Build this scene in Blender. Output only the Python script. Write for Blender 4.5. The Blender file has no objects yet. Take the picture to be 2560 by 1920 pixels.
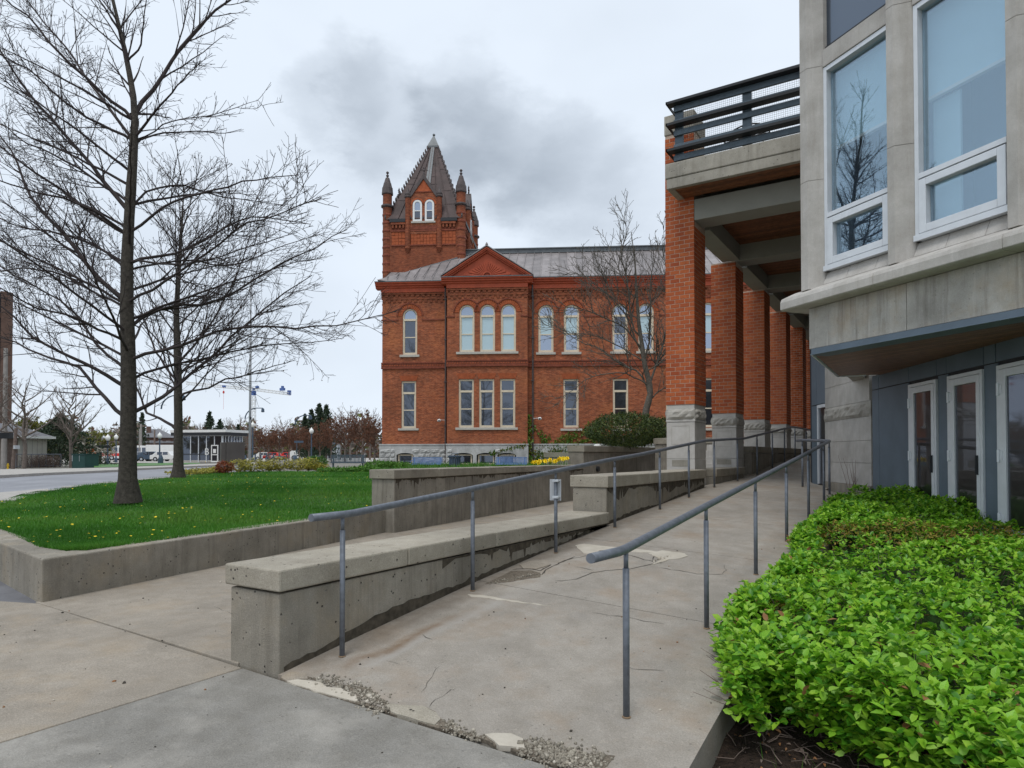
import bpy, math, random
import numpy as np
from mathutils import Vector, Matrix
rad = math.radians
rng = np.random.default_rng(7)
random.seed(7)
SC = bpy.context.scene
COL = SC.collection
# ------------------------------------------------------------------ camera, sky, sun, exposure
YAW, PITCH, EYE, FPX = rad(32.0), rad(1.0), 1.6, 1680.0
cam_data = bpy.data.cameras.new('camera')
cam_data.sensor_width = 36.0
cam_data.lens = 36.0 * FPX / 2560.0
cam_data.shift_y = 149.0 / 2560.0
cam_data.clip_start, cam_data.clip_end = 0.05, 3000.0
cam = bpy.data.objects.new('camera', cam_data)
cam.location = (0, 0, EYE)
cam.rotation_euler = (rad(90) + PITCH, 0, YAW)
COL.objects.link(cam)
SC.camera = cam
CR = np.array([math.cos(YAW), math.sin(YAW), 0.0])
CF = np.array([-math.sin(YAW), math.cos(YAW), 0.0])
CZ = np.array([0, 0, 1.0])
CFW = CF * math.cos(PITCH) + CZ * math.sin(PITCH)
CUP = -CF * math.sin(PITCH) + CZ * math.cos(PITCH)
def ray(px, py):
    return CFW + CR * (px - 1280) / FPX + CUP * (1109 - py) / FPX
def at(px, py, d):
    """world point at distance d (m, along the view) in the direction of photo pixel px, py"""
    return np.array([0, 0, EYE]) + ray(px, py) * d

world = bpy.data.worlds.new('World'); SC.world = world; world.use_nodes = True
wn, wl = world.node_tree.nodes, world.node_tree.links
wn.clear()
SUN_EL = rad(63)          # sun high behind the camera, veiled by cloud
def wnode(t, **k):
    n = wn.new(t)
    for a, b in k.items(): setattr(n, a, b)
    return n
sky = wnode('ShaderNodeTexSky', sky_type='NISHITA', sun_disc=False, sun_elevation=SUN_EL, sun_rotation=rad(170))
bg_sky = wnode('ShaderNodeBackground'); bg_sky.inputs['Strength'].default_value = 0.1
bg_cl = wnode('ShaderNodeBackground'); bg_cl.inputs['Strength'].default_value = 1.0
tc = wnode('ShaderNodeTexCoord')
n1 = wnode('ShaderNodeTexNoise'); n1.inputs['Scale'].default_value = 5.5; n1.inputs['Detail'].default_value = 10; n1.inputs['Roughness'].default_value = 0.58
n2 = wnode('ShaderNodeTexNoise'); n2.inputs['Scale'].default_value = 2.0; n2.inputs['Detail'].default_value = 4
mp = wnode('ShaderNodeMapping'); mp.inputs['Scale'].default_value = (1, 1, 1.9); mp.inputs['Location'].default_value = (3.1, 1.7, 0.4)
wl.new(tc.outputs['Generated'], mp.inputs['Vector']); wl.new(mp.outputs['Vector'], n1.inputs['Vector']); wl.new(mp.outputs['Vector'], n2.inputs['Vector'])
def wmath(op, a, b=None, c=None, clamp=False):
    n = wnode('ShaderNodeMath', operation=op, use_clamp=clamp)
    for i, x in enumerate((a, b, c)):
        if x is None: continue
        if isinstance(x, (int, float)): n.inputs[i].default_value = x
        else: wl.new(x, n.inputs[i])
    return n.outputs[0]
# warp of the direction by noise so that the grey cloud bank has ragged edges
warp = wnode('ShaderNodeVectorMath', operation='MULTIPLY_ADD')
wsub = wnode('ShaderNodeVectorMath', operation='SUBTRACT'); wsub.inputs[1].default_value = (0.5, 0.5, 0.5)
wl.new(n1.outputs['Color'], wsub.inputs[0]); wl.new(wsub.outputs[0], warp.inputs[0]); warp.inputs[1].default_value = (0.20, 0.20, 0.20)
wl.new(tc.outputs['Generated'], warp.inputs[2])
wnorm = wnode('ShaderNodeVectorMath', operation='NORMALIZE'); wl.new(warp.outputs[0], wnorm.inputs[0])
dark = None
for (px, py, size, amt) in ((860, 230, 4.5, .28), (970, 280, 5.2, .30), (1130, 200, 4.5, .26), (1190, 300, 5.5, .34), (1300, 400, 6.5, .40), (1430, 480, 7, .30), (1560, 580, 8, .22), (1040, 440, 7, .14), (250, 840, 18, .10)):
    d = ray(px, py); d = d / np.linalg.norm(d)
    dn = wnode('ShaderNodeVectorMath', operation='DOT_PRODUCT'); dn.inputs[1].default_value = tuple(d)
    wl.new(wnorm.outputs[0], dn.inputs[0])
    mr = wnode('ShaderNodeMapRange', interpolation_type='SMOOTHERSTEP')
    mr.inputs['From Min'].default_value = math.cos(rad(size)); mr.inputs['From Max'].default_value = 1.0
    mr.inputs['To Max'].default_value = amt
    wl.new(dn.outputs['Value'], mr.inputs['Value'])
    dark = mr.outputs[0] if dark is None else wmath('ADD', dark, mr.outputs[0])
wisps = wmath('MULTIPLY', wmath('SUBTRACT', n2.outputs['Fac'], 0.5, clamp=True), 0.9)
puff = wmath('MULTIPLY', dark, wmath('ADD', 0.1, wmath('MULTIPLY', n1.outputs['Fac'], 1.8)))
mask = wmath('MINIMUM', wmath('ADD', puff, wisps), 0.9)
cmix = wnode('ShaderNodeMix', data_type='RGBA')
cmix.inputs['A'].default_value = (0.785, 0.865, 0.965, 1); cmix.inputs['B'].default_value = (0.36, 0.415, 0.485, 1)
wl.new(mask, cmix.inputs['Factor']); wl.new(cmix.outputs['Result'], bg_cl.inputs['Color'])
wl.new(sky.outputs[0], bg_sky.inputs['Color'])
wmix = wnode('ShaderNodeMixShader'); wmix.inputs[0].default_value = 0.94
wl.new(bg_sky.outputs[0], wmix.inputs[1]); wl.new(bg_cl.outputs[0], wmix.inputs[2])
wo = wnode('ShaderNodeOutputWorld'); wl.new(wmix.outputs[0], wo.inputs['Surface'])

sun_data = bpy.data.lights.new('sun', 'SUN'); sun_data.energy = 1.45; sun_data.angle = rad(20); sun_data.color = (1.0, 0.97, 0.93)
sun = bpy.data.objects.new('sun', sun_data); COL.objects.link(sun)
# light comes from behind and a little left of the camera
sdir = -(CF * math.cos(SUN_EL) * 0.85 + CR * math.cos(SUN_EL) * 0.35 - CZ * math.sin(SUN_EL))
sun.rotation_euler = Vector(-sdir).to_track_quat('-Z', 'Y').to_euler()
SC.view_settings.view_transform = 'Standard'
try: SC.view_settings.look = 'None'
except Exception: pass
SC.view_settings.exposure = 0.12; SC.view_settings.gamma = 1.0; SC.view_settings.use_curve_mapping = False
SC.cycles.max_bounces = 6; SC.cycles.diffuse_bounces = 3; SC.cycles.glossy_bounces = 3; SC.cycles.transmission_bounces = 4
SC.cycles.transparent_max_bounces = 8; SC.cycles.caustics_reflective = False; SC.cycles.caustics_refractive = False
SC.cycles.use_denoising = True

# ------------------------------------------------------------------ materials
def nmat(name):
    m = bpy.data.materials.new(name); m.use_nodes = True
    nt = m.node_tree; nt.nodes.clear()
    out = nt.nodes.new('ShaderNodeOutputMaterial'); b = nt.nodes.new('ShaderNodeBsdfPrincipled')
    nt.links.new(b.outputs[0], out.inputs[0])
    return m, nt, b
class NT:
    def __init__(s, nt): s.nt = nt
    def n(s, t, **k):
        x = s.nt.nodes.new(t)
        for a, b in k.items(): setattr(x, a, b)
        return x
    def l(s, a, b): s.nt.links.new(a, b)
    def coord(s, scale=(1, 1, 1), kind='Object', rnd=False):
        tcn = s.n('ShaderNodeTexCoord'); mpn = s.n('ShaderNodeMapping'); mpn.inputs['Scale'].default_value = scale
        s.l(tcn.outputs[kind], mpn.inputs['Vector'])
        if rnd:
            oi = s.n('ShaderNodeObjectInfo'); m = s.n('ShaderNodeMath', operation='MULTIPLY'); m.inputs[1].default_value = 57.0
            s.l(oi.outputs['Random'], m.inputs[0]); cx = s.n('ShaderNodeCombineXYZ'); s.l(m.outputs[0], cx.inputs[0]); s.l(m.outputs[0], cx.inputs[1])
            s.l(cx.outputs[0], mpn.inputs['Location'])
        return mpn.outputs[0]
    def noise(s, vec, scale, detail=4, rough=.55, out='Fac'):
        x = s.n('ShaderNodeTexNoise'); x.inputs['Scale'].default_value = scale; x.inputs['Detail'].default_value = detail; x.inputs['Roughness'].default_value = rough
        s.l(vec, x.inputs['Vector']); return x.outputs[out]
    def ramp(s, fac, a, b, ca=0.0, cb=1.0):
        x = s.n('ShaderNodeMapRange'); x.inputs['From Min'].default_value = a; x.inputs['From Max'].default_value = b
        x.inputs['To Min'].default_value = ca; x.inputs['To Max'].default_value = cb
        s.l(fac, x.inputs['Value']); return x.outputs[0]
    def mix(s, fac, a, b, mode='MIX'):
        x = s.n('ShaderNodeMix', data_type='RGBA', blend_type=mode)
        for inp, v in (('Factor', fac), ('A', a), ('B', b)):
            if isinstance(v, (int, float)): x.inputs[inp].default_value = v
            elif isinstance(v, tuple): x.inputs[inp].default_value = (*v, 1) if len(v) == 3 else v
            else: s.l(v, x.inputs[inp])
        return x.outputs['Result']
    def math(s, op, a, b=0.0):
        x = s.n('ShaderNodeMath', operation=op)
        for i, v in enumerate((a, b)):
            if isinstance(v, (int, float)): x.inputs[i].default_value = v
            else: s.l(v, x.inputs[i])
        return x.outputs[0]
    def bump(s, b, h, strength=.3, dist=.02):
        x = s.n('ShaderNodeBump'); x.inputs['Strength'].default_value = strength; x.inputs['Distance'].default_value = dist
        s.l(h, x.inputs['Height']); s.l(x.outputs[0], b.inputs['Normal'])
def basic(name, col, rough=.75, var=.18, scale=6, bump=.15, bscale=60, metal=0.0, spec=.35, rnd=0.0, dist=.01, obj_rnd=False):
    m, nt, b = nmat(name); t = NT(nt); v = t.coord(rnd=obj_rnd)
    f = t.noise(v, scale, 5)
    c = t.mix(t.ramp(f, .3, .7), tuple(x * (1 - var) for x in col), tuple(min(1, x * (1 + var)) for x in col))
    if rnd:
        oi = t.n('ShaderNodeObjectInfo')
        c = t.mix(1.0, c, t.mix(oi.outputs['Random'], (1 - rnd,) * 3, (1 + rnd,) * 3), 'MULTIPLY')
    t.l(c, b.inputs['Base Color'])
    b.inputs['Roughness'].default_value = rough; b.inputs['Metallic'].default_value = metal; b.inputs['Specular IOR Level'].default_value = spec
    if bump: t.bump(b, t.noise(v, bscale, 3), bump, dist)
    return m
def concrete(name, col, stain=(.10, .075, .05), stain_amt=.5, streak=.0, pits=.35, blot=.28, speck=.3, warm=None, warm_amt=0, bscale=90, bump=.35, dirt_col=(.05, .045, .04)):
    m, nt, b = nmat(name); t = NT(nt); v = t.coord()
    big = t.noise(v, .9, 6, .6); mid = t.noise(v, 5, 5, .6); fine = t.noise(v, 110, 3, .6); grain = t.noise(v, 45, 2, .5)
    c = t.mix(t.ramp(big, .3, .72), tuple(x * (1 - blot) for x in col), tuple(min(1, x * (1 + blot)) for x in col))
    c = t.mix(t.ramp(mid, .35, .7), c, t.mix(1.0, c, (.82, .81, .79), 'MULTIPLY'))
    c = t.mix(t.ramp(fine, .38, .66, 0, speck), c, t.mix(1.0, c, (.62, .61, .6), 'MULTIPLY'))
    c = t.mix(t.ramp(grain, .58, .72, 0, speck * .8), c, t.mix(1.0, c, (1.3, 1.28, 1.24), 'MULTIPLY'))
    if warm:
        w = t.noise(v, 1.7, 5, .65); c = t.mix(t.ramp(w, .5, .75, 0, warm_amt), c, warm)
    if streak:
        sv = t.coord((3.2, 3.2, .22)); s1 = t.noise(sv, 2.6, 6, .7)
        c = t.mix(t.ramp(s1, .5, .74, 0, streak), c, stain)
        s2 = t.noise(t.coord((5, 5, .3), 'Object'), 3.3, 4, .6); c = t.mix(t.ramp(s2, .6, .74, 0, streak * .5), c, tuple(min(1, x * 1.5) for x in col))
    elif stain_amt:
        s1 = t.noise(v, 2.3, 7, .7); c = t.mix(t.ramp(s1, .56, .8, 0, stain_amt), c, stain)
    h = t.math('ADD', t.math('MULTIPLY', fine, .4), t.math('MULTIPLY', mid, .6))
    if pits:
        vo = t.n('ShaderNodeTexVoronoi'); vo.inputs['Scale'].default_value = 17; t.l(v, vo.inputs['Vector'])
        pn = t.noise(v, 6, 2); pr_ = t.ramp(vo.outputs['Distance'], .10, .19, 1, 0)
        pm = t.math('MULTIPLY', pr_, t.ramp(pn, .5, .56, 0, pits * 2)); c = t.mix(pm, c, dirt_col)
        h = t.math('SUBTRACT', h, t.math('MULTIPLY', pm, 1.2))
    t.l(c, b.inputs['Base Color']); b.inputs['Roughness'].default_value = .88; b.inputs['Specular IOR Level'].default_value = .25
    t.bump(b, h, bump, .012)
    return m
MT = {}
MT['walk'] = concrete('pavement_concrete', (.355, .315, .262), warm=(.33, .25, .16), warm_amt=.5, pits=.12, stain_amt=.3, blot=.17, stain=(.20, .185, .165), speck=.8)
MT['walk_grey'] = concrete('pavement_concrete_grey', (.285, .272, .245), warm=(.40, .375, .335), warm_amt=.6, pits=.12, stain_amt=.35, stain=(.17, .165, .16), speck=.7, blot=.2, bump=.7)
MT['ramp'] = concrete('ramp_concrete', (.36, .328, .285), warm=(.27, .19, .12), warm_amt=.5, pits=.15, stain_amt=.35, stain=(.2, .19, .18), blot=.14, speck=.6)
MT['wall'] = concrete('wall_concrete', (.32, .293, .245), streak=.42, pits=.55, stain=(.07, .057, .042), bump=.7, speck=.6, blot=.3, warm=(.30, .235, .15), warm_amt=.5)
MT['wall2'] = concrete('planter_concrete', (.29, .265, .222), streak=.6, pits=.6, blot=.3, stain=(.05, .04, .03), bump=.5, speck=.4)
MT['coping'] = concrete('coping_concrete', (.40, .365, .30), pits=.5, stain_amt=.35, stain=(.12, .095, .06), bump=.8, speck=.65, blot=.2)
MT['coping2'] = concrete('coping_concrete_dark', (.33, .30, .245), pits=.5, stain_amt=.55, stain=(.09, .07, .045), bump=.6, speck=.5)
MT['lime'] = concrete('limestone', (.49, .47, .44), streak=.35, pits=.0, stain=(.25, .215, .175), bump=.25, speck=.3, blot=.17)
MT['lime_stain'] = concrete('limestone_stained', (.47, .455, .42), streak=.7, pits=.12, stain=(.15, .13, .11), bump=.3, speck=.4, blot=.34, warm=(.40, .30, .19), warm_amt=.6)
MT['limebase'] = concrete('pillar_limestone', (.52, .50, .47), pits=.0, stain_amt=.3, stain=(.33, .31, .28), bump=.2, speck=.12, blot=.1)
MT['rock'] = concrete('rock_faced_stone', (.44, .42, .38), pits=0, stain_amt=.5, stain=(.26, .23, .19), bump=.9, speck=.3, bscale=30)
MT['found'] = concrete('foundation_stone', (.50, .50, .49), pits=0, stain_amt=.5, stain=(.22, .21, .2), bump=.9, speck=.3)
MT['mortar'] = basic('mortar', (.50, .385, .30), .9, .15, 20, .2)
MT['fascia'] = concrete('fascia_concrete', (.42, .395, .34), streak=.45, pits=.45, stain=(.13, .12, .10), bump=.5, speck=.5)
MT['beam'] = basic('painted_beam', (.27, .27, .235), .8, .06, 3, .06)
MT['patch'] = concrete('repair_mortar', (.52, .475, .40), pits=0, stain_amt=.6, stain=(.35, .28, .18), bump=.5, speck=.15, blot=.1)
MT['crack'] = basic('crack_dirt', (.06, .052, .042), .95, .3, 30, .3)
MT['rubble'] = basic('crumbled_concrete', (.15, .125, .095), .95, .45, 40, .8, 90)
MT['grime_shade'] = basic('grime_and_shade', (.075, .062, .045), .95, .45, 14, .2)  # grime at the wall foot; under copings also a painted shadow line
MT['rust'] = basic('run_off_stain', (.24, .165, .10), .9, .25, 9, .1)
MT['gravel'] = basic('gravel_stone', (.22, .195, .155), .9, .5, 60, .3)
MT['asphalt'] = basic('asphalt', (.155, .155, .165), .9, .18, 3, .4, 200)
MT['road'] = basic('road_asphalt', (.25, .255, .275), .9, .14, .8, .2, 60)
MT['soil'] = basic('soil', (.035, .022, .015), .95, .5, 25, 1.0, 45, dist=.05)
MT['earth'] = basic('ground_earth', (.20, .19, .165), .95, .2, .2, .1)
MT['turf'] = basic('turf', (.05, .13, .02), .95, .35, 3, .8, 70, dist=.03)
MT['kerb'] = basic('kerb_concrete', (.38, .36, .33), .9, .12, 4, .2)
def blade_mat(name, c1, c2, trans=.35, rough=.45, scale=14, obj=False):
    m, nt, b = nmat(name); t = NT(nt); v = t.coord(rnd=obj); f = t.noise(v, scale, 3)
    c = t.mix(t.ramp(f, .3, .7), c1, c2)
    if obj:
        oi = t.n('ShaderNodeObjectInfo'); c = t.mix(1.0, c, t.mix(oi.outputs['Random'], (.8, .8, .8), (1.2, 1.2, 1.2)), 'MULTIPLY')
    t.l(c, b.inputs['Base Color']); b.inputs['Roughness'].default_value = rough; b.inputs['Specular IOR Level'].default_value = .35
    tr = t.n('ShaderNodeBsdfTranslucent'); t.l(c, tr.inputs['Color']); mx = t.n('ShaderNodeMixShader'); mx.inputs[0].default_value = trans
    t.l(b.outputs[0], mx.inputs[1]); t.l(tr.outputs[0], mx.inputs[2])
    out = [n for n in nt.nodes if n.type == 'OUTPUT_MATERIAL'][0]; t.l(mx.outputs[0], out.inputs[0])
    return m
MT['grass'] = [blade_mat('grass_a', (.045, .17, .014), (.075, .235, .022)), blade_mat('grass_b', (.07, .23, .022), (.11, .29, .035)), blade_mat('grass_c', (.03, .13, .013), (.06, .19, .018))]
MT['leaf'] = [blade_mat('hedge_leaf_a', (.17, .42, .022), (.27, .53, .04), .4, .42), blade_mat('hedge_leaf_b', (.26, .52, .03), (.40, .63, .06), .4, .42), blade_mat('hedge_leaf_c', (.055, .20, .015), (.10, .28, .02), .35, .35), blade_mat('hedge_leaf_d', (.27, .50, .06), (.38, .60, .10), .4, .45)]
MT['leaf1'] = blade_mat('hedge_leaf', (.17, .42, .025), (.30, .54, .05), .4, .4, 14, True)
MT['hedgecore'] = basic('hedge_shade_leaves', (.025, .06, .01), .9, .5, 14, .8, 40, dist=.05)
MT['dead'] = blade_mat('dry_leaf', (.25, .11, .04), (.36, .19, .09), .2, .6)
MT['yew'] = [blade_mat('yew_a', (.030, .055, .010), (.06, .09, .016), .15, .6), blade_mat('yew_b', (.075, .105, .018), (.12, .145, .03), .15, .6), blade_mat('yew_c', (.012, .028, .007), (.03, .05, .01), .1, .6)]
MT['yewgold'] = [blade_mat('yew_gold_a', (.26, .20, .03), (.34, .25, .05), .2, .6), blade_mat('yew_gold_b', (.14, .10, .025), (.22, .15, .03), .2, .6)]
MT['juniper'] = [blade_mat('juniper_a', (.30, .27, .03), (.42, .36, .05), .2, .6), blade_mat('juniper_b', (.13, .15, .02), (.22, .2, .03), .2, .6)]
MT['barberry'] = [blade_mat('barberry_a', (.22, .045, .018), (.32, .09, .03), .2, .6), blade_mat('barberry_b', (.10, .025, .015), (.18, .05, .02), .2, .6)]
MT['green'] = [blade_mat('green_a', (.04, .12, .015), (.08, .2, .025), .2, .6), blade_mat('green_b', (.08, .2, .025), (.13, .28, .03), .2, .6)]
MT['conifer'] = [blade_mat('conifer_a', (.018, .034, .018), (.035, .055, .028), .1, .7), blade_mat('conifer_b', (.028, .045, .024), (.045, .07, .035), .1, .7)]
MT['spring'] = [blade_mat('spring_a', (.17, .17, .03), (.25, .23, .05), .3, .6), blade_mat('spring_b', (.10, .12, .025), (.17, .18, .04), .3, .6)]
MT['redbud'] = [blade_mat('redbud_a', (.17, .065, .035), (.24, .10, .05), .2, .7), blade_mat('redbud_b', (.12, .06, .04), (.18, .095, .06), .2, .7)]
MT['blossom'] = [blade_mat('blossom_a', (.62, .58, .52), (.75, .71, .64), .3, .7), blade_mat('blossom_b', (.42, .38, .33), (.6, .55, .47), .3, .7)]
MT['ivy'] = [blade_mat('ivy_a', (.10, .17, .02), (.18, .24, .03), .3, .5), blade_mat('ivy_b', (.17, .13, .03), (.25, .18, .04), .3, .5), blade_mat('ivy_c', (.05, .17, .02), (.09, .24, .03), .3, .5)]
MT['dandelion'] = basic('dandelion_yellow', (.85, .62, .03), .8, .1, 20, 0)
MT['daffodil'] = basic('daffodil_yellow', (.95, .68, .02), .7, .1, 20, 0)
MT['bark'] = basic('bark', (.060, .052, .042), .95, .4, 14, .9, 40, dist=.03)
MT['bark_far'] = basic('bark_far', (.17, .14, .12), .95, .3, 5, 0)
MT['bark_light'] = basic('bark_light', (.115, .10, .082), .95, .35, 12, .6, 40, dist=.02)
MT['twig'] = basic('twig', (.045, .035, .034), .9, .3, 6, 0)
MT['bud'] = basic('bud', (.10, .07, .055), .9, .3, 6, 0)
MT['rail'] = basic('galvanised_rail', (.15, .165, .19), .5, .2, 22, .3, 160, metal=.35, spec=.5, dist=.004)
MT['strip'] = basic('slate_painted_metal', (.085, .115, .14), .5, .18, 12, .15, 90, metal=.25, spec=.5)
MT['dark'] = basic('dark_metal', (.025, .027, .03), .55, .15, 10, .1)
MT['bluepanel'] = basic('blue_grey_panel', (.135, .175, .215), .5, .1, 2.5, .04, 20, metal=.3)
MT['alu'] = basic('aluminium_frame', (.66, .69, .72), .45, .05, 8, .03, 60, metal=.2, spec=.5)
MT['woodsoff'] = basic('soffit_timber', (.16, .062, .026), .6, .3, 9, .2, 50, rnd=.3)
MT['wooddark'] = basic('soffit_timber_dark', (.21, .095, .05), .45, .28, 9, .2, 50, rnd=.3)
MT['redpaint'] = basic('red_painted_trim', (.37, .066, .025), .6, .14, 3, .1, 40)
MT['cream'] = basic('cream_window_paint', (.66, .56, .42), .6, .08, 6, .05)
MT['sill'] = basic('sill_stone', (.46, .43, .38), .85, .12, 8, .2)
MT['roofmetal'] = basic('terne_roof', (.265, .24, .235), .55, .22, 1.4, .08, 20, metal=.25, rnd=.22)
MT['roofgrey'] = basic('grey_roof_flashing', (.13, .14, .145), .55, .15, 4, .1, 30, metal=.3)
MT['slate'] = basic('tower_roof_metal', (.066, .044, .041), .65, .35, 1.2, .15, 20, metal=.03)
MT['turretcap'] = basic('turret_cap_metal', (.085, .068, .065), .6, .25, 4, .15, 20, metal=.2)
MT['white'] = basic('white_paint', (.72, .72, .70), .55, .06, 4, .03)
MT['greybox'] = basic('grey_enclosure', (.42, .44, .46), .5, .06, 5, .02)
MT['greenbox'] = basic('green_enclosure', (.022, .065, .06), .5, .12, 5, .05)
MT['bluebench'] = basic('blue_bench_paint', (.15, .235, .42), .5, .1, 5, .05)
MT['slateblue'] = basic('bin_paint', (.06, .09, .13), .5, .15, 5, .1)
MT['black'] = basic('black_paint', (.016, .017, .019), .5, .1, 5, .05)
MT['red'] = basic('red_vehicle_paint', (.55, .03, .02), .4, .05, 3, 0)
MT['orange'] = basic('orange_paint', (.75, .16, .03), .5, .05, 3, 0)
MT['yellow'] = basic('yellow_paint', (.70, .45, .02), .5, .1, 5, 0)
MT['craneblue'] = basic('crane_blue', (.07, .13, .34), .5, .1, .5, 0)
MT['stucco'] = basic('pale_block_wall', (.42, .41, .36), .9, .08, 1.2, .1, 20)
MT['roofdark'] = basic('dark_shingles', (.17, .17, .18), .9, .2, 3, .3, 20)
MT['housebrick'] = basic('brown_brick_house', (.14, .085, .065), .9, .2, 2, .1)
MT['monolith'] = basic('weathered_metal_sign', (.115, .108, .10), .45, .12, 1.2, .05, 12, metal=.4)
MT['wood'] = basic('weathered_timber', (.16, .12, .10), .9, .25, 8, .3)
MT['polewood'] = basic('grey_pole', (.27, .25, .23), .9, .15, 4, .1)
MT['rubber'] = basic('rubber', (.02, .02, .02), .8, .1, 5, 0)
MT['globe'] = basic('white_globe', (.85, .85, .82), .3, .02, 3, 0)
MT['interior'] = basic('room_wall', (.36, .42, .50), .9, .04, 2, 0)
MT['blind'] = basic('window_blind', (.54, .70, .75), .8, .04, 3, .03)
MT['blueblind'] = basic('pale_blue_blind', (.46, .60, .64), .8, .05, 3, .03)
MT['darkroom'] = basic('dark_room', (.03, .032, .036), .9, .1, 1, 0)
MT['red_win'] = basic('curtain_dark', (.06, .03, .03), .9, .2, 4, 0)
def glassy(name, tint, refl=.4, rough=.02, trans=True, base=(.02, .025, .03)):
    m, nt, b = nmat(name); t = NT(nt)
    b.inputs['Base Color'].default_value = (*base, 1); b.inputs['Roughness'].default_value = .3
    gl = t.n('ShaderNodeBsdfGlossy'); gl.inputs['Roughness'].default_value = rough; gl.inputs['Color'].default_value = (*tint, 1)
    lw = t.n('ShaderNodeLayerWeight'); lw.inputs['Blend'].default_value = .5
    fac = t.math('MINIMUM', t.math('ADD', t.math('MULTIPLY', t.math('POWER', lw.outputs['Facing'], 4.0), .55), refl), 1.0)
    back = b.outputs[0]
    if trans:
        tp = t.n('ShaderNodeBsdfTransparent'); tp.inputs['Color'].default_value = (.90, .95, .97, 1); back = tp.outputs[0]
    mx = t.n('ShaderNodeMixShader'); t.l(fac, mx.inputs[0]); t.l(back, mx.inputs[1]); t.l(gl.outputs[0], mx.inputs[2])
    out = [n for n in nt.nodes if n.type == 'OUTPUT_MATERIAL'][0]; t.l(mx.outputs[0], out.inputs[0])
    v = t.coord(); bp = t.n('ShaderNodeBump'); bp.inputs['Strength'].default_value = .012; bp.inputs['Distance'].default_value = .05; t.l(t.noise(v, 1.3, 2), bp.inputs['Height']); t.l(bp.outputs[0], gl.inputs['Normal'])
    return m
MT['glass'] = glassy('office_glass', (.66, .84, .98), .22, .004)
MT['glassdark'] = glassy('spandrel_glass', (.45, .56, .72), .16, .08, False, (.03, .04, .055))
MT['doorglass'] = glassy('door_glass', (.6, .68, .85), .12, .03, False, (.012, .011, .012))
MT['oldglass'] = glassy('sash_glass', (.58, .66, .82), .15, .03, False, (.012, .014, .018))
MT['skyglass'] = glassy('sky_lit_glass', (.68, .77, .93), .36, .03, False, (.10, .13, .18))
MT['blindglass'] = glassy('blind_behind_glass', (.75, .85, .9), .12, .05, False, (.40, .53, .57))
# red clay brick of the old building, courses too fine to pick apart from here
def brickwork(name, c1, c2, mortar, bw=.215, bh=.076, dark=(.10, .04, .025), amt=.5, hi=None):
    m, nt, b = nmat(name); t = NT(nt)
    tcn = t.n('ShaderNodeTexCoord'); sp = t.n('ShaderNodeSeparateXYZ'); t.l(tcn.outputs['Object'], sp.inputs[0])
    cx = t.n('ShaderNodeCombineXYZ'); t.l(t.math('ADD', sp.outputs[0], sp.outputs[1]), cx.inputs[0]); t.l(sp.outputs[2], cx.inputs[1])
    br = t.n('ShaderNodeTexBrick'); t.l(cx.outputs[0], br.inputs['Vector'])
    br.inputs['Scale'].default_value = 1.0; br.inputs['Brick Width'].default_value = bw; br.inputs['Row Height'].default_value = bh
    br.inputs['Mortar Size'].default_value = .007; br.inputs['Mortar Smooth'].default_value = .1; br.inputs['Bias'].default_value = -.1
    br.inputs['Color1'].default_value = (*c1, 1); br.inputs['Color2'].default_value = (*c2, 1); br.inputs['Mortar'].default_value = (*mortar, 1)
    obj = t.coord(); pt = t.noise(obj, .55, 6, .65); c = t.mix(t.ramp(pt, .45, .72, 0, amt), br.outputs['Color'], dark)
    if hi: c = t.mix(t.ramp(t.noise(obj, .4, 4, .6), .5, .7, 0, .55), c, hi)
    lines = t.noise(t.coord((.9, .9, 9)), 1.2, 4, .7); c = t.mix(t.ramp(lines, .45, .75, 0, .35), c, dark)
    t.l(c, b.inputs['Base Color']); b.inputs['Roughness'].default_value = .9; b.inputs['Specular IOR Level'].default_value = .2
    t.bump(b, br.outputs['Fac'], -.3, .02)
    c2_ = t.mix(t.ramp(t.noise(t.coord((3.4, 3.4, 9.5)), 1.0, 3, .8), .35, .65), t.mix(1.0, c, (.66, .62, .6), 'MULTIPLY'), t.mix(1.0, c, (1.22, 1.26, 1.2), 'MULTIPLY')); t.l(c2_, b.inputs['Base Color'])
    return m
MT['brick'] = brickwork('old_red_brick', (.41, .108, .046), (.24, .064, .033), (.33, .19, .125), hi=(.48, .165, .068))
MT['brickdark'] = brickwork('tower_red_brick', (.30, .08, .037), (.20, .053, .029), (.24, .12, .075), amt=.55)
MT['brickcol'] = brickwork('pillar_red_brick', (.44, .10, .03), (.32, .065, .022), (.42, .30, .22), .213, .0915, amt=.2)
MT['terracotta'] = basic('terracotta', (.20, .055, .03), .85, .3, 6, .4, 30)
MT['archbrick'] = basic('arch_brick', (.34, .085, .032), .9, .25, 5, .2)
def pillar_brick():
    m, nt, b = nmat('clay_brick'); t = NT(nt); v = t.coord(rnd=True); oi = t.n('ShaderNodeObjectInfo')
    c = t.mix(oi.outputs['Random'], (.50, .135, .046), (.35, .078, .03))
    c = t.mix(t.ramp(t.noise(v, 22, 4), .45, .75, 0, .5), c, (.26, .06, .025)); c = t.mix(t.ramp(t.noise(v, 60, 2), .6, .75, 0, .35), c, (.55, .25, .13))
    t.l(c, b.inputs['Base Color']); b.inputs['Roughness'].default_value = .88; b.inputs['Specular IOR Level'].default_value = .25
    t.bump(b, t.noise(v, 70, 3), .4, .006)
    return m
MT['pbrick'] = pillar_brick()

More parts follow.
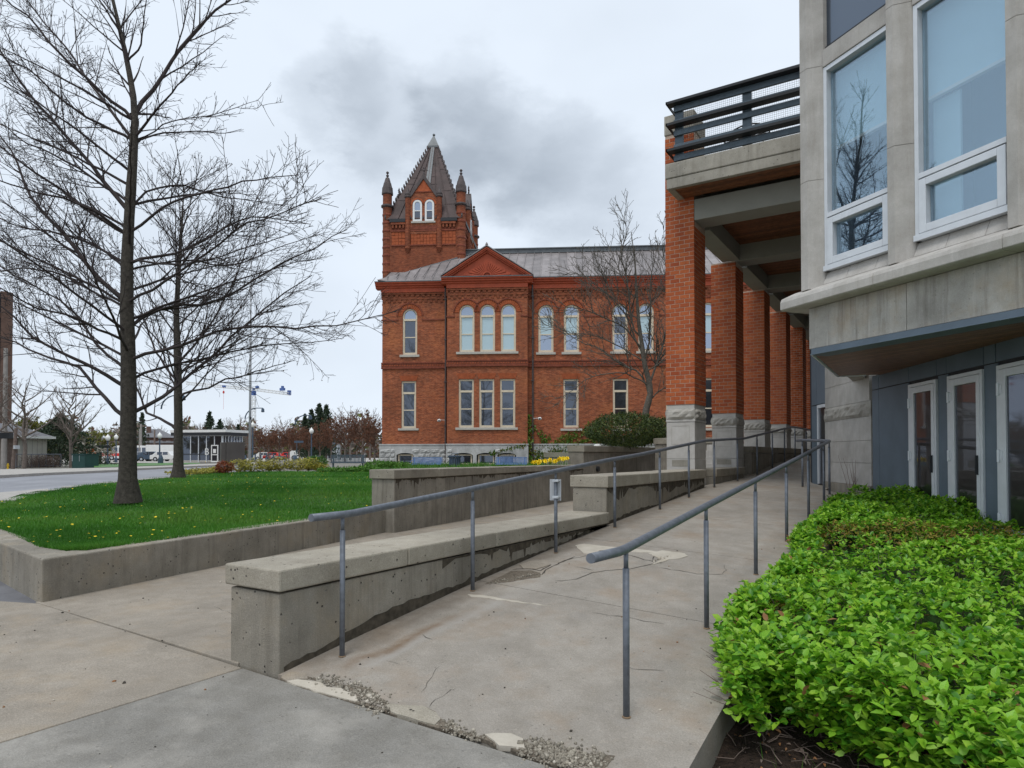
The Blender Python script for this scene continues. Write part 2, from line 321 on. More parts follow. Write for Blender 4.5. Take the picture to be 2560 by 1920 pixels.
# ------------------------------------------------------------------ builders
def link(o, parent=None):
    COL.objects.link(o)
    if parent is not None: o.parent = parent
    return o
def tag(o, label=None, cat=None, group=None, kind=None):
    if label: o['label'] = label
    if cat: o['category'] = cat
    if group: o['group'] = group
    if kind: o['kind'] = kind
    return o
def thing(name, label, cat, loc=(0, 0, 0), rz=0.0, group=None):
    o = bpy.data.objects.new(name, None); o.empty_display_size = .2
    o.location = tuple(float(x) for x in loc); o.rotation_euler = (0, 0, rz)
    link(o); return tag(o, label, cat, group)
class MB:
    """collects shapes; built as ONE mesh. o = origin subtracted from every vertex"""
    def __init__(s, o=(0, 0, 0)): s.v = []; s.f = []; s.o = np.array([float(x) for x in o]); s.mi = []
    def add(s, vs, fs, m=0):
        n = len(s.v); s.v += [tuple(map(float, v)) for v in vs]; s.f += [tuple(i + n for i in f) for f in fs]; s.mi += [m] * len(fs); return s
    def box(s, x0, y0, z0, x1, y1, z1, m=0):
        x0, x1 = min(x0, x1), max(x0, x1); y0, y1 = min(y0, y1), max(y0, y1); z0, z1 = min(z0, z1), max(z0, z1)
        return s.add([(x0, y0, z0), (x1, y0, z0), (x1, y1, z0), (x0, y1, z0), (x0, y0, z1), (x1, y0, z1), (x1, y1, z1), (x0, y1, z1)],
                     [(0, 3, 2, 1), (4, 5, 6, 7), (0, 1, 5, 4), (1, 2, 6, 5), (2, 3, 7, 6), (3, 0, 4, 7)], m)
    def obox(s, c, ax, l0, l1, w0, w1, z0, z1, m=0):
        """box along plan direction ax from c: l along, w to the left of it"""
        ax = np.array([ax[0], ax[1], 0.0]); ax /= np.linalg.norm(ax); ay = np.array([-ax[1], ax[0], 0]); c = np.array([c[0], c[1], 0.0])
        vs = [c + ax * l + ay * w + CZ * z for z in (z0, z1) for l, w in ((l0, w0), (l1, w0), (l1, w1), (l0, w1))]
        return s.add(vs, [(0, 3, 2, 1), (4, 5, 6, 7), (0, 1, 5, 4), (1, 2, 6, 5), (2, 3, 7, 6), (3, 0, 4, 7)], m)
    def prism(s, poly, z0, z1, m=0):
        """plan polygon (counter-clockwise) between heights; z may be functions of (x, y)"""
        f0 = z0 if callable(z0) else (lambda x, y: z0); f1 = z1 if callable(z1) else (lambda x, y: z1)
        n = len(poly); vs = [(x, y, f0(x, y)) for x, y in poly] + [(x, y, f1(x, y)) for x, y in poly]
        return s.add(vs, [tuple(range(n - 1, -1, -1)), tuple(range(n, 2 * n))] + [(i, (i + 1) % n, n + (i + 1) % n, n + i) for i in range(n)], m)
    def ext(s, poly, y0, y1, m=0):
        """polygon in x,z extruded along y"""
        n = len(poly); vs = [(x, y0, z) for x, z in poly] + [(x, y1, z) for x, z in poly]
        return s.add(vs, [tuple(range(n)), tuple(range(2 * n - 1, n - 1, -1))] + [(i, n + i, n + (i + 1) % n, (i + 1) % n) for i in range(n)], m)
    def tube(s, pts, r, k=8, cap=True, m=0):
        P = np.array([np.array(p, float) for p in pts]); n = len(P); R = np.full(n, r) if np.isscalar(r) else np.array(r, float)
        T = np.gradient(P, axis=0); T /= np.linalg.norm(T, axis=1)[:, None] + 1e-9
        ref = np.array([0, 0, 1.0]) if abs(T[:, 2]).mean() < .8 else np.array([1.0, 0, 0])
        A = np.cross(T, ref); A /= np.linalg.norm(A, axis=1)[:, None] + 1e-9; B = np.cross(T, A)
        an = np.arange(k) * 2 * math.pi / k
        V = P[:, None, :] + R[:, None, None] * (np.cos(an)[None, :, None] * A[:, None, :] + np.sin(an)[None, :, None] * B[:, None, :])
        fs = [(i * k + j, i * k + (j + 1) % k, (i + 1) * k + (j + 1) % k, (i + 1) * k + j) for i in range(n - 1) for j in range(k)]
        if cap: fs += [tuple(range(k - 1, -1, -1)), tuple(range((n - 1) * k, n * k))]
        return s.add(V.reshape(-1, 3), fs, m)
    def lathe(s, prof, c=(0, 0, 0), k=12, m=0):
        an = np.arange(k) * 2 * math.pi / k; n = len(prof)
        vs = [(c[0] + r * math.cos(a), c[1] + r * math.sin(a), c[2] + z) for r, z in prof for a in an]
        fs = [(i * k + j, i * k + (j + 1) % k, (i + 1) * k + (j + 1) % k, (i + 1) * k + j) for i in range(n - 1) for j in range(k)]
        fs += [tuple(range(k - 1, -1, -1)), tuple(range((n - 1) * k, n * k))]
        return s.add(vs, fs, m)
    def mesh(s, name, mats, smooth=False):
        me = bpy.data.meshes.new(name)
        V = np.array(s.v, float).reshape(-1, 3) - s.o
        me.from_pydata([tuple(v) for v in V], [], s.f)
        for m in (mats if isinstance(mats, (list, tuple)) else [mats]): me.materials.append(m)
        if any(s.mi): me.polygons.foreach_set('material_index', s.mi)
        if smooth: me.polygons.foreach_set('use_smooth', [True] * len(s.f))
        me.update(); return me
    def build(s, name, mats, parent=None, smooth=False, bevel=0.0, kind=None):
        if parent is not None and not s.o.any() and getattr(parent, 'wl', None): s.o = parent.wl
        o = bpy.data.objects.new(name, s.mesh(name, mats, smooth)); link(o, parent)
        if bevel:
            bm = o.modifiers.new('edge', 'BEVEL'); bm.width = bevel; bm.segments = 2; bm.limit_method = 'ANGLE'
        if kind: o['kind'] = kind
        return o
def WB(root): return MB(tuple(root.location))           # shapes given in world space under an unrotated thing
def fast_mesh(name, V, F, mats, mi=None, smooth=False):
    """V (n,3), F (m,k) numpy"""
    me = bpy.data.meshes.new(name); k = F.shape[1]
    me.vertices.add(len(V)); me.vertices.foreach_set('co', np.ascontiguousarray(V, np.float32).ravel())
    me.loops.add(F.size); me.loops.foreach_set('vertex_index', np.ascontiguousarray(F, np.int32).ravel())
    me.polygons.add(len(F)); me.polygons.foreach_set('loop_start', np.arange(0, F.size, k, dtype=np.int32))
    for m in (mats if isinstance(mats, (list, tuple)) else [mats]): me.materials.append(m)
    if mi is not None: me.polygons.foreach_set('material_index', np.ascontiguousarray(mi, np.int32))
    if smooth: me.polygons.foreach_set('use_smooth', np.ones(len(F), bool))
    me.update(calc_edges=True); me.validate(); return me
def fast_obj(name, V, F, mats, parent=None, mi=None, smooth=False, kind=None):
    o = bpy.data.objects.new(name, fast_mesh(name, V, F, mats, mi, smooth)); link(o, parent)
    if kind: o['kind'] = kind
    return o
def rotmats(n, tilt=(0, math.pi), spin=None, rg=rng):
    """random orientations: local z tilted from up by tilt range, random azimuth, random spin"""
    th = rg.uniform(tilt[0], tilt[1], n); ph = rg.uniform(0, 2 * math.pi, n); ps = rg.uniform(0, 2 * math.pi, n)
    ct, st, cp, sp_, cs, ss = np.cos(th), np.sin(th), np.cos(ph), np.sin(ph), np.cos(ps), np.sin(ps)
    Rz = np.zeros((n, 3, 3)); Rz[:, 0, 0] = cp; Rz[:, 0, 1] = -sp_; Rz[:, 1, 0] = sp_; Rz[:, 1, 1] = cp; Rz[:, 2, 2] = 1
    Ry = np.zeros((n, 3, 3)); Ry[:, 0, 0] = ct; Ry[:, 0, 2] = st; Ry[:, 1, 1] = 1; Ry[:, 2, 0] = -st; Ry[:, 2, 2] = ct
    Rs = np.zeros((n, 3, 3)); Rs[:, 0, 0] = cs; Rs[:, 0, 1] = -ss; Rs[:, 1, 0] = ss; Rs[:, 1, 1] = cs; Rs[:, 2, 2] = 1
    return Rz @ Ry @ Rs
LEAF_V = np.array([(0, 0, 0), (.30, .26, .06), (.64, .27, .03), (1, 0, -.13), (.64, -.27, .03), (.30, -.26, .06), (.5, 0, -.05)], float)
LEAF_F = np.array([(0, 6, 1), (1, 6, 2), (2, 6, 3), (3, 6, 4), (4, 6, 5), (5, 6, 0)])
QUAD_V = np.array([(0, -.18, 0), (1, -.12, 0.05), (1, .12, .05), (0, .18, 0)], float)
QUAD_F = np.array([(0, 1, 2), (0, 2, 3)])
SPR_V = np.array([(0, -.1, 0), (.6, -.28, .05), (1, 0, -.05), (.6, .28, .05), (0, .1, 0)], float)
SPR_F = np.array([(0, 1, 2), (0, 2, 3), (0, 3, 4)])
def scatter(name, pos, R, scale, tv, tf, mats, parent=None, kind=None, o=(0, 0, 0), w=None):
    n = len(pos); V = (np.einsum('nij,mj->nmi', R, tv) * np.asarray(scale)[:, None, None] + pos[:, None, :]).reshape(-1, 3) - np.array(o, float)
    F = (tf[None] + (np.arange(n) * len(tv))[:, None, None]).reshape(-1, tf.shape[1])
    nm = len(mats) if isinstance(mats, (list, tuple)) else 1
    mi = None
    if nm > 1: mi = np.repeat(rng.choice(nm, n, p=w), len(tf))
    return fast_obj(name, V, F, mats, parent, mi, kind=kind)
def poly_clip(poly, a, b, c):
    """keep the side a*x+b*y >= c"""
    out = []
    for i in range(len(poly)):
        p, q = poly[i], poly[(i + 1) % len(poly)]; dp = a * p[0] + b * p[1] - c; dq = a * q[0] + b * q[1] - c
        if dp >= 0: out.append(p)
        if (dp >= 0) != (dq >= 0):
            t = dp / (dp - dq); out.append((p[0] + (q[0] - p[0]) * t, p[1] + (q[1] - p[1]) * t))
    return out
# ------------------------------------------------------------------ ground levels
RL = np.array([(-5, -.02), (3.25, 0.0), (3.9, .08), (5.64, .27), (7.4, .43), (9, .556), (11.6, .735), (14.3, .93), (18, 1.04), (24, 1.5), (26, 1.57), (60, 1.6)])
RR = np.array([(-5, -.10), (3.25, -.09), (4.1, -.005), (5.62, .14), (7.49, .31), (10.97, .60), (13.97, .86), (18, 1.03), (24, 1.5), (26, 1.57), (60, 1.6)])
def zramp(x, y):
    t = (x + 4.05) / 2.43
    return (1 - t) * np.interp(y, RL[:, 0], RL[:, 1]) + t * np.interp(y, RR[:, 0], RR[:, 1])
BO = np.array([-25.2518, 37.2775, 0.0]); BRZ = rad(27.8)
BX = np.array([math.cos(BRZ), math.sin(BRZ), 0]); BY = np.array([-math.sin(BRZ), math.cos(BRZ), 0])
def sstep(a, b, x):
    t = np.clip((x - a) / (b - a), 0, 1); return t * t * (3 - 2 * t)
def wx(y):  # face line of the lawn wall and planter wall
    return np.interp(y, [3.4, 10.6, 21.5, 32, 45], [-8.12, -9.5, -10.42, -10.42, -10.42])
def zg(x, y):
    """level of the lawn, road and far ground"""
    d = -0.52992 * x + 0.84805 * y
    lx = (x - BO[0]) * BX[0] + (y - BO[1]) * BX[1]; ly = (x - BO[0]) * BY[0] + (y - BO[1]) * BY[1]
    mound = sstep(-9.5, -6.5, lx) * sstep(-9, -1.5, ly) * (1 - sstep(20, 40, ly)) * .22
    w = np.minimum(wx(y) - x, (y - 3.5 - .19 * (-8.12 - x)) * np.where(x < -8.2, 1, 9)); nearwall = 1 - sstep(10.4, 13.0, y)
    return .455 + (.215 * sstep(.45, 5.2, w)) * nearwall + (1 - nearwall) * .22 + .05 * sstep(14, 22, d) + mound
def gpx(px, py, dz=0.0):
    """point of that ground seen at photo pixel px, py"""
    lo, hi = 3.0, 600.0
    for _ in range(60):
        m = (lo + hi) / 2; p = at(px, py, m)
        if p[2] > zg(p[0], p[1]) + dz: lo = m
        else: hi = m
    return p
def gat(px, d, dz=0.0):
    """ground point at view distance d below photo column px"""
    p = at(px, 1138, d); return np.array([p[0], p[1], zg(p[0], p[1]) + dz])
gm = MB()
ts = [0, 1, 2, 4, 7, 11, 16, 24, 36, 55, 80, 120, 200, 400, 900, 1800]; ys = [3.6, 6, 8.5, 10.6, 14, 18, 21.5, 27, 32, 40, 50, 60]
vs = []
for y in ys:
    for t_ in ts:
        x = wx(y) - .25 - t_; y0_ = min(7.4, max(3.6, 3.80 + .19 * (-8.12 - x))); yq = y0_ if y == ys[0] else max(y, y0_ + .3) if y == ys[1] else y
        vs.append((x, yq, zg(x, yq) - .05))
n = len(ts); gm.add(vs, [(i * n + j, (i + 1) * n + j, (i + 1) * n + j + 1, i * n + j + 1) for i in range(len(ys) - 1) for j in range(n - 1)])
gm.add([(-12, -60, -.45), (80, -60, -.45), (80, 60, -.45), (-12, 60, -.45)], [(0, 1, 2, 3)])
gm.add([(-1800, -60, -.3), (-12, -60, -.3), (-12, 8, -.3), (-1800, 8, -.3)], [(0, 1, 2, 3)])
yy = [60, 90, 140, 250, 500, 1800]; xx = [-1800, -800, -400, -200, -100, -50, 0, 100, 400, 1800]
vs = [(x, y, zg(x, y) - .05) for y in yy for x in xx]; n = len(xx)
gm.add(vs, [(i * n + j, i * n + j + 1, (i + 1) * n + j + 1, (i + 1) * n + j) for i in range(len(yy) - 1) for j in range(n - 1)])
gm.build('ground', MT['earth'], kind='structure')
# lawn sheet in rows away from the camera
near_px = [(-60, 1262), (0, 1256), (54, 1238), (95, 1230), (152, 1222), (245, 1209), (293, 1205), (347, 1199), (430, 1193), (470, 1188), (600, 1180)]
NE = np.array([gpx(*q) for q in near_px]); NEd = NE @ CF; NEr = NE @ CR
def lawn_range(d):
    if d < 10.1: l = np.interp(d, [7.86, 10.1], [-5.19, -7.45]) - .22 * min(1, (d - 7.86) / .3)
    elif d < NEd[0]: l = -.80 * d
    else: l = np.interp(d, NEd, NEr)
    r = np.interp(d, [7.86, 14.2, 23.9, 33, 36, 43.5], [-5.0, -2.42, 2.25, 4.5, 5.5, 7.5])
    return l, r
LD = float(gpx(640, 1179) @ CF)
ds = list(np.arange(7.80, 20, .4)) + list(np.arange(20, LD, 1.0)) + [LD]; LS = 26; vs = []
for d in ds:
    l, r = lawn_range(d)
    for k in range(LS + 1):
        p = CF * d + CR * (l + (r - l) * k / LS); vs.append((p[0], p[1], zg(p[0], p[1])))
lm = MB().add(vs, [(i * (LS + 1) + j, i * (LS + 1) + j + 1, (i + 1) * (LS + 1) + j + 1, (i + 1) * (LS + 1) + j) for i in range(len(ds) - 1) for j in range(LS)])
lm.build('lawn', MT['turf'], kind='structure')
def lawn_points(n, d0, d1, power=1.0):
    d = d0 + (d1 - d0) * rng.random(n) ** power
    L = np.array([lawn_range(x) for x in d]); r = L[:, 0] + (L[:, 1] - L[:, 0]) * rng.random(n)
    P = CF[None] * d[:, None] + CR[None] * r[:, None]; P[:, 2] = zg(P[:, 0], P[:, 1]); return P, d
def blades(name, P, h, wd, mats, lean=.5, kind='stuff', w=None, mi=None):
    n = len(P); a = rng.uniform(0, 2 * math.pi, n); la = rng.uniform(0, 2 * math.pi, n); ln = rng.uniform(0, lean, n) * h
    s = np.stack([np.cos(a), np.sin(a), np.zeros(n)], 1) * (wd / 2)[:, None]
    tip = P + np.stack([np.cos(la) * ln, np.sin(la) * ln, h], 1)
    V = np.stack([P - s, P + s, tip], 1).reshape(-1, 3); F = np.arange(3 * n).reshape(n, 3)
    return fast_obj(name, V, F, mats, None, rng.choice(len(mats), n, p=w) if mi is None else mi, kind=kind)
Pa, da = lawn_points(90000, 7.9, 20, 1.25); Pb, db = lawn_points(60000, 16, LD)
P = np.concatenate([Pa, Pb]); d = np.concatenate([da, db])
tuft = .5 + .5 * np.sin(P[:, 0] * 1.7 + 1.3 * np.sin(P[:, 1] * 1.1)) * np.sin(P[:, 1] * 1.9 + .7)
edge = np.exp(-np.abs((P @ CR) - np.array([lawn_range(x)[1] for x in d])) / .35)
h = rng.uniform(.03, .075, len(P)) * (.75 + .5 * tuft + .5 * edge); wd = .006 + .0006 * d
pn = np.sin(P[:, 0] * .9 + 2 * np.sin(P[:, 1] * .55)) + np.sin(P[:, 1] * 1.3 + 1.4 * np.sin(P[:, 0] * .8 + 1)) + .8 * np.sin(P[:, 0] * 3.1) * np.sin(P[:, 1] * 2.7) + rng.normal(0, .75, len(P)) + .25
blades('grass', P, h, wd, MT['grass'] + [MT['green'][1]], .7, mi=np.where(pn > 1.5, 3, np.where(pn > .35, 1, np.where(pn > -1.0, 0, 2))))
# dandelions in the grass: small flat heads on short stems
Pd, dd = lawn_points(430, 8.4, LD - 1, 1.0); Pd[:, 2] += .055
R = rotmats(len(Pd), (0, .5)); an = np.arange(6) * math.pi / 3
dv = np.concatenate([[(0, 0, .25)], np.stack([np.cos(an), np.sin(an), 0 * an], 1)]); df = np.array([(0, i + 1, (i + 1) % 6 + 1) for i in range(6)])
scatter('dandelion_flowers', Pd, R, rng.uniform(.013, .022, len(Pd)), dv, df, MT['dandelion'], kind='stuff')
# road, kerbs, far pavement
far_px = [(-60, 1199), (0, 1195), (60, 1191), (110, 1188), (200, 1184), (300, 1179), (345, 1175), (430, 1171), (500, 1167.5), (620, 1163), (760, 1158)]
near_r = [(-60, 1262), (0, 1256), (54, 1238), (95, 1230), (152, 1222), (245, 1209), (293, 1205), (347, 1199), (430, 1193), (520, 1186), (640, 1178)]
FE = np.array([gpx(*q) for q in far_px]); NR = np.array([gpx(*q) for q in near_r])
rm = MB(); vs = []
for a, b in zip(NR, FE):
    for k in range(9):
        p = a + (b - a) * k / 8; vs.append((p[0], p[1], zg(p[0], p[1]) - .012))
rm.add(vs, [(i * 9 + j, (i + 1) * 9 + j, (i + 1) * 9 + j + 1, i * 9 + j + 1) for i in range(10) for j in range(8)])
rm.build('road', MT['road'], kind='structure')
def kerb(pts, side, w=.22, h=.13):
    m = MB()
    for i in range(len(pts) - 1):
        a, b = pts[i], pts[i + 1]; L = np.linalg.norm((b - a)[:2])
        if L < .05: continue
        m.obox(a, b - a, 0, L, min(0, side * w), max(0, side * w), min(a[2], b[2]) - .2, (a[2] + b[2]) / 2 + h - .02)
    return m
kerb(NR[:9], -1, .30, .05).build('kerb', MT['kerb'], kind='structure', bevel=.02)
vs = []
for (px, ya), yb in zip([(-60, 1262), (0, 1256), (54, 1238), (95, 1230), (120, 1226)], (1238, 1234, 1229.5, 1226, 1224.5)):
    for y in (ya, yb): p_ = gpx(px, y); vs.append((p_[0], p_[1], p_[2] + .035))
MB().add(vs, [(2 * i, 2 * i + 2, 2 * i + 3, 2 * i + 1) for i in range(4)]).build('kerb_apron', MT['kerb'], kind='structure')
kerb(FE, 1, .25).build('kerb', MT['kerb'], kind='structure', bevel=.02)
pv_up = [(-60, 1180), (0, 1177.5), (60, 1176.5), (110, 1176), (200, 1174.5), (300, 1172), (345, 1169.5), (430, 1166.5), (500, 1163), (620, 1158.5), (760, 1154)]
UP_ = np.array([gpx(*q) for q in pv_up]); vs = []
for a, b in zip(FE, UP_):
    vs += [(a[0], a[1], a[2] + .1), (b[0], b[1], b[2] + .1)]
MB().add(vs, [(2 * i, 2 * i + 2, 2 * i + 3, 2 * i + 1) for i in range(10)]).build('pavement', MT['kerb'], kind='structure')
gs = [(235, 1173.5, 1164), (300, 1171.5, 1163), (345, 1169, 1161.5), (430, 1166, 1159.5), (500, 1162.6, 1160)]
vs = []
for px, y0, y1 in gs:
    for y in (y0, y1):
        p = gpx(px, y); vs.append((p[0], p[1], p[2] + .12))
MB().add(vs, [(2 * i, 2 * i + 2, 2 * i + 3, 2 * i + 1) for i in range(4)]).build('verge_grass', MT['grass'][1], kind='structure')
vs = []
for px, y0, y1 in ((-80, 1158, 1141.5), (200, 1158, 1141.5), (400, 1158, 1141.5), (600, 1156, 1141.5), (800, 1155, 1141.5), (960, 1155, 1141.5)):
    for y in (y0, y1):
        p = gpx(px, y); vs.append((p[0], p[1], p[2] + .03))
MB().add(vs, [(2 * i, 2 * i + 2, 2 * i + 3, 2 * i + 1) for i in range(5)]).build('plaza', MT['kerb'], kind='structure')

# ------------------------------------------------------------------ near pavement, walkway, ramp
def zside(x): return np.interp(x, [-14, -4.4, -1.5, 2], [.05, .0, -.10, -.16])
pave = thing('pavement', None, None, (-4.4, 2, 0)); pave['kind'] = 'structure'
def slab(poly, zf, name='slab', mat=MT['walk'], parent=pave, thick=.12):
    m = WB(parent); m.prism(poly, lambda x, y: zf(x, y) - thick, zf); return m.build(name, mat, parent, bevel=.008)
g = .007
slab([(-4.42 - g, -4), (-4.42 - g, 3.25 - g), (-8.10, 3.44 - g), (-9.3, 3.0), (-14, 1.5), (-14, -4)], lambda x, y: zside(x))
slab([(-4.42 + g, 3.24), (-4.42 + g, -4), (2.5, -4), (2.5, 3.2), (-1.10, 3.22)], lambda x, y: zside(x), mat=MT['walk_grey'])
prev = 3.25
for i, y1 in enumerate((5.7, 8.15, 10.6, 13, 15.5, 18, 20.5, 24)):
    a, b = prev + g, y1 - g
    slab([(-4.5, a), (-4.5, b), (wx(b) - .1, b + (.2 if i else .2)), (wx(a) - .1, a + .19)], lambda x, y: .02 + .004 * max(0, y - 10))
    prev = y1
MB().add([(-60, -12, .0), (-8, 2.6, .0), (-8, 3.9, .0), (-60, 8, .0)], [(0, 1, 2, 3)]).build('asphalt_strip', MT['asphalt'], kind='structure')
def ramp_stain(m, a, b, w, col, amt, org):
    """brown run-off stain: a soft ragged band from plan point a to b"""
    nt = m.node_tree; t = NT(nt); bs = [n for n in nt.nodes if n.type == 'BSDF_PRINCIPLED'][0]; src = bs.inputs['Base Color'].links[0].from_socket
    d = np.array(b) - np.array(a); L = np.hypot(*d); d = d / L; v = t.coord(); sp = t.n('ShaderNodeSeparateXYZ'); t.l(v, sp.inputs[0]); ox, oy = a[0] - org[0], a[1] - org[1]
    X = t.math('SUBTRACT', sp.outputs[0], ox); Y = t.math('SUBTRACT', sp.outputs[1], oy); al = t.math('ADD', t.math('MULTIPLY', X, d[0]), t.math('MULTIPLY', Y, d[1])); ac = t.math('ADD', t.math('MULTIPLY', X, -d[1]), t.math('MULTIPLY', Y, d[0]))
    ac = t.math('ADD', ac, t.math('MULTIPLY', t.math('SUBTRACT', t.noise(v, 2.2, 5, .6), .5), .28)); mk = t.ramp(t.math('ABSOLUTE', ac), w * .15, w, 1, 0); mk = t.math('MULTIPLY', mk, t.ramp(al, 0, .3)); mk = t.math('MULTIPLY', mk, t.ramp(al, L * .6, L, 1, 0))
    x = t.n('ShaderNodeClamp'); t.l(t.math('MULTIPLY', mk, t.ramp(t.noise(v, 9, 3), .2, .7, .35 * amt, amt)), x.inputs[0]); t.l(t.mix(x.outputs[0], src, col), bs.inputs['Base Color'])
rampo = thing('ramp', None, None, (-2.6, 3.25, 0)); rampo['kind'] = 'structure'
joints = [3.27, 5.82, 8.2, 10.48, 12.9, 15.3, 18, 21, 24, 27, 31]
def redge(y): return np.interp(y, [3.2, 4.7, 10, 13.6, 13.7, 40], [-1.11, -1.15, -1.16, -1.17, -1.85, -1.5])
for i in range(len(joints) - 1):
    a, b = joints[i] + .006, joints[i + 1] - .006; m = WB(rampo)
    NX, NY = 8, 6; top = []; x0 = -4.2
    for jy in range(NY + 1):
        y = a + (b - a) * jy / NY; x1 = redge(y) if not 13 < y < 15.2 else np.interp(y, [13, 13.6, 15.4, 18], [-1.17, -1.17, -2.1, -2.1])
        for jx in range(NX + 1):
            x = x0 + (x1 - x0) * jx / NX
            top.append((x, y, zramp(x, y)))
    nn = len(top); N = NX + 1
    m.add(top + [(x, y, z - .32) for x, y, z in top], [(jy * N + jx, jy * N + jx + 1, (jy + 1) * N + jx + 1, (jy + 1) * N + jx) for jy in range(NY) for jx in range(NX)]
          + [(jy * N + NX, nn + jy * N + NX, nn + (jy + 1) * N + NX, (jy + 1) * N + NX) for jy in range(NY)]
          + [(jx, nn + jx, nn + jx + 1, jx + 1) for jx in range(NX)] + [(NY * N + jx + 1, nn + NY * N + jx + 1, nn + NY * N + jx, NY * N + jx) for jx in range(NX)])
    m.build('slab', MT['ramp'], rampo)
def rpx(px, py):
    """ramp or pavement point seen at a photo pixel"""
    lo, hi = 1.0, 60.0
    for _ in range(50):
        mm = (lo + hi) / 2; p = at(px, py, mm); zr = zramp(p[0], p[1]) if p[1] > 3.26 else zside(p[0])
        if p[2] > zr: lo = mm
        else: hi = mm
    return p
def z1_(x, y): return (700 + x / 2.304, 1200 + y / 2.304)
# grime along the foot of the ramp wall: an irregular dark band
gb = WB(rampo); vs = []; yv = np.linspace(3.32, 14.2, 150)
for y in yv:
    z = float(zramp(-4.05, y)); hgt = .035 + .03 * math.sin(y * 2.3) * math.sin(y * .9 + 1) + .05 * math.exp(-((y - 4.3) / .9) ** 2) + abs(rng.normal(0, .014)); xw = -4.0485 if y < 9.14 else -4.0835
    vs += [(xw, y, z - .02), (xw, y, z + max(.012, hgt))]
gb.add(vs, [(2 * i, 2 * i + 2, 2 * i + 3, 2 * i + 1) for i in range(len(yv) - 1)]); gb.build('grime_band', MT['grime_shade'], rampo, kind='stuff')
# hairline cracks: thin irregular ribbons of dirt
cm = WB(rampo)
def crack(pts, w=.006):
    P = []
    Q = [rpx(*z1_(*q)) for q in pts]
    for a, b in zip(Q[:-1], Q[1:]):
        k = max(2, int(np.linalg.norm(b - a) / .07))
        for i in range(k): P.append(a + (b - a) * i / k + np.array([rng.normal(0, .008), rng.normal(0, .012), 0]))
    P.append(Q[-1]); n = len(P); vs = []
    for i, p in enumerate(P):
        t = P[min(i + 1, n - 1)] - P[max(i - 1, 0)]; nv = np.array([-t[1], t[0]]); nv /= np.linalg.norm(nv) + 1e-9
        ww = w * rng.uniform(.4, 1.3) * (.3 if i in (0, n - 1) else 1)
        for sg in (-1, 1):
            x, y = p[0] + nv[0] * ww * sg, p[1] + nv[1] * ww * sg; vs.append((x, y, (zramp(x, y) if y > 3.27 else zside(x)) + .0025))
    cm.add(vs, [(2 * i, 2 * i + 1, 2 * i + 3, 2 * i + 2) for i in range(n - 1)])
crack([(820, 1225), (860, 1160), (880, 1110), (925, 1070)], .0016); crack([(850, 1310), (900, 1270), (980, 1215), (1010, 1200)], .002)
crack([(1580, 585), (1660, 580), (1740, 560), (1800, 535), (1900, 520), (2000, 515), (2120, 490), (2200, 475)], .006)
crack([(1330, 520), (1420, 510), (1500, 520), (1560, 490)], .012); crack([(1380, 560), (1500, 545), (1560, 500), (1640, 470), (1700, 440)], .008)
crack([(1700, 500), (1800, 520)], .004); crack([(1620, 470), (1750, 440), (1850, 425), (2000, 430), (2100, 460), (2200, 480)], .007)
crack([(820, 890), (880, 920)], .003); crack([(610, 1040), (690, 1065)], .003); crack([(2210, 830), (2000, 795), (1800, 765)], .004)
crack([(2140, 470), (2160, 430), (2240, 420)], .006); crack([(2190, 505), (2400, 540), (2560, 545)], .005); crack([(2540, 545), (2570, 520), (2560, 490)], .003)
crack([(2010, 1080), (2100, 1095), (2210, 1100)], .003); crack([(-380, 730), (-200, 800), (0, 880)], .002)
cm.build('crack', MT['crack'], rampo, kind='stuff')
# light repair mortar and the broken, gravelly toe of the ramp
def blob(pts, mat, name, dz=.006, th=.02, parent=rampo):
    Q = [rpx(*z1_(*q)) for q in pts]; m = WB(parent); P = []
    for a, b in zip(Q, Q[1:] + Q[:1]):
        k = max(1, int(np.linalg.norm(b - a) / .06))
        for i in range(k): P.append(a + (b - a) * i / k + np.array([rng.normal(0, .006), rng.normal(0, .008), 0]) * (i > 0))
    poly = [(p[0], p[1]) for p in P]
    ar = sum(p[0] * q[1] - q[0] * p[1] for p, q in zip(poly, poly[1:] + poly[:1]))
    if ar < 0: poly.reverse()
    m.prism(poly, lambda x, y: (zramp(x, y) if y > 3.27 else zside(x)) - th, lambda x, y: (zramp(x, y) if y > 3.27 else zside(x)) + dz)
    return m.build(name, mat, parent)
toe = [(0, 1130), (60, 1110), (165, 1135), (300, 1160), (400, 1185), (520, 1200), (560, 1250), (640, 1300), (840, 1310), (920, 1370), (1010, 1420), (1130, 1475), (1300, 1470), (1400, 1495), (1480, 1540), (1600, 1555), (1760, 1580), (1930, 1590), (1870, 1660), (1560, 1640), (1420, 1580), (1240, 1520), (1090, 1470), (930, 1430), (800, 1390), (620, 1335), (520, 1310), (420, 1285), (250, 1240), (100, 1190), (0, 1150)]
sa, sb2 = rpx(*z1_(300, 1120)), rpx(*z1_(1150, 730)); ramp_stain(MT['ramp'], sa[:2], sb2[:2], .10, (.17, .105, .055), .85, rampo.location)
ramp_stain(MT['ramp'], (-3.95, 3.35), (-3.95, 12), .22, (.13, .10, .07), .6, rampo.location); ramp_stain(MT['ramp'], (-3.6, 3.5), (-3.45, 6.6), .10, (.36, .34, .31), .6, rampo.location)
blob(toe, MT['rubble'], 'broken_edge', .003)
blob([(5, 1135), (60, 1112), (150, 1120), (160, 1150), (40, 1165)], MT['walk'], 'mortar_patch', .010)
blob([(40, 1165), (100, 1155), (230, 1170), (270, 1200), (350, 1205), (430, 1240), (455, 1275), (380, 1270), (250, 1235), (120, 1195)], MT['patch'], 'mortar_patch', .010)
blob([(610, 1305), (640, 1298), (830, 1312), (900, 1350), (925, 1385), (890, 1410), (780, 1380), (640, 1340)], MT['coping'], 'mortar_patch', .012)
